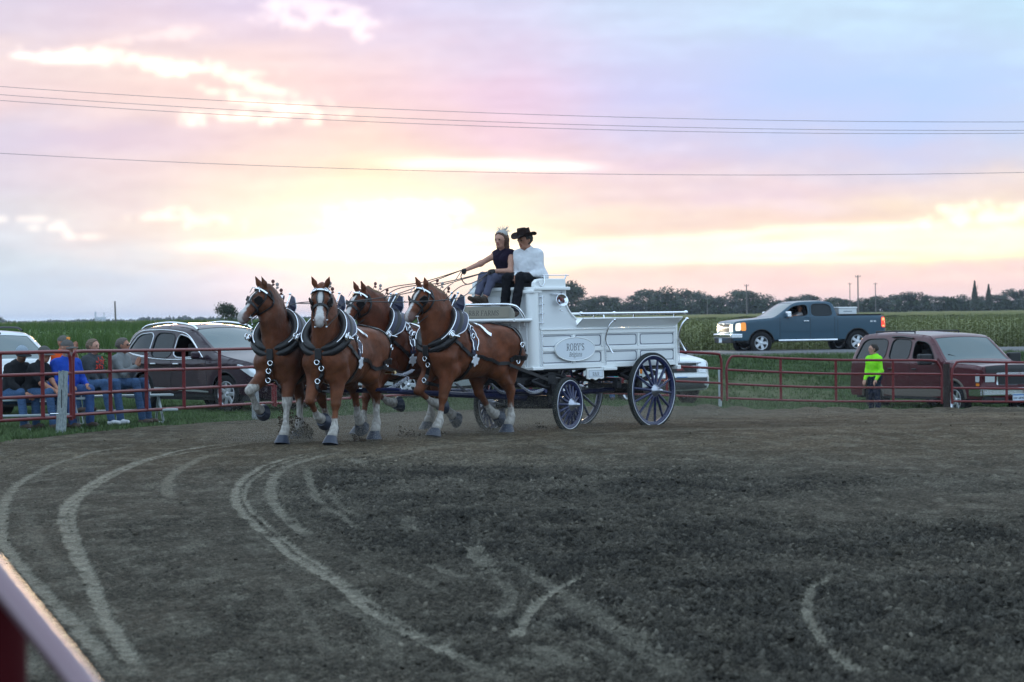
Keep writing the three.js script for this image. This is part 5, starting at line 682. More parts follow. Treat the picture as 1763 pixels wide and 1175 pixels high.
function car(o) {
  const t = thing(o.name, o.label, o.category, o.pos, o.turn, o.group); if (o.scale) t.scale.setScalar(o.scale); if (o.sink) t.position.y -= o.sink;
  const prof = resample(chaikin(o.profile, 2), 0.07), r = o.round ?? 0.08, belt = o.belt, xm = (o.profile[0][0] + o.profile[o.profile.length - 1][0]) / 2, hl = (o.profile[0][0] - o.profile[o.profile.length - 1][0]) / 2;
  const w = (x, y) => { const u = (x - xm) / hl; let k = o.half - (o.nose ?? 0.12) * Math.max(0, u) ** 5 - (o.tail ?? 0.07) * Math.max(0, -u) ** 6; if (y > belt) k -= (o.tumble ?? 0.24) * (y - belt); else k -= 0.18 * Math.max(0, y - belt + 0.12) ** 2 + 0.25 * Math.max(0, 0.55 - y) ** 2; return k + (o.crease ? 0.012 * Math.exp(-(((y - o.crease) / 0.04) ** 2)) : 0); };
  const dist = (x, y) => { let m = 1e9; for (let i = 1; i < prof.length; i++) { const [ax, ay] = prof[i - 1], [bx, by] = prof[i], dx = bx - ax, dy = by - ay, q = clamp(((x - ax) * dx + (y - ay) * dy) / (dx * dx + dy * dy)); const d = (x - ax - q * dx) ** 2 + (y - ay - q * dy) ** 2; if (d < m) m = d; } return Math.sqrt(m); };
  const zAt = (x, y, off = 0) => { const d = dist(x, y); return w(x, y) - (d < r ? r - Math.sqrt(Math.max(0, r * r - (r - d) ** 2)) : 0) + off; };
  const sideSheet = (outline, holes, s, off, edge = 0.085) => {
    const sh = new THREE.Shape(outline.map((p) => new THREE.Vector2(...p))); for (const h of holes) sh.holes.push(new THREE.Path(h.map((p) => new THREE.Vector2(...p))));
    let g = new THREE.ShapeGeometry(sh, 1).toNonIndexed(); g = new TessellateModifier(edge, 12).modify(g); const p = g.attributes.position, n = new Float32Array(p.count * 3);
    const cache = new Map(), Z = (x, y) => { const k = Math.round(x * 4000) * 100000 + Math.round(y * 4000); let v = cache.get(k); if (v === undefined) cache.set(k, v = zAt(x, y)); return v; };
    for (let i = 0; i < p.count; i++) { const x = p.getX(i), y = p.getY(i), z = Z(x, y), e = 0.012, dx = (Z(x + e, y) - Z(x - e, y)) / (2 * e), dy = (Z(x, y + e) - Z(x, y - e)) / (2 * e), l = Math.hypot(dx, dy, 1); p.setZ(i, s * (z + off)); n.set([-dx / l, -dy / l, s / l], i * 3); }
    if (s < 0) { const a = p.array; for (let i = 0; i < a.length; i += 9) for (let c = 0; c < 3; c++) { let q = a[i + c]; a[i + c] = a[i + 3 + c]; a[i + 3 + c] = q; q = n[i + c]; n[i + c] = n[i + 3 + c]; n[i + 3 + c] = q; } }
    g.setAttribute('normal', new THREE.BufferAttribute(n, 3)); return g;
  };
  const strip = (i0, i1, t0, t1, off, nt = 14) => grid(nt, i1 - i0, (u, v) => { const k = Math.round(lerp(i0, i1, v)), a = prof[Math.max(0, k - 1)], b = prof[Math.min(prof.length - 1, k + 1)], L = Math.hypot(b[0] - a[0], b[1] - a[1]) || 1, nx = -(b[1] - a[1]) / L * -1, ny = (b[0] - a[0]) / L * -1; const tt = lerp(t0, t1, u), we = w(...prof[k]) - r, c = (o.crown ?? 0.035) * (1 - tt * tt) + off; return [prof[k][0] + nx * c, prof[k][1] + ny * c, tt * we]; });
  // outline of the side with wheel arches
  const ra = o.arch, base = o.sill, out = [...prof.map((p) => [...p])], last = out[out.length - 1], first = out[0]; const bottom = [];
  for (const cx of [...o.wheels].sort((a, b) => a - b)) for (let i = 0; i <= 14; i++) { const a = Math.PI - i / 14 * Math.PI; const y = o.wheelR + Math.sin(a) * ra; if (y >= base) bottom.push([cx + Math.cos(a) * ra, y]); else bottom.push([cx + Math.cos(a) * ra, base]); }
  out.push([last[0], base], ...bottom, [first[0], base]);
  const outline = out.filter((p, i, a) => i === 0 || Math.hypot(p[0] - a[i - 1][0], p[1] - a[i - 1][1]) > 1e-4);
  const wins = o.windows.map((q) => poly(q.pts)), geos = [];
  for (const s of [-1, 1]) geos.push(sideSheet(outline, wins, s, 0));
  const iy = (test) => { let a = -1, b = -1; prof.forEach(([x, y], i) => { if (test(x, y)) { if (a < 0) a = i; b = i; } }); return [a, b]; };
  const [wa, wb] = iy((x, y) => x < o.shield[0] && x > o.shield[1] && y > belt), [ba, bb] = o.backlight ? iy((x, y) => x < o.backlight[0] && x > o.backlight[1] && y > belt) : [-1, -1];
  const cuts = [[0, wa, -1, 1], [wa, wb, -1, -0.93], [wa, wb, 0.93, 1], ...(ba >= 0 ? [[wb, ba, -1, 1], [ba, bb, -1, -0.9], [ba, bb, 0.9, 1], [bb, prof.length - 1, -1, 1]] : [[wb, prof.length - 1, -1, 1]])];
  for (const [a, b, c, d] of cuts) geos.push(strip(a, b, c, d, 0, d - c > 1 ? 14 : 2));
  const bodyMesh = mesh('body', merge(geos), o.paint, t);
  mesh('windscreen', strip(wa, wb, -0.94, 0.94, -0.006), windM, t); if (ba >= 0) mesh('rear_window', strip(ba, bb, -0.91, 0.91, -0.006), glassM, t);
  o.windows.forEach((q, i) => { for (const s of [-1, 1]) { if (!(q.open && s === q.open)) mesh('side_window', sideSheet(wins[i], [], s, -0.012, 0.2), glassM, t); const loop = wins[i].map(([x, y]) => V(x, y, s * zAt(x, y, 0.002))); mesh('window_trim', new THREE.TubeGeometry(new THREE.CatmullRomCurve3(loop, true, 'catmullrom', 0.1), 60, q.trim ?? 0.012, 5, true), q.trimM ?? trimBlack, t); } });
  // dark cabin: floor, back, far door, roof lining, seats
  { const [x0, x1] = o.cabin; mesh('cabin', merge(box(x1 - x0, 0.04, o.half * 1.7, (x0 + x1) / 2, belt - 0.5, 0, 0), box(0.04, 0.9, o.half * 1.6, x0, belt - 0.05, 0, 0), box(0.3, 0.3, o.half * 1.6, x1 - 0.15, belt - 0.2, 0, 0.05), ...[-1, 1].flatMap((s) => [box(0.16, 0.7, 0.5, (o.seat ?? (x0 + x1) / 2) - 0.3, belt - 0.02, s * 0.42, 0.06), box(0.14, 0.2, 0.26, (o.seat ?? (x0 + x1) / 2) - 0.34, belt + 0.42, s * 0.42, 0.05), box(0.5, 0.14, 0.5, o.seat ?? (x0 + x1) / 2, belt - 0.36, s * 0.42, 0.05)])), cabin, t); }
  // underbody and wheel wells
  mesh('underbody', merge(box(hl * 2 - 0.3, 0.16, o.half * 1.7, xm, base + 0.02, 0, 0), ...o.wheels.flatMap((cx) => { const g = new THREE.CylinderGeometry(ra + 0.02, ra + 0.02, o.half * 1.86, 22, 1, true, 0, Math.PI); g.rotateX(Math.PI / 2); g.rotateZ(Math.PI / 2 - Math.PI / 2); return [box(ra * 2, 0.05, o.half * 1.8, cx, o.wheelR + ra * 0.98, 0, 0), box(0.04, ra, o.half * 1.8, cx - ra, o.wheelR + ra * 0.5, 0, 0), box(0.04, ra, o.half * 1.8, cx + ra, o.wheelR + ra * 0.5, 0, 0)]; })), trimBlack, t);
  for (const cx of o.wheels) for (const s of [-1, 1]) {
    const g = new THREE.Group(); g.name = 'wheel'; t.add(g); g.position.set(cx, o.wheelR, s * (o.half - 0.14)); g.rotation.y = (s < 0 ? Math.PI : 0) + (cx > xm ? (o.steer ?? 0) : 0);
    const lathe = (pts, n = 36) => { const q = new THREE.LatheGeometry(pts.map(([a, b]) => new THREE.Vector2(a, b)), n); q.rotateX(Math.PI / 2); return q; }, Rw = o.wheelR, Rr = o.rimR ?? Rw * 0.64;
    mesh('tyre', lathe([[Rr, -0.1], [Rw - 0.03, -0.115], [Rw, -0.09], [Rw, 0.09], [Rw - 0.03, 0.115], [Rr + 0.04, 0.118], [Rr, 0.1]]), rubber, g);
    const sp = [lathe([[Rr, -0.1], [Rr, 0.105], [Rr - 0.025, 0.108], [Rr - 0.04, 0.06], [Rr - 0.05, -0.06]]), lathe([[0, 0.075], [0.06, 0.07], [0.085, 0.05], [0.085, 0.0]], 20)]; const ns = o.spokes ?? 5;
    for (let i = 0; i < ns; i++) { const a = i / ns * 6.28319, q = extrude([[0.05, -0.045], [Rr - 0.02, -0.03 * (o.spokeW ?? 1.4)], [Rr - 0.02, 0.03 * (o.spokeW ?? 1.4)], [0.05, 0.045]], 0.04, 0.008); q.rotateZ(a); q.translate(0, 0, 0.055); sp.push(q); }
    mesh('rim', merge(sp), o.rimM ?? alloy, g); mesh('brake_disc', lathe([[0, -0.02], [Rr - 0.05, -0.02], [Rr - 0.05, 0.0], [0, 0.0]], 20), trimBlack, g);
  }
  const api = { t, zAt, w, strip, prof, bodyMesh,
    side: (name, pts, m, off = 0.008, sides = [-1, 1], edge = 0.12) => { for (const s of sides) mesh(name, sideSheet(poly(pts, 1), [], s, off, edge), m, t); },
    front: (name, y0, y1, t0, t1, m, off = 0.01) => { const half = Math.floor(prof.length / 3), idx = []; for (let i = 0; i < half; i++) if (prof[i][1] >= y0 && prof[i][1] <= y1) idx.push(i); if (idx.length > 1) mesh(name, strip(idx[0], idx[idx.length - 1], t0, t1, off, 10), m, t); },
    rear: (name, y0, y1, t0, t1, m, off = 0.01) => { const idx = []; for (let i = Math.floor(prof.length * 0.6); i < prof.length; i++) if (prof[i][1] >= y0 && prof[i][1] <= y1) idx.push(i); if (idx.length > 1) mesh(name, strip(idx[0], idx[idx.length - 1], t0, t1, off, 10), m, t); },
    mirrors: (x, y, m, big = 1) => { for (const s of [-1, 1]) { const z = zAt(x, y); mesh('wing_mirror', merge(box(0.1 * big, 0.15 * big, 0.2 * big, x - 0.02, y + 0.06, s * (z + 0.15 * big), 0.04), box(0.06, 0.05, 0.12, x, y, s * (z + 0.03), 0.02)), m, t); } },
    handles: (xs, y, m) => { for (const x of xs) for (const s of [-1, 1]) mesh('door_handle', box(0.2, 0.035, 0.03, x, y, s * (zAt(x, y) + 0.022), 0.012), m, t); },
    seams: (lines) => { for (const s of [-1, 1]) for (const l of lines) mesh('door_seam', merge(l.slice(1).map((b, i) => { const a = l[i], n = Math.max(1, Math.round(Math.hypot(b[0] - a[0], b[1] - a[1]) / 0.12)); return Array.from({ length: n }, (_, k) => { const p = (q) => { const x = lerp(a[0], b[0], q), y = lerp(a[1], b[1], q); return [x, y, s * (zAt(x, y) + 0.0005)]; }; return bar(p(k / n), p((k + 1) / n), 0.006, 0.006, 4); }); })), trimBlack, t); },
    lip: (m, rad = 0.02) => { for (const cx of o.wheels) for (const s of [-1, 1]) mesh('arch_lip', tube(Array.from({ length: 15 }, (_, i) => { const a = lerp(0.05, Math.PI - 0.05, i / 14), x = cx + Math.cos(a) * ra, y = Math.max(base, o.wheelR + Math.sin(a) * ra); return [x, y, s * (zAt(x, y) - 0.004)]; }), rad, 30, 5), m, t); },
    plate: (x, y, z, tilt = 0) => { const g = box(0.012, 0.155, 0.31, 0, 0, 0, 0.003); g.rotateZ(tilt); g.translate(x, y, z); mesh('number_plate', g, plateM, t); },
  };
  return api;
}
const plateM = M([0.62, 0.7, 0.78], 0.4);
const toRight = (phi) => -phi * R;
const placeWheel = (px, py0, D, lx, lz, turn) => { // so that a given wheel contact stands at that photo column and distance
  const p = at(px, py0, D), c = Math.cos(turn), s = Math.sin(turn); const x = p.x - (lx * c + lz * s), z = p.z - (-lx * s + lz * c); return [x, ground(p.x, p.z) - 0.01, z]; };
const plateText = (api, x, y, z, tilt, txt) => { const g = new THREE.PlaneGeometry(0.3, 0.145); g.rotateY(Math.PI / 2); g.rotateZ(tilt); g.translate(x + 0.008, y, z); mesh('plate_print', g, lettering(0.3, 0.145, 256, (c, w, h) => { c.fillStyle = '#cfdcec'; c.fillRect(0, 0, w, h); c.fillStyle = '#5b86b8'; c.fillRect(0, 0, w, h * 0.22); c.fillStyle = '#24324a'; c.textAlign = 'center'; c.textBaseline = 'middle'; c.font = 'bold ' + Math.round(h * 0.5) + 'px sans-serif'; c.fillText(txt, w / 2, h * 0.62); }), api.t); };
{ // dark red crossover beside the bench
  const turn = toRight(50), P = [[2.5, 0.28], [2.56, 0.5], [2.55, 0.72], [2.46, 0.9], [2.2, 1.02], [1.35, 1.14], [0.95, 1.24], [0.1, 1.68], [-0.4, 1.75], [-1.4, 1.76], [-2.0, 1.7], [-2.28, 1.58], [-2.48, 1.2], [-2.52, 0.9], [-2.56, 0.55], [-2.52, 0.3]];
  const a = car({ name: 'crossover', label: 'dark red crossover with chrome roof rails parked behind the fence beside the bench', category: 'car', pos: placeWheel(395, 712, 58.5, 1.5, 0.85, turn), turn, profile: P, half: 0.98, belt: 1.08, tumble: 0.3, nose: 0.2, tail: 0.16, round: 0.1, sill: 0.3, wheels: [1.5, -1.5], wheelR: 0.38, rimR: 0.26, arch: 0.44, steer: 0.12, shield: [1.1, 0.05], backlight: [-2.2, -2.6], crown: 0.05, cabin: [-2.1, 0.9], seat: 0.1, crease: 0.98, paint: paint([0.022, 0.009, 0.016], 0.15), spokes: 7, spokeW: 1.1,
    windows: [{ pts: [[0.72, 1.13], [0.12, 1.52], [-0.32, 1.6], [-0.38, 1.1]], open: 1, trim: 0.014, trimM: alloy }, { pts: [[-0.46, 1.1], [-0.42, 1.6], [-1.16, 1.63], [-1.24, 1.11]] }, { pts: [[-1.32, 1.12], [-1.24, 1.63], [-1.85, 1.59], [-2.2, 1.28], [-2.15, 1.2]], trim: 0.014, trimM: alloy }] });
  a.seams([[[0.85, 1.12], [0.88, 0.45], [0.78, 0.36]], [[-0.42, 1.08], [-0.44, 0.36]], [[-1.28, 1.1], [-1.2, 0.8], [-1.06, 0.5]]]); a.handles([-0.2, -1.05], 0.98, alloy); a.mirrors(0.72, 1.1, a.bodyMesh.material); a.lip(trimBlack, 0.012);
  for (const s of [-1, 1]) { mesh('roof_rail', merge(tube([[0.15, 1.68, s * 0.68], [-0.1, 1.77, s * 0.67], [-0.9, 1.83, s * 0.66], [-1.7, 1.78, s * 0.66], [-1.95, 1.7, s * 0.67]], 0.024, 30, 7)), chrome, a.t); }
  mesh('window_line', merge(...[-1, 1].map((s) => tube([[0.75, 1.11], [0.1, 1.54], [-0.4, 1.65], [-1.2, 1.68], [-1.9, 1.62], [-2.25, 1.26], [-1.6, 1.13], [-0.5, 1.07], [0.75, 1.1]].map(([x, y]) => [x, y, s * (a.zAt(x, y) + 0.004)]), 0.011, 60, 5))), chrome, a.t);
  a.side('headlight', [[2.35, 0.7], [2.45, 0.86], [1.95, 0.99], [1.9, 0.94]], lampClear); a.front('headlight', 0.68, 0.88, 0.55, 0.98, lampClear); a.front('headlight', 0.68, 0.88, -0.98, -0.55, lampClear); a.front('grille', 0.5, 0.86, -0.42, 0.42, alloy); a.front('lower_grille', 0.3, 0.48, -0.8, 0.8, trimBlack); a.side('side_moulding', [[0.95, 0.4], [0.95, 0.44], [-1.05, 0.5], [-1.05, 0.46]], alloy, 0.012); a.side('lower_sill', [[1.02, 0.31], [1.02, 0.36], [-1.02, 0.36], [-1.02, 0.31]], trimBlack, 0.01);
  a.plate(2.585, 0.42, 0, 0); mesh('sunroof', a.strip(...(() => { let i0 = 0, i1 = 0; a.prof.forEach(([x, y], i) => { if (x > -0.35 && y > 1.5) i0 = i; if (x > -1.3 && y > 1.5) i1 = i; }); return [i0, i1]; })(), -0.6, 0.6, 0.004), glassM, a.t); mesh('aerial', bar([-1.75, 1.76, 0], [-1.95, 1.98, 0], 0.006), trimBlack, a.t);
}
{ // maroon full-size SUV at right
  const turn = toRight(65), P = [[2.72, 0.38], [2.86, 0.45], [2.87, 0.66], [2.79, 0.7], [2.8, 1.1], [2.76, 1.2], [1.5, 1.265], [1.3, 1.29], [0.62, 1.83], [0.4, 1.9], [-1.0, 1.95], [-2.3, 1.92], [-2.5, 1.86], [-2.78, 1.3], [-2.84, 0.9], [-2.88, 0.6], [-2.82, 0.45]];
  const maroon = paint([0.075, 0.012, 0.018], 0.1);
  const a = car({ name: 'large_suv', label: 'maroon full size SUV with chrome grille parked behind the boy in neon yellow', category: 'suv', pos: placeWheel(1650, 707, 72.5, 1.92, 0.95, turn), turn, scale: 1.08, profile: P, half: 1.0, belt: 1.24, tumble: 0.26, nose: 0.07, tail: 0.05, round: 0.07, sill: 0.44, wheels: [1.78, -1.7], wheelR: 0.4, rimR: 0.25, arch: 0.47, shield: [1.35, 0.55], backlight: [-2.5, -2.83], crown: 0.04, cabin: [-2.3, 1.2], seat: 0.3, sink: 0.13, paint: maroon,
    windows: [{ pts: [[1.02, 1.3], [0.6, 1.72], [0.02, 1.78], [0.0, 1.3]], open: 1 }, { pts: [[-0.16, 1.3], [-0.12, 1.79], [-0.98, 1.82], [-1.05, 1.3]] }, { pts: [[-1.2, 1.3], [-1.16, 1.82], [-2.26, 1.8], [-2.55, 1.34], [-2.5, 1.3]] }] });
  a.seams([[[1.2, 1.26], [1.2, 0.5]], [[-0.08, 1.26], [-0.08, 0.48]], [[-1.12, 1.26], [-1.12, 0.7], [-1.2, 0.5]]]); a.handles([0.15, -0.9], 1.1, trimBlack); a.mirrors(0.98, 1.28, trimBlack, 1.7); a.lip(M([0.1, 0.085, 0.07], 0.6), 0.04);
  a.side('two_tone_panel', [[1.3, 0.46], [1.3, 0.66], [-1.25, 0.66], [-1.25, 0.46]], M([0.12, 0.1, 0.085], 0.45), 0.006); a.side('side_moulding', [[1.25, 0.8], [1.25, 0.86], [-1.2, 0.86], [-1.2, 0.8]], maroon, 0.02);
  a.front('bug_shield', 1.04, 1.17, -0.95, 0.95, trimBlack, 0.02); a.front('grille_surround', 0.72, 1.06, -0.62, 0.62, chrome, 0.012); a.front('grille', 0.76, 1.02, -0.56, 0.56, trimBlack, 0.03); for (const s of [-1, 1]) { a.front('headlight', 0.82, 1.02, s > 0 ? 0.68 : -0.97, s > 0 ? 0.97 : -0.68, lampClear, 0.014); a.front('marker_lamp', 0.73, 0.8, s > 0 ? 0.68 : -0.97, s > 0 ? 0.97 : -0.68, amber, 0.014); }
  a.side('marker_lamp', [[2.74, 0.74], [2.74, 0.8], [2.62, 0.8], [2.62, 0.74]], amber); a.side('headlight', [[2.74, 0.83], [2.74, 1.02], [2.6, 1.02], [2.6, 0.83]], lampClear);
  mesh('bumper', merge(box(0.14, 0.2, 1.9, 2.84, 0.6, 0, 0.04), box(0.5, 0.2, 0.06, 2.6, 0.6, 0.95, 0.03), box(0.5, 0.2, 0.06, 2.6, 0.6, -0.95, 0.03)), chrome, a.t); mesh('bumper_valance', merge(box(0.14, 0.18, 1.8, 2.8, 0.42, 0, 0.03), box(0.05, 0.1, 0.3, 2.88, 0.42, 0.5), box(0.05, 0.1, 0.3, 2.88, 0.42, -0.5)), trimBlack, a.t);
  a.plate(2.925, 0.47, 0, 0); plateText(a, 2.928, 0.47, 0, 0, 'UW 4890'); mesh('wipers', merge(...[-1, 1].map((s) => bar([1.28, 1.32, s * 0.15 + 0.1], [1.12, 1.45, s * 0.5 + 0.2], 0.012))), trimBlack, a.t);
  for (const s of [-1, 1]) { mesh('window_visor', a && tube([[-0.1, 1.82, s * (a.zAt(-0.1, 1.8) + 0.02)], [-0.6, 1.86, s * (a.zAt(-0.6, 1.84) + 0.02)], [-1.0, 1.85, s * (a.zAt(-1.0, 1.83) + 0.02)]], 0.022, 12, 6), trimBlack, a.t); mesh('roof_rack', merge(bar([-0.4, 1.99, s * 0.62], [-2.1, 1.98, s * 0.62], 0.018), ...[-0.4, -1.2, -2.1].map((x) => bar([x, 1.9, s * 0.62], [x, 1.99, s * 0.62], 0.016))), trimBlack, a.t); }
  a.side('running_board', [[1.2, 0.4], [1.2, 0.46], [-1.1, 0.46], [-1.1, 0.4]], trimBlack, 0.08);
}
{ // blue-grey pickup on the road
  const turn = facing(15), P = [[2.86, 0.42], [2.93, 0.5], [2.93, 0.7], [2.86, 0.76], [2.84, 1.1], [2.72, 1.19], [1.5, 1.27], [1.28, 1.32], [0.62, 1.78], [0.35, 1.84], [-0.6, 1.86], [-0.9, 1.8], [-1.02, 1.4], [-1.03, 1.335], [-1.12, 1.325], [-2.78, 1.33], [-2.85, 1.28], [-2.88, 0.6], [-2.85, 0.5]];
  const blue = paint([0.035, 0.075, 0.11], 0.25);
  const a = car({ name: 'pickup_truck', label: 'blue grey pickup truck with lit lamps driving along the road', category: 'pickup', pos: placeWheel(1310, 608, 102.6, 1.84, -0.88, turn), turn, profile: P, half: 1.0, belt: 1.29, tumble: 0.26, nose: 0.09, tail: 0.03, round: 0.07, sill: 0.5, wheels: [1.84, -1.8], wheelR: 0.4, rimR: 0.25, arch: 0.48, shield: [1.32, 0.56], backlight: [-0.92, -1.03], crown: 0.03, cabin: [-0.9, 1.2], seat: 0.35, paint: blue, spokes: 5, spokeW: 1.9,
    windows: [{ pts: [[1.0, 1.34], [0.66, 1.68], [0.1, 1.75], [0.08, 1.34]], open: -1 }, { pts: [[-0.06, 1.34], [-0.06, 1.76], [-0.62, 1.76], [-0.78, 1.68], [-0.84, 1.34]] }] });
  a.seams([[[1.15, 1.3], [1.15, 0.55]], [[0.0, 1.82], [0.0, 0.52]], [[-0.92, 1.3], [-0.92, 0.52]], [[-1.04, 1.32], [-1.04, 0.52]]]); a.handles([0.16], 1.16, chrome); a.mirrors(0.92, 1.34, chrome, 1.45); a.lip(trimBlack, 0.018);
  a.side('door_moulding', [[1.1, 0.8], [1.1, 0.86], [-0.9, 0.86], [-0.9, 0.8]], blue, 0.022); mesh('running_board', merge(...[-1, 1].map((s) => bar([1.22, 0.48, s * 1.02], [-1.0, 0.48, s * 1.02], 0.045, 0.045, 10))), chrome, a.t);
  a.front('grille', 0.78, 1.08, -0.66, 0.66, trimBlack, 0.012); mesh('grille_bar', box(0.05, 0.075, 1.3, 2.88, 0.95, 0, 0.02), chrome, a.t); mesh('grille_bar', box(0.05, 0.03, 1.3, 2.86, 1.1, 0, 0.01), chrome, a.t); mesh('bumper', merge(box(0.14, 0.16, 1.84, 2.92, 0.66, 0, 0.04), box(0.4, 0.16, 0.06, 2.74, 0.66, 0.94, 0.03), box(0.4, 0.16, 0.06, 2.74, 0.66, -0.94, 0.03)), chrome, a.t); mesh('lower_bumper', box(0.14, 0.16, 1.8, 2.88, 0.49, 0, 0.03), trimBlack, a.t); a.plate(2.965, 0.5, 0.2, 0);
  mesh('bed_void', merge(box(1.6, 0.02, 1.7, -1.95, 1.34, 0, 0)), trimBlack, a.t); mesh('bed_rail', merge(...[-1, 1].map((s) => box(1.74, 0.03, 0.07, -1.95, 1.365, s * 0.89, 0.01))), trimBlack, a.t);
  mesh('badge', merge(...[[-2.45, 0.07], [-2.32, 0.07]].map(([x]) => box(0.09, 0.05, 0.006, x, 1.12, -(a.zAt(x, 1.12) + 0.003), 0.002))), alloy, a.t);
  // lit head lamps and tail lamps
  const lit = MP([0.9, 0.86, 0.75], 0.3, 0, { emissive: C(1, 0.86, 0.6), emissiveIntensity: 0.8 }), litA = MP([0.8, 0.3, 0.05], 0.3, 0, { emissive: C(1, 0.32, 0.05), emissiveIntensity: 0.5 }), litR = MP([0.5, 0.03, 0.02], 0.3, 0, { emissive: C(1, 0.07, 0.03), emissiveIntensity: 1.1 }), litR2 = MP([0.6, 0.1, 0.05], 0.3, 0, { emissive: C(1, 0.28, 0.1), emissiveIntensity: 2.2 });
  for (const s of [-1, 1]) { a.front('headlight', 0.8, 1.1, s > 0 ? 0.68 : -0.98, s > 0 ? 0.98 : -0.68, lit, 0.016); a.side('headlight', [[2.8, 0.84], [2.78, 1.1], [2.6, 1.13], [2.6, 0.84]], lit, 0.012, [s]); a.side('turn_lamp', [[2.6, 0.84], [2.6, 1.13], [2.42, 1.14], [2.4, 0.84]], litA, 0.012, [s]); a.side('tail_lamp', [[-2.7, 0.9], [-2.7, 1.27], [-2.84, 1.27], [-2.86, 0.9]], litR, 0.014, [s]); a.side('tail_lamp_bulb', [[-2.72, 1.14], [-2.72, 1.24], [-2.82, 1.24], [-2.82, 1.14]], litR2, 0.02, [s]); a.side('tail_lamp_bulb', [[-2.73, 0.93], [-2.73, 0.98], [-2.82, 0.98], [-2.82, 0.93]], litR2, 0.02, [s]);
    const hl = new THREE.PointLight(C(1, 0.85, 0.6), 1.5); hl.position.set(3.05, 0.95, s * 0.78); a.t.add(hl); const rl = new THREE.PointLight(C(1, 0.1, 0.05), 0.5); rl.position.set(-3.05, 1.1, s * 0.85); a.t.add(rl); }
  // white box on the bed and the driver
  const bp = a.t.localToWorld(V(-1.5, 1.38, -0.55)); const wb = thing('tool_box', 'white storage box standing in the bed of the pickup truck', 'box', bp.toArray(), turn); mesh('box_body', box(0.68, 0.2, 0.5, 0, 0.1, 0, 0.02), M([0.62, 0.64, 0.66], 0.5), wb); mesh('box_lid', box(0.72, 0.06, 0.54, 0, 0.23, 0, 0.02), M([0.72, 0.73, 0.74], 0.5), wb);
  mesh('box_print', (() => { const g = new THREE.PlaneGeometry(0.4, 0.1); g.rotateY(Math.PI); g.translate(0, 0.1, -0.2515); return g; })(), lettering(0.4, 0.1, 128, (c, w, h) => { c.fillStyle = '#d2d4d6'; c.fillRect(0, 0, w, h); c.fillStyle = '#8f979e'; c.fillRect(w * 0.08, h * 0.3, w * 0.84, h * 0.4); }), wb);
  person({ label: 'driver leaning an arm out of the open pickup window', pos: a.t.position.toArray(), turn, s: 1, skin: 'tan', pel: [0.3, 0.98, -0.46], neck: [0.22, 1.44, -0.5], headYaw: -0.9, hands: [[0.78, 1.32, -1.02], [0.85, 1.3, -0.3]], elbow: [[-0.3, -0.8, -0.6], [-0.3, -0.8, 0.4]], knees: [[0.74, 1.02, -0.58], [0.74, 1.02, -0.32]], ankles: [[0.9, 0.72, -0.58], [0.9, 0.72, -0.32]], sleeve: 'short', top: cloth([0.3, 0.28, 0.28]), bottom: denim, hair: [0.03, 0.02, 0.015], grid: 0.018 });
}
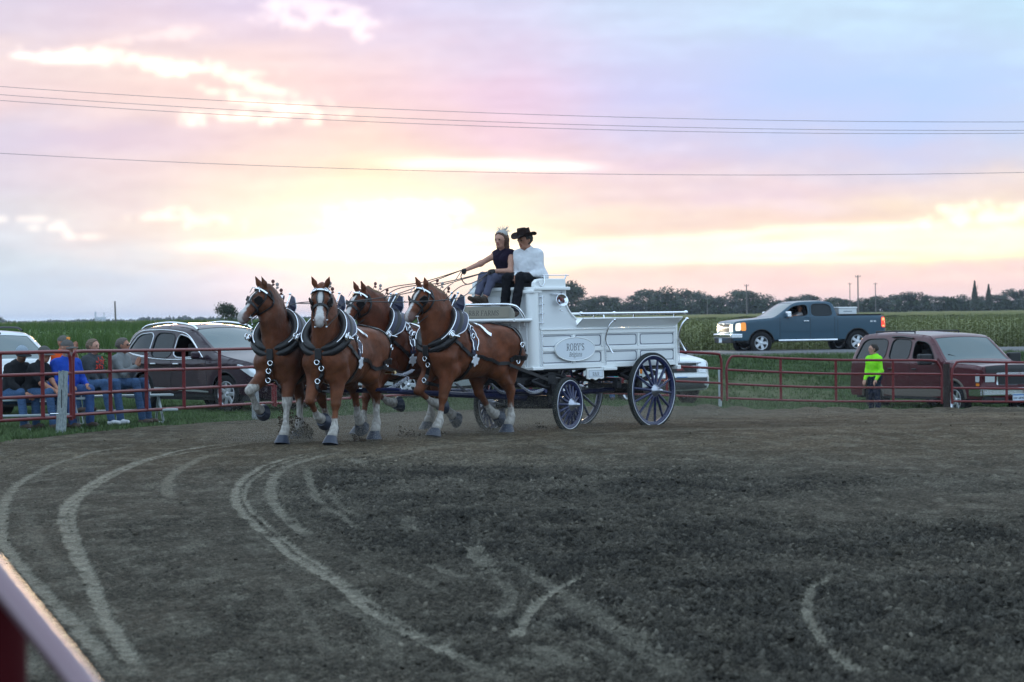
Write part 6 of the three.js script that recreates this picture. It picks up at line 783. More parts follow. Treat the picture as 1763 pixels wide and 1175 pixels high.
{ // white SUV whose front shows behind the wagon
  const turn = toRight(62), P = [[2.4, 0.36], [2.5, 0.45], [2.5, 0.68], [2.44, 0.72], [2.42, 1.0], [2.3, 1.07], [1.2, 1.2], [1.0, 1.24], [0.35, 1.72], [0.1, 1.79], [-1.0, 1.83], [-2.0, 1.8], [-2.3, 1.7], [-2.45, 1.2], [-2.5, 0.6], [-2.42, 0.45]], white = paint([0.66, 0.69, 0.7], 0.05);
  const p0 = at(1172, 700, 68.5), a = car({ name: 'white_suv', label: 'white SUV facing out from behind the wagon with a red grille badge', category: 'suv', pos: [p0.x - 2.46 * Math.cos(62 * R), ground(p0.x, -68.5) - 0.01, -68.6 - 2.46 * Math.sin(62 * R)], turn, profile: P, half: 0.93, belt: 1.16, tumble: 0.25, nose: 0.1, round: 0.08, sill: 0.4, wheels: [1.5, -1.4], wheelR: 0.38, arch: 0.44, shield: [1.05, 0.28], backlight: [-2.25, -2.45], cabin: [-2, 0.9], paint: white, windows: [{ pts: [[0.72, 1.24], [0.34, 1.62], [-0.1, 1.66], [-0.15, 1.22]] }, { pts: [[-0.27, 1.22], [-0.23, 1.67], [-1.0, 1.69], [-1.06, 1.22]] }, { pts: [[-1.18, 1.22], [-1.13, 1.69], [-1.95, 1.67], [-2.15, 1.26]] }] });
  a.front('grille', 0.74, 1.0, -0.62, 0.62, trimBlack, 0.014); for (const s of [-1, 1]) { a.front('headlight', 0.74, 1.0, s > 0 ? 0.68 : -0.99, s > 0 ? 0.99 : -0.68, lampClear, 0.014); a.side('headlight', [[2.36, 0.76], [2.34, 0.99], [2.2, 1.02], [2.2, 0.76]], lampClear, 0.01, [s]); a.side('turn_lamp', [[2.2, 0.76], [2.2, 1.02], [2.1, 1.02], [2.1, 0.76]], amber, 0.01, [s]); }
  mesh('grille_bar', merge(...[0.8, 0.86, 0.92].map((y) => box(0.03, 0.012, 1.1, 2.455, y, 0, 0.004)), box(0.04, 0.03, 1.2, 2.44, 1.0, 0, 0.01)), alloy, a.t); mesh('badge', (() => { const g = new THREE.PlaneGeometry(0.42, 0.11); g.rotateY(Math.PI / 2); g.translate(2.482, 0.86, 0); return g; })(), lettering(0.42, 0.11, 256, (c, w, h) => { c.fillStyle = '#15171a'; c.fillRect(0, 0, w, h); c.fillStyle = '#a33a3a'; c.textAlign = 'center'; c.textBaseline = 'middle'; c.font = 'bold ' + Math.round(h * 0.9) + 'px sans-serif'; c.fillText('GMC', w / 2, h * 0.54); }), a.t);
  a.front('bumper', 0.4, 0.66, -0.98, 0.98, M([0.06, 0.065, 0.065], 0.5), 0.03); for (const s of [-1, 1]) mesh('fog_lamp', sph(0.06, 2.53, 0.5, s * 0.68, 0.4, 1, 1), lampClear, a.t); a.plate(2.55, 0.6, 0.0, 0); plateText(a, 2.552, 0.6, 0, 0, 'KTR 226'); a.mirrors(0.75, 1.2, trimBlack, 1.3); a.lip(trimBlack, 0.014);
}
{ // silver sedan mostly hidden by the horses
  const turn = toRight(28), P = [[2.3, 0.3], [2.36, 0.5], [2.3, 0.7], [2.1, 0.78], [1.15, 0.94], [0.95, 0.97], [0.3, 1.36], [0.0, 1.43], [-0.7, 1.42], [-1.0, 1.36], [-1.6, 1.02], [-2.2, 0.97], [-2.34, 0.88], [-2.36, 0.5], [-2.3, 0.34]];
  const a = car({ name: 'silver_car', label: 'silver saloon car seen low down between the horses legs', category: 'car', pos: placeWheel(705, 704, 66, 1.4, 0.8, turn), turn, profile: P, half: 0.9, belt: 0.92, tumble: 0.32, nose: 0.14, tail: 0.1, sill: 0.28, wheels: [1.4, -1.35], wheelR: 0.33, arch: 0.38, shield: [1.0, 0.25], backlight: [-0.95, -1.65], cabin: [-1.1, 0.8], paint: paint([0.5, 0.53, 0.56], 0.4), windows: [{ pts: [[0.72, 0.98], [0.24, 1.29], [-0.1, 1.34], [-0.14, 0.96]] }, { pts: [[-0.24, 0.96], [-0.2, 1.34], [-0.75, 1.32], [-1.2, 1.02], [-1.15, 0.97]] }] });
  a.seams([[[0.85, 0.95], [0.85, 0.36]], [[-0.19, 0.94], [-0.19, 0.34]], [[-1.1, 0.96], [-0.95, 0.5]]]); a.handles([0.0, -0.95], 0.86, a.bodyMesh.material); a.mirrors(0.72, 0.96, a.bodyMesh.material); a.side('headlight', [[2.22, 0.6], [2.22, 0.72], [1.9, 0.78], [1.95, 0.66]], lampClear); a.front('grille', 0.5, 0.68, -0.6, 0.6, trimBlack); a.front('headlight', 0.56, 0.7, 0.6, 0.96, lampClear); a.front('headlight', 0.56, 0.7, -0.96, -0.6, lampClear);
}
{ // pale SUV cut by the left edge
  const turn = toRight(58), P = [[2.3, 0.34], [2.36, 0.6], [2.3, 0.9], [2.15, 1.0], [1.3, 1.08], [1.05, 1.12], [0.2, 1.6], [-0.1, 1.68], [-1.2, 1.71], [-1.9, 1.66], [-2.2, 1.5], [-2.36, 1.1], [-2.4, 0.6], [-2.3, 0.4]];
  const p = at(40, 640, 56.5), a = car({ name: 'pale_suv', label: 'pale silver SUV at the left edge behind the seated spectators', category: 'suv', pos: [p.x - 0.85, ground(p.x, -57) - 0.01, -58], turn, profile: P, half: 0.92, belt: 1.06, tumble: 0.28, sill: 0.32, wheels: [1.45, -1.4], wheelR: 0.36, arch: 0.42, shield: [1.1, 0.15], backlight: [-2.15, -2.38], cabin: [-2, 0.9], paint: paint([0.55, 0.59, 0.62], 0.2), windows: [{ pts: [[0.78, 1.12], [0.22, 1.5], [-0.2, 1.55], [-0.25, 1.1]] }, { pts: [[-0.36, 1.1], [-0.32, 1.56], [-1.1, 1.58], [-1.2, 1.1]] }, { pts: [[-1.3, 1.12], [-1.22, 1.58], [-1.9, 1.52], [-2.15, 1.2]] }] });
  a.mirrors(0.78, 1.1, trimBlack, 1.2); a.side('headlight', [[2.2, 0.78], [2.2, 0.95], [1.85, 1.0], [1.9, 0.82]], lampClear); a.front('headlight', 0.75, 0.95, 0.58, 0.97, lampClear); a.front('headlight', 0.75, 0.95, -0.97, -0.58, lampClear); a.front('grille', 0.55, 0.9, -0.5, 0.5, trimBlack); for (const s of [-1, 1]) mesh('roof_rail', tube([[-0.1, 1.71, s * 0.66], [-0.4, 1.77, s * 0.65], [-1.5, 1.77, s * 0.65], [-1.8, 1.71, s * 0.66]], 0.022, 20, 6), trimBlack, a.t); mesh('mirror_mount', box(0.1, 0.05, 0.1, 0.25, 1.66, 0, 0.02), trimBlack, a.t);
}

// ---------- fences, bench, spectators ----------
const redPipe = MP([0.14, 0.016, 0.018], 0.42, 0.05, { clearcoat: 0.12, specularIntensity: 0.5 }), greyWood = M([0.36, 0.38, 0.39], 0.85, 0, { map: rep(denimTex, 1), bumpMap: rep(denimTex, 2), bumpScale: 0.02 });
// a rail panel: four rails between two end posts with rounded upper corners; points along the ground with heights
function railPanel(label, pts, opts = {}) { // pts: [x, z] along the panel; height h above the ground, lower rail lift
  const t = thing('fence_panel', label, 'fence', [0, 0, 0], 0, 'red tube rail fence panels'); const h = opts.h ?? 1.28, lo = opts.lo ?? 0.24, n = 4, rad = 0.0275;
  const g = (q, y) => V(q[0], ground(q[0], q[1]) + y, q[1]), cor = opts.corner ?? 0.16, last = pts.length - 1;
  const toward = (a, b, d) => { const L = Math.hypot(b[0] - a[0], b[1] - a[1]); return [lerp(a[0], b[0], d / L), lerp(a[1], b[1], d / L)]; };
  const A = toward(pts[0], pts[1], cor), B = toward(pts[last], pts[last - 1], cor);
  const endsAt = opts.post ?? lo - 0.06;
  mesh('top_rail', tube([g(pts[0], endsAt), g(pts[0], h * 0.5), g(pts[0], h - cor), g(toward(pts[0], pts[1], cor * 0.3), h - cor * 0.3), g(A, h), ...pts.slice(1, -1).map((q) => g(q, h)), g(B, h), g(toward(pts[last], pts[last - 1], cor * 0.3), h - cor * 0.3), g(pts[last], h - cor), g(pts[last], h * 0.5), g(pts[last], endsAt)], rad * 1.1, 90, 8), redPipe, t);
  for (let i = 0; i < n - 1; i++) { const y = lerp(lo, h, i / (n - 1)); mesh('rail', tube(pts.map((q) => g(q, y)), rad, 30, 8), redPipe, t); }
  for (const q of opts.uprights ?? []) { const p = [piece(pts.map((v, i) => [i / last, v[0]]), q), piece(pts.map((v, i) => [i / last, v[1]]), q)]; const b = box(0.062, h - lo + 0.02, 0.035, 0, 0, 0, 0.008); b.rotateY(opts.turn ?? 0); const c = g(p, (h + lo) / 2); b.translate(c.x, c.y, c.z); mesh('upright', b, redPipe, t); }
  return t;
}
const gp = (px, D) => { const p = at(px, 700, D); return [p.x, p.z]; };
railPanel('red rail fence panel at the left edge before the men in black', [gp(-140, 44.2), gp(-40, 45), gp(40, 46), gp(122, 47.3)], { uprights: [0.36, 0.5, 0.8], h: 1.3 });
railPanel('red rail fence panel before the clapping man and the dark red crossover', [gp(126, 47.5), gp(190, 49), gp(257, 50.6), gp(325, 52.2), gp(390, 53.8), gp(470, 55.6)], { uprights: [0.2, 0.385, 0.575, 0.765], h: 1.3, lo: 0.26 });
railPanel('red rail fence panel mostly hidden behind the front horses', [gp(474, 55.7), gp(560, 58), gp(650, 60), gp(750, 61.8)], { uprights: [0.25, 0.5, 0.63], h: 1.28 });
railPanel('red rail fence panel behind the horse beside the wagon', [gp(754, 61.9), gp(850, 63.2), gp(930, 64.2), gp(1000, 65)], { uprights: [0.3, 0.6], h: 1.28 });
railPanel('red rail fence panel before the white SUV behind the wagon', [gp(1003, 65.1), gp(1080, 65.7), gp(1160, 66.2), gp(1243, 66.8)], { uprights: [0.3, 0.62], h: 1.25 });
railPanel('red rail fence panel in the open stretch of grass right of the wagon', [gp(1252, 66.9), gp(1345, 67.8), gp(1440, 68.6), gp(1535, 69.3), gp(1622, 70)], { uprights: [0.25, 0.5, 0.76], h: 1.22, corner: 0.28 });
railPanel('red rail fence panel before the chrome grille of the maroon SUV', [gp(1640, 70.1), gp(1735, 70.8), gp(1830, 71.4), gp(1930, 72)], { uprights: [0.33, 0.66], h: 1.2, corner: 0.28 });
const post = (name, label, px, D, w, h, m, lean, sink = 0) => { const q = gp(px, D), t = thing(name, label, 'post', [q[0], ground(...q) - sink, q[1]], 0.2); const g = new THREE.CylinderGeometry(w * 0.92, w, h, 10, 6); const p = g.attributes.position; for (let i = 0; i < p.count; i++) { p.setX(i, p.getX(i) + 0.008 * n2(i * 3.1, 1)); p.setY(i, p.getY(i) + (p.getY(i) > h / 2 - 0.01 ? 0.015 * n2(i, 5) : 0)); } g.computeVertexNormals(); g.translate(0, h / 2, 0); g.rotateZ(lean); mesh('post_shaft', g, m, t); return t; };
{ const t = post('wooden_post', 'weathered pale wooden post at the bend of the left fence', 103, 46.6, 0.085, 1.04, M([0.46, 0.52, 0.53], 0.85, 0, { map: rep(denimTex, 1), bumpMap: rep(denimTex, 3), bumpScale: 0.03 }), -0.06, 0.05); mesh('post_crack', box(0.012, 0.3, 0.01, 0.02, 0.6, 0.08, 0.003), trimBlack, t); mesh('post_bolt', bar([-0.16, 0.36, 0.04], [0.02, 0.36, 0.06], 0.01), chrome, t);
  post('wooden_post', 'grey wooden post under the raised knee of the leftmost horse', 440, 53.2, 0.075, 0.72, greyWood, 0.02, 0.05);
  post('steel_post', 'grey steel post between the two fence panels right of the wagon', 1240, 67.6, 0.04, 0.95, M([0.42, 0.46, 0.48], 0.5, 0.4), 0.0, 0.05);
  post('wooden_post', 'dark wooden post joining the fence panels before the maroon SUV', 1631, 70.3, 0.085, 1.2, M([0.06, 0.045, 0.042], 0.9, 0, { bumpMap: rep(denimTex, 3), bumpScale: 0.02 }), 0.0, 0.05); }
// aluminium bench frames the spectators sit on
const benchM = M([0.36, 0.41, 0.42], 0.5, 0.5);
function bench(label, px, D, len, turn) { const q = gp(px, D), t = thing('bench', label, 'bench', [q[0], ground(...q), q[1]], turn, 'aluminium benches behind the left fence'); mesh('seat', merge(box(len, 0.04, 0.14, 0, 0.5, 0.08), box(len, 0.04, 0.14, 0, 0.5, -0.09)), benchM, t); mesh('foot_plank', box(len, 0.04, 0.22, 0, 0.25, 0.45), benchM, t); for (const x of [-len / 2 + 0.25, 0, len / 2 - 0.25]) { mesh('leg', merge(bar([x, 0.49, 0], [x, 0.02, -0.28], 0.022), bar([x, 0.49, 0], [x, 0.02, 0.5], 0.022), bar([x, 0.24, 0.55], [x, 0.24, -0.2], 0.018), bar([x, 0.02, -0.3], [x, 0.02, 0.6], 0.02)), benchM, t); } return t; }
bench('long low aluminium bench under the two men in black', 40, 48.6, 2.2, 0.35); bench('aluminium bench with foot plank under the clapping couple', 205, 51.4, 1.9, 0.3);
// seated spectator facing towards the arena: x forward
const navyTee = cloth([0.02, 0.021, 0.024]), royal = cloth([0.02, 0.07, 0.42], 0.75), orange = cloth([0.62, 0.09, 0.02]), greySweat = cloth([0.055, 0.062, 0.07]), greyJacket = cloth([0.2, 0.215, 0.22]), boots = M([0.09, 0.06, 0.05], 0.7), capGrey = cloth([0.11, 0.105, 0.1]), camo = cloth([0.13, 0.125, 0.11]);
function seated(o) {
  const q = gp(o.px, o.D), y = o.seat ?? 0.56, s = o.s ?? 1, kz = o.spread ?? 0.15, lean = o.lean ?? 0.1, kn = o.knee ?? 0.46, hands = o.handsAt ?? [[0.42, y + 0.1, -0.1], [0.42, y + 0.12, 0.1]];
  return person({ skin: 'tan', shoes: boots, bottom: denim, grid: 0.014, elbow: [[-0.5, -0.6, -0.5], [-0.5, -0.6, 0.5]], ...o, pos: [q[0], ground(...q), q[1]], turn: o.turn, pel: [0, y + 0.06, 0], neck: [lean, y + 0.06 + 0.48 * s, 0], hands, knees: [[kn, y + 0.06, -kz], [kn, y + 0.06, kz]], ankles: [[kn + (o.foot ?? 0.02), 0.1, -kz], [kn + (o.foot ?? 0.02) + 0.05, 0.1, kz]] });
}
const SP = 'spectators seated behind the left fence', F0 = -30 * R; // facing right and towards the arena
seated({ label: 'man in black hooded top and two tone cap hunched at the left edge', px: 18, D: 48.7, turn: F0 - 0.2, lean: 0.22, s: 1.02, fat: 1.15, headYaw: 0.3, headPitch: -0.25, top: navyTee, hood: true, cap: cloth([0.3, 0.36, 0.42]), peak: navyTee, beard: [0.03, 0.02, 0.015], group: SP, handsAt: [[0.5, 0.62, -0.04], [0.52, 0.63, 0.1]], curl: [0.9, 0.9] });
seated({ label: 'man in black short sleeved shirt and grey cap leaning forward by the wooden post', px: 52, D: 48.6, turn: F0 + 0.1, lean: 0.2, headYaw: 0.0, headPitch: -0.1, sleeve: 'short', top: navyTee, cap: capGrey, group: SP, handsAt: [[0.56, 0.66, 0.02], [0.56, 0.65, 0.1]], curl: [1, 1], knee: 0.48 });
seated({ label: 'broad man in royal blue jacket and grey cap with hands on his thighs', px: 109, D: 49, turn: F0 - 0.25, s: 1.06, seat: 0.6, lean: 0.08, fat: 1.35, belly: 0.16, sw: 0.21, headYaw: -0.2, top: royal, bottom: cloth([0.05, 0.1, 0.24]), cap: capGrey, group: SP, beard: [0.3, 0.28, 0.27], handsAt: [[0.4, 0.74, -0.19], [0.42, 0.74, 0.2]], spread: 0.2, foot: 0.0 });
{ const q = gp(100, 50.8); person({ label: 'man in an orange shirt and camouflage cap clapping behind the man in blue', pos: [q[0], ground(...q), q[1]], turn: F0 + 0.1, s: 1, grid: 0.014, skin: 'tan', group: SP, pel: [0, 0.78, 0], neck: [0.08, 1.27, 0], headYaw: 0.1, hands: [[0.36, 1.3, 0.0], [0.37, 1.31, 0.06]], elbow: [[0, -1, -0.5], [0, -1, 0.5]], handDir: [[0.2, 0.95, 0], [0.2, 0.95, 0]], palm: [[0, 0, 1], [0, 0, -1]], curl: [0.15, 0.15], knees: [[0.44, 0.76, -0.14], [0.44, 0.76, 0.14]], ankles: [[0.5, 0.32, -0.14], [0.5, 0.32, 0.14]], sleeve: 'short', top: orange, bottom: denim, cap: camo, peak: navyTee, capLogo: M([0.85, 0.3, 0.04], 0.4), shoes: boots }); }
seated({ label: 'woman with short hair in a dark grey sweatshirt with red print smiling', px: 155, D: 50.4, turn: F0 - 0.05, s: 0.98, seat: 0.68, lean: 0.05, sw: 0.17, fat: 1.2, skin: 'fair', headYaw: -0.1, top: greySweat, hair: [0.13, 0.09, 0.06], bust: 0.08, group: SP, handsAt: [[0.34, 0.68, -0.06], [0.35, 0.69, 0.08]], shoes: M([0.6, 0.62, 0.65], 0.6), foot: 0.1 });
{ const w = scene.children.find((c) => c.userData.label?.startsWith('woman with short hair')); const r = mulberry(8), dots = []; for (let i = 0; i < 46; i++) { const a = rr(-0.1, 0.1, r), b = rr(-0.11, 0.09, r); dots.push(sph(rr(0.009, 0.016, r), 0.235 + 0.12 * b, 1.1 + b, a, 0.5, 1, 1, 6)); } mesh('sweatshirt_print', merge(dots), M([0.62, 0.07, 0.05], 0.8), w); }
seated({ label: 'man with sunglasses in a grey jacket clapping at the end of the row', px: 202, D: 51, turn: F0 + 0.15, seat: 0.68, lean: 0.08, headYaw: -0.15, top: greyJacket, hair: [0.09, 0.075, 0.065], glasses: true, group: SP, handsAt: [[0.4, 1.02, 0.0], [0.41, 1.03, 0.06]], handDir: [[0.35, 0.9, 0], [0.35, 0.9, 0]], palm: [[0, 0, 1], [0, 0, -1]], curl: [0.15, 0.15], foot: 0.08, knee: 0.45 });
// boy in neon top
{ const q = gp(1507, 70.2), y = 0; person({ label: 'boy in a neon yellow green hooded top standing at the fence', pos: [q[0], ground(...q), q[1]], turn: Math.PI + 0.75, s: 0.97, grid: 0.013, skin: 'fair', fat: 0.85, sw: 0.17, pel: [0, 0.88, 0], neck: [0.02, 1.36, 0], headYaw: 0.55, hands: [[0.16, 0.8, -0.17], [0.2, 0.8, 0.14]], elbow: [[-0.6, 0, -0.3], [-0.6, 0, 0.3]], knees: [[0.04, 0.48, -0.09], [0.02, 0.48, 0.1]], ankles: [[0.0, 0.08, -0.1], [-0.02, 0.08, 0.12]], toes: [-0.3, 0.4], top: MP([0.26, 0.78, 0.03], 0.85, 0, { specularIntensity: 0.2 }), hood: true, bottom: cloth([0.02, 0.024, 0.045]), hair: [0.025, 0.018, 0.014], shoes: M([0.03, 0.03, 0.04], 0.7) }); 
  const b = scene.children.find((c) => c.userData.label?.startsWith('boy in a neon')); const sg = extrude([[-0.055, 0.0], [-0.02, 0.03], [0.02, 0.02], [0.06, 0.035], [0.03, -0.01], [0.06, -0.03], [0.01, -0.02], [-0.03, -0.03]], 0.012, 0.003); sg.rotateY(Math.PI); sg.rotateX(-0.35); sg.translate(-0.02, 1.25, -0.22); mesh('shoulder_emblem', sg, M([0.01, 0.015, 0.03], 0.7), b); }
// person in turquoise glimpsed under the wagon
{ const q = gp(1043, 68); person({ label: 'person in a turquoise shirt seated low behind the wagon wheels', pos: [q[0], ground(...q), q[1]], turn: -Math.PI / 2, grid: 0.018, skin: 'fair', pel: [0, 0.5, 0], neck: [0.1, 0.96, 0], headYaw: 0, hands: [[0.4, 0.55, -0.12], [0.4, 0.55, 0.12]], knees: [[0.42, 0.52, -0.14], [0.42, 0.52, 0.14]], ankles: [[0.5, 0.1, -0.14], [0.5, 0.1, 0.14]], top: cloth([0.02, 0.4, 0.38]), bottom: denim, hair: [0.1, 0.05, 0.03], cap: orange }); }
// foreground gate: a bent end tube and an upright, close to the camera
{ const t = thing('foreground_gate', 'out of focus red gate rail crossing the lower left corner', 'gate', [0, 0, 0]); const rail = MP([0.17, 0.095, 0.115], 0.32, 0.4, { clearcoat: 1, clearcoatRoughness: 0.2 });
  mesh('bent_rail', tube([at(-160, 800, 4.75), at(-60, 925, 4.62), at(2, 1004, 4.54), at(70, 1089, 4.46), at(141, 1178, 4.38), at(230, 1300, 4.26), at(300, 1420, 4.15)], 0.0225, 60, 18), rail, t);
  const a = at(-6, 1040, 4.62); mesh('upright', merge(bar([a.x, a.y - 1.3, a.z], [a.x, a.y + 0.02, a.z], 0.046, 0.046, 18)), MP([0.05, 0.003, 0.005], 0.7, 0, { specularIntensity: 0.2 }), t); }

// ---------- trees, poles, wires, the far elevator ----------
const barkM = M([0.06, 0.05, 0.042], 0.95);
const leafM = new THREE.MeshPhysicalMaterial({ color: 0xffffff, vertexColors: true, roughness: 0.8, side: THREE.DoubleSide, transmission: 0.3, thickness: 0 });
function crown(h, w, seed, n, leaf, conifer) { // leaf clumps through lobes of the crown's volume
  const r = mulberry(seed), pos = [], col = [], lobes = []; const nl = conifer ? 0 : 11 + Math.floor(r() * 5);
  for (let i = 0; i < nl; i++) { const a = r() * 6.28, q = Math.sqrt(r()) * 0.34 * w, y = (i < 4 ? lerp(0.04, 0.3, r()) : lerp(0.32, 0.82, r())) * h; lobes.push([Math.cos(a) * q, y, Math.sin(a) * q, rr(0.16, 0.3, r) * Math.min(w, h) * (1.15 - 0.5 * Math.abs(y / h - 0.5)), rr(0.75, 1.15, r)]); }
  if (!conifer) lobes.push([0, h * 0.72, 0, 0.3 * Math.min(w, h), 1]);
  for (let i = 0; i < n; i++) {
    let x, y, z, k = 1, nx, ny, nz;
    if (conifer) { const v = Math.pow(r(), 0.8), a = r() * 6.28, tier = 0.75 + 0.25 * Math.abs(Math.sin(v * 24)), R0 = w * 0.5 * (1 - v) * tier * Math.sqrt(rr(0.2, 1, r)); y = h * (0.08 + 0.92 * v) - R0 * 0.25; x = Math.cos(a) * R0; z = Math.sin(a) * R0; nx = Math.cos(a); ny = 0.4; nz = Math.sin(a); k = rr(0.7, 1.1, r); }
    else { const L = lobes[Math.floor(r() * lobes.length)], u = r() * 2 - 1, a = r() * 6.28, q = Math.sqrt(1 - u * u), R0 = L[3] * Math.pow(r(), 0.22) * (0.86 + 0.3 * n3(L[0] + q * Math.cos(a) * 2, L[1] + u * 2, seed + q * Math.sin(a) * 2)); nx = q * Math.cos(a); ny = u; nz = q * Math.sin(a); x = L[0] + nx * R0; y = L[1] + ny * R0 * 0.9; z = L[2] + nz * R0; k = L[4]; }
    const s = leaf * rr(0.6, 1.3, r), d = V(nx + rr(-0.9, 0.9, r), ny + rr(-0.9, 0.9, r), nz + rr(-0.9, 0.9, r)).normalize(), e = V(rr(-1, 1, r), rr(-1, 1, r), rr(-1, 1, r)).cross(d).normalize().multiplyScalar(s), f2 = d.clone().cross(e);
    const c = [0.045, 0.062, 0.026].map((q) => q * k * rr(0.75, 1.25, r)); for (const [a, b] of [[-1, -0.6], [1, -0.5], [0.1, 1]]) { pos.push(x + e.x * a + f2.x * b, y + e.y * a + f2.y * b, z + e.z * a + f2.z * b); col.push(...c); }
  }
  const g = new THREE.BufferGeometry(); g.setAttribute('position', new THREE.Float32BufferAttribute(pos, 3)); g.setAttribute('color', new THREE.Float32BufferAttribute(col, 3)); g.computeVertexNormals(); return g;
}
const trunkOf = (h, w, seed) => { const r = mulberry(seed), b = rr(0.2, 0.3, r) * h; const gs = [bar([0, -0.3, 0], [0, h * 0.6, 0], 0.03 * h, 0.012 * h, 7)]; for (let i = 0; i < 5; i++) { const a = r() * 6.28, y = b + i * 0.09 * h; gs.push(bar([0, y, 0], [Math.cos(a) * w * 0.3, y + h * 0.22, Math.sin(a) * w * 0.3], 0.012 * h, 0.005 * h, 5)); } return merge(gs); };
const treeKinds = [], kind = (h, w, seed, n, leaf, con) => { const c = crown(h, w, seed, n, leaf, con), tr = trunkOf(h, w, seed); treeKinds.push([c, tr, h, w]); return treeKinds.length - 1; };
for (let i = 0; i < 6; i++) kind(8, 8 + i % 3, 100 + i * 7, 2600, 0.26);
const TALL = kind(10, 6.4, 300, 3000, 0.24), PINE = kind(9, 4, 310, 2200, 0.24, true), BUSH = kind(4.2, 4.6, 320, 2600, 0.14);
function tree(name, label, px, base, top, wpx, D, k, group) { // foot row, top row and width as seen; distance gives the size
  const [c, tr, h, w] = treeKinds[k], s = F / D, p = at(px, base, D), sy = (base - top) / s / h, sx = wpx / s / w; const t = thing(name, label, 'tree', [p.x, p.y, p.z], (px * 7.3) % 6.28, group); t.scale.set(sx, sy, sx); mesh('trunk', tr, barkM, t); mesh('crown', c, leafM, t); return t;
}
{
  const G = 'trees of the far right treeline';
  tree('tree', 'tall dark tree rising just behind the swept white seat panel of the wagon', 984, 548, 472, 52, 620, TALL, G);
  tree('tree', 'low rounded tree between the tall one and the wide clump', 1030, 540, 508, 60, 640, 1, G);
  const row = [[952, 520, 40], [1008, 516, 44], [1052, 514, 40], [1090, 508, 50], [1118, 500, 56], [1150, 492, 66], [1178, 497, 52], [1204, 502, 46], [1232, 512, 44], [1262, 500, 52], [1290, 502, 50], [1318, 506, 46], [1346, 517, 40], [1372, 512, 48], [1400, 509, 50], [1428, 513, 44], [1456, 517, 34], [1484, 513, 40], [1512, 509, 48], [1540, 508, 50], [1568, 505, 54], [1598, 509, 50], [1628, 512, 44], [1656, 507, 44], [1690, 510, 44], [1722, 508, 46], [1752, 500, 54], [1786, 498, 60], [1820, 504, 60]];
  row.forEach(([px, top, w], i) => tree('tree', `broad leafy tree of the far treeline, ${['first', 'second', 'third', 'fourth', 'fifth', 'sixth', 'seventh', 'eighth', 'ninth', 'tenth', 'eleventh', 'twelfth', 'thirteenth', 'fourteenth', 'fifteenth', 'sixteenth', 'seventeenth', 'eighteenth', 'nineteenth', 'twentieth', 'twenty-first', 'twenty-second', 'twenty-third', 'twenty-fourth', 'twenty-fifth', 'twenty-sixth', 'twenty-seventh', 'twenty-eighth', 'twenty-ninth'][i]} from the wagon`, px, 541 - (px - 950) * 0.011, top - 2, w * 1.15, 700 + (i * 37) % 90, i % 6, G));
  tree('pine_tree', 'pointed dark conifer standing above the far treeline, the taller one', 1679, 534, 484, 22, 640, PINE, 'conifers above the far treeline'); tree('pine_tree', 'pointed dark conifer above the far treeline, the shorter one', 1703, 534, 490, 22, 640, PINE, 'conifers above the far treeline');
  tree('bush', 'rounded green tree above the corn behind the leftmost horse head', 389, 568, 521, 56, 160, BUSH); tree('tree', 'tree showing between the collars of the rear horses', 672, 560, 508, 60, 520, 2); tree('tree', 'dark tree behind the pointed collar of the horse by the wagon', 785, 556, 512, 70, 540, 3); tree('tree', 'dark tree cut by the left edge above the pale SUV', -8, 568, 545, 40, 800, 4); tree('tree', 'low dark tree seen between the reins and the seat', 742, 560, 520, 50, 530, 5);
}
// low undergrowth along the foot of the far trees
{ const r = mulberry(72), gs = []; for (let i = 0; i < 110; i++) { const px = lerp(925, 1880, i / 109), D = rr(690, 790, r), p = at(px, 543 - (px - 950) * 0.011, D), h = rr(1.8, 4.4, r), w = rr(4, 8, r); const c = crown(h, w, 700 + i, 130, 0.5); c.translate(p.x, p.y - 0.6, p.z); c.deleteAttribute('color'); gs.push(c); } tag(mesh('undergrowth', merge(gs), M([0.032, 0.045, 0.02], 1, 0, { side: THREE.DoubleSide })), 'dense low growth along the foot of the far right treeline', 'undergrowth', null, 'stuff'); }
// blue far woods on the left skyline
{ const r = mulberry(61), gs = []; for (let i = 0; i < 120; i++) { const px = lerp(-80, 960, i / 119) + rr(-5, 5, r), p = at(px, 557 - px * 0.012, 2300), w = rr(14, 30, r), h = rr(1.6, 3.6, r) * (1 + 0.5 * n2(i * 0.13, 4)); const c = crown(h, w, 500 + i, 70, 1.6); c.translate(p.x, p.y - 1, p.z + rr(-30, 30, r)); c.deleteAttribute('color'); gs.push(c); } tag(mesh('far_woods', merge(gs), M([0.045, 0.06, 0.035], 1, 0, { side: THREE.DoubleSide })), 'hazy line of far woods along the left horizon', 'woods', null, 'stuff'); }
{ const p = at(173, 557, 2200), t = thing('grain_elevator', 'pale grain elevator far off on the left horizon', 'grain elevator', [p.x, p.y - 1, p.z]); const em = M([0.5, 0.52, 0.55], 0.7), cyl = (r, h, x, z, top = true) => merge(move(new THREE.CylinderGeometry(r, r, h, 16), x, h / 2, z), top ? move(new THREE.ConeGeometry(r * 1.03, r * 0.6, 16), x, h + r * 0.3, z) : null); for (const x of [-3.2, -1.6, 0, 1.6, 3.2]) mesh('silo', cyl(0.85, 4.6, x * 0.95, 0), em, t); mesh('head_house', merge(box(8.4, 1.6, 2, 0, 5, 0), box(9.5, 2.4, 3, 0.4, 1.2, 1.5)), em, t); mesh('elevator_tower', merge(box(1.1, 9, 1.1, -3.9, 4.5, 0), box(1.4, 1, 1.4, -3.9, 9.2, 0)), em, t); mesh('elevator_leg', merge(box(0.6, 8.6, 0.6, 2.6, 4.3, 0), box(1, 0.8, 1, 2.6, 8.6, 0)), em, t); }
const poleM = M([0.17, 0.15, 0.14], 0.9);
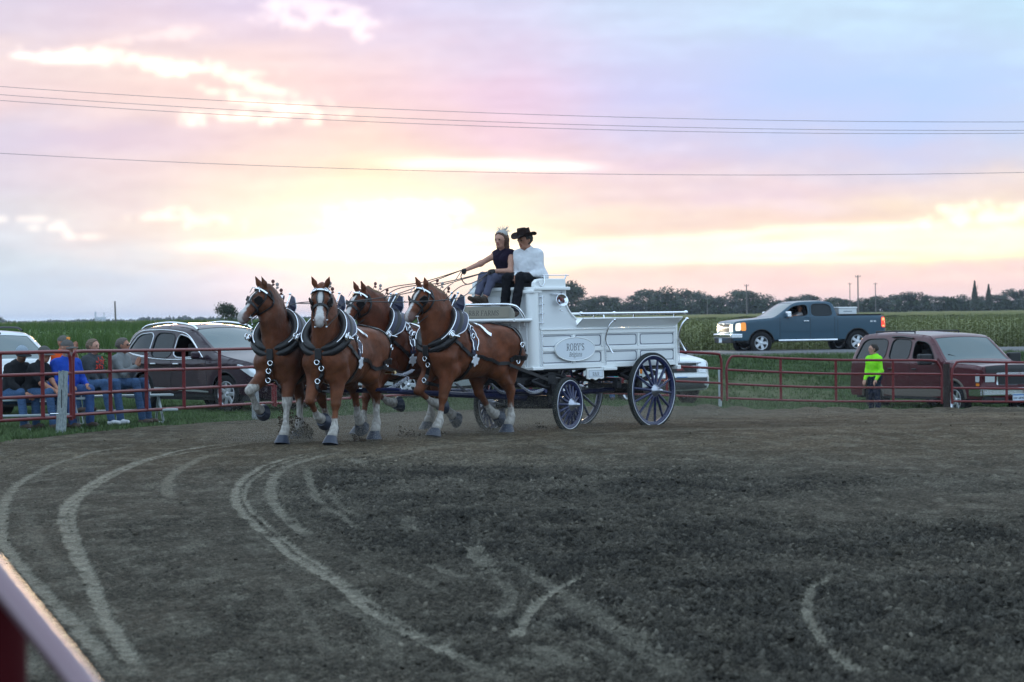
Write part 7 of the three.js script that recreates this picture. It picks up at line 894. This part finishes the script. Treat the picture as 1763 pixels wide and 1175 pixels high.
function utilityPole(label, px, base, top, D, rad, lean = 0) { const s = F / D, p = at(px, base, D), h = (base - top) / s, t = thing('utility_pole', label, 'utility pole', [p.x, p.y, p.z], 0, 'utility poles across the fields'); rad *= 0.75; mesh('pole', bar([0, -1, 0], [lean * h, h, 0], rad, rad * 0.75, 8), poleM, t); if (lean >= 0) mesh('crossarm', box(rad * 7, rad * 0.7, rad * 0.9, lean * h * 0.96, h * 0.95, 0, 0.01), poleM, t); if (lean >= 0) for (const x of [-3, 0, 3]) mesh('insulator', bar([x * rad + lean * h * 0.96, h * 0.95, 0], [x * rad + lean * h * 0.96, h * 0.95 + rad * 2.4, 0], rad * 0.35), M([0.2, 0.2, 0.2], 0.4), t); }
utilityPole('dark utility pole on the left skyline right of the grain elevator', 199, 558, 519, 330, 0.16, -0.03);
utilityPole('utility pole behind the cab of the pickup truck', 1286, 537, 490, 520, 0.16); utilityPole('utility pole nearest the pickup bed among three', 1464, 533, 487, 560, 0.12); utilityPole('tallest utility pole in the far treeline', 1478, 533, 474, 520, 0.18); utilityPole('utility pole right of the tallest one', 1508, 533, 487, 540, 0.13); utilityPole('faint utility pole between the far trees right of the wagon', 1218, 537, 514, 640, 0.12);
// overhead wires
{ const wm = M([0.2, 0.2, 0.23], 0.6), wire = (label, a, b, c) => { const D = 105, f = (px) => { const l = (px - 0) * (px - 881.5), L = [[0, a], [881.5, b], [1763, c]]; let y = 0; for (let i = 0; i < 3; i++) { let k = L[i][1]; for (let j = 0; j < 3; j++) if (j !== i) k *= (px - L[j][0]) / (L[i][0] - L[j][0]); y += k; } return y; }; const pts = []; for (let px = -500; px <= 2300; px += 140) pts.push(at(px, f(px), D)); tag(mesh('power_line', tube(pts, 0.008, 60, 4), wm), label, 'power line', 'power lines across the sky'); };
  wire('uppermost of the close group of three power lines', 149, 196, 210); wire('middle wire of the close group of three power lines', 163, 211, 224.5); wire('lowest wire of the close group of three power lines', 173, 219, 229.5); wire('single power line hanging well below the other three', 264, 297.5, 297); }
scene.fog = new THREE.FogExp2(C(0.62, 0.7, 0.86), 0.00012);

// dust hanging round the legs and the clods thrown up by the hooves
{
  const g = new THREE.OctahedronGeometry(1, 0), N = 260000, im = new THREE.InstancedMesh(g, M([0.36, 0.33, 0.28], 1), N), mt = new THREE.Matrix4(), q = new THREE.Quaternion(), r = mulberry(91), gs = () => (r() + r() + r() + r() - 2) * 0.9;
  const puffs = [[-3.4, -41.4, 1.0, 0.5, 0.16, 1], [-2.4, -41.6, 1.4, 0.6, 0.22, 2], [-1.2, -43.6, 1.6, 0.8, 0.3, 3], [-0.3, -44.6, 1.6, 0.8, 0.34, 3], [1.0, -46.4, 2, 1, 0.36, 3], [3.6, -51, 3.6, 2.6, 0.42, 6], [-1.5, -49, 3.4, 2.4, 0.42, 7]], bag = puffs.flatMap((p, i) => Array(p[5]).fill(i));
  for (let i = 0; i < N; i++) { const p = puffs[bag[Math.floor(r() * bag.length)]], x = p[0] + gs() * p[2], z = p[1] + gs() * p[3], y = ground(x, z) + 0.02 + Math.abs(gs()) * p[4] * 1.6, s = rr(0.0012, 0.0026, r); mt.compose(V(x, y, z), q.setFromEuler(new THREE.Euler(r() * 6, r() * 6, 0)), V(s, s, s)); im.setMatrixAt(i, mt); }
  im.name = 'dust'; im.castShadow = im.receiveShadow = true; tag(im, 'thin pale dust raised round the legs of the horses and the wagon wheels', 'dust', null, 'stuff'); scene.add(im);
  const cg = new THREE.IcosahedronGeometry(1, 0), K = 900, cm = new THREE.InstancedMesh(cg, M([0.06, 0.043, 0.03], 1), K); const plumes = [[486, 756, 42.2, 60, 62, 7], [735, 752, 43.6, 40, 16, 1], [690, 754, 43.2, 40, 22, 1], [610, 762, 41.2, 22, 14, 1], [925, 742, 45.6, 20, 14, 1], [830, 750, 44.6, 30, 26, 1]], pb = plumes.flatMap((p, i) => Array(p[5]).fill(i));
  for (let i = 0; i < K; i++) { const [px, py, D, w, h] = plumes[pb[Math.floor(r() * pb.length)]], u = r(), v = Math.pow(r(), 1.7) * (1 - 0.75 * u), p = at(px + w * (u - 0.12), py - h * v - 2, D + gs() * 0.25), s = rr(0.005, 0.019, r) * (1 - 0.4 * v); mt.compose(V(p.x, Math.max(p.y, ground(p.x, p.z) + s * 0.5), p.z), q.setFromEuler(new THREE.Euler(r() * 6, r() * 6, 0)), V(s * rr(0.7, 1.6, r), s, s)); cm.setMatrixAt(i, mt); }
  cm.name = 'kicked_dirt'; cm.castShadow = cm.receiveShadow = true; tag(cm, 'brown dirt flung up behind the hooves of the leading horses', 'soil', null, 'stuff'); scene.add(cm);
}

renderer.render(scene, camera);
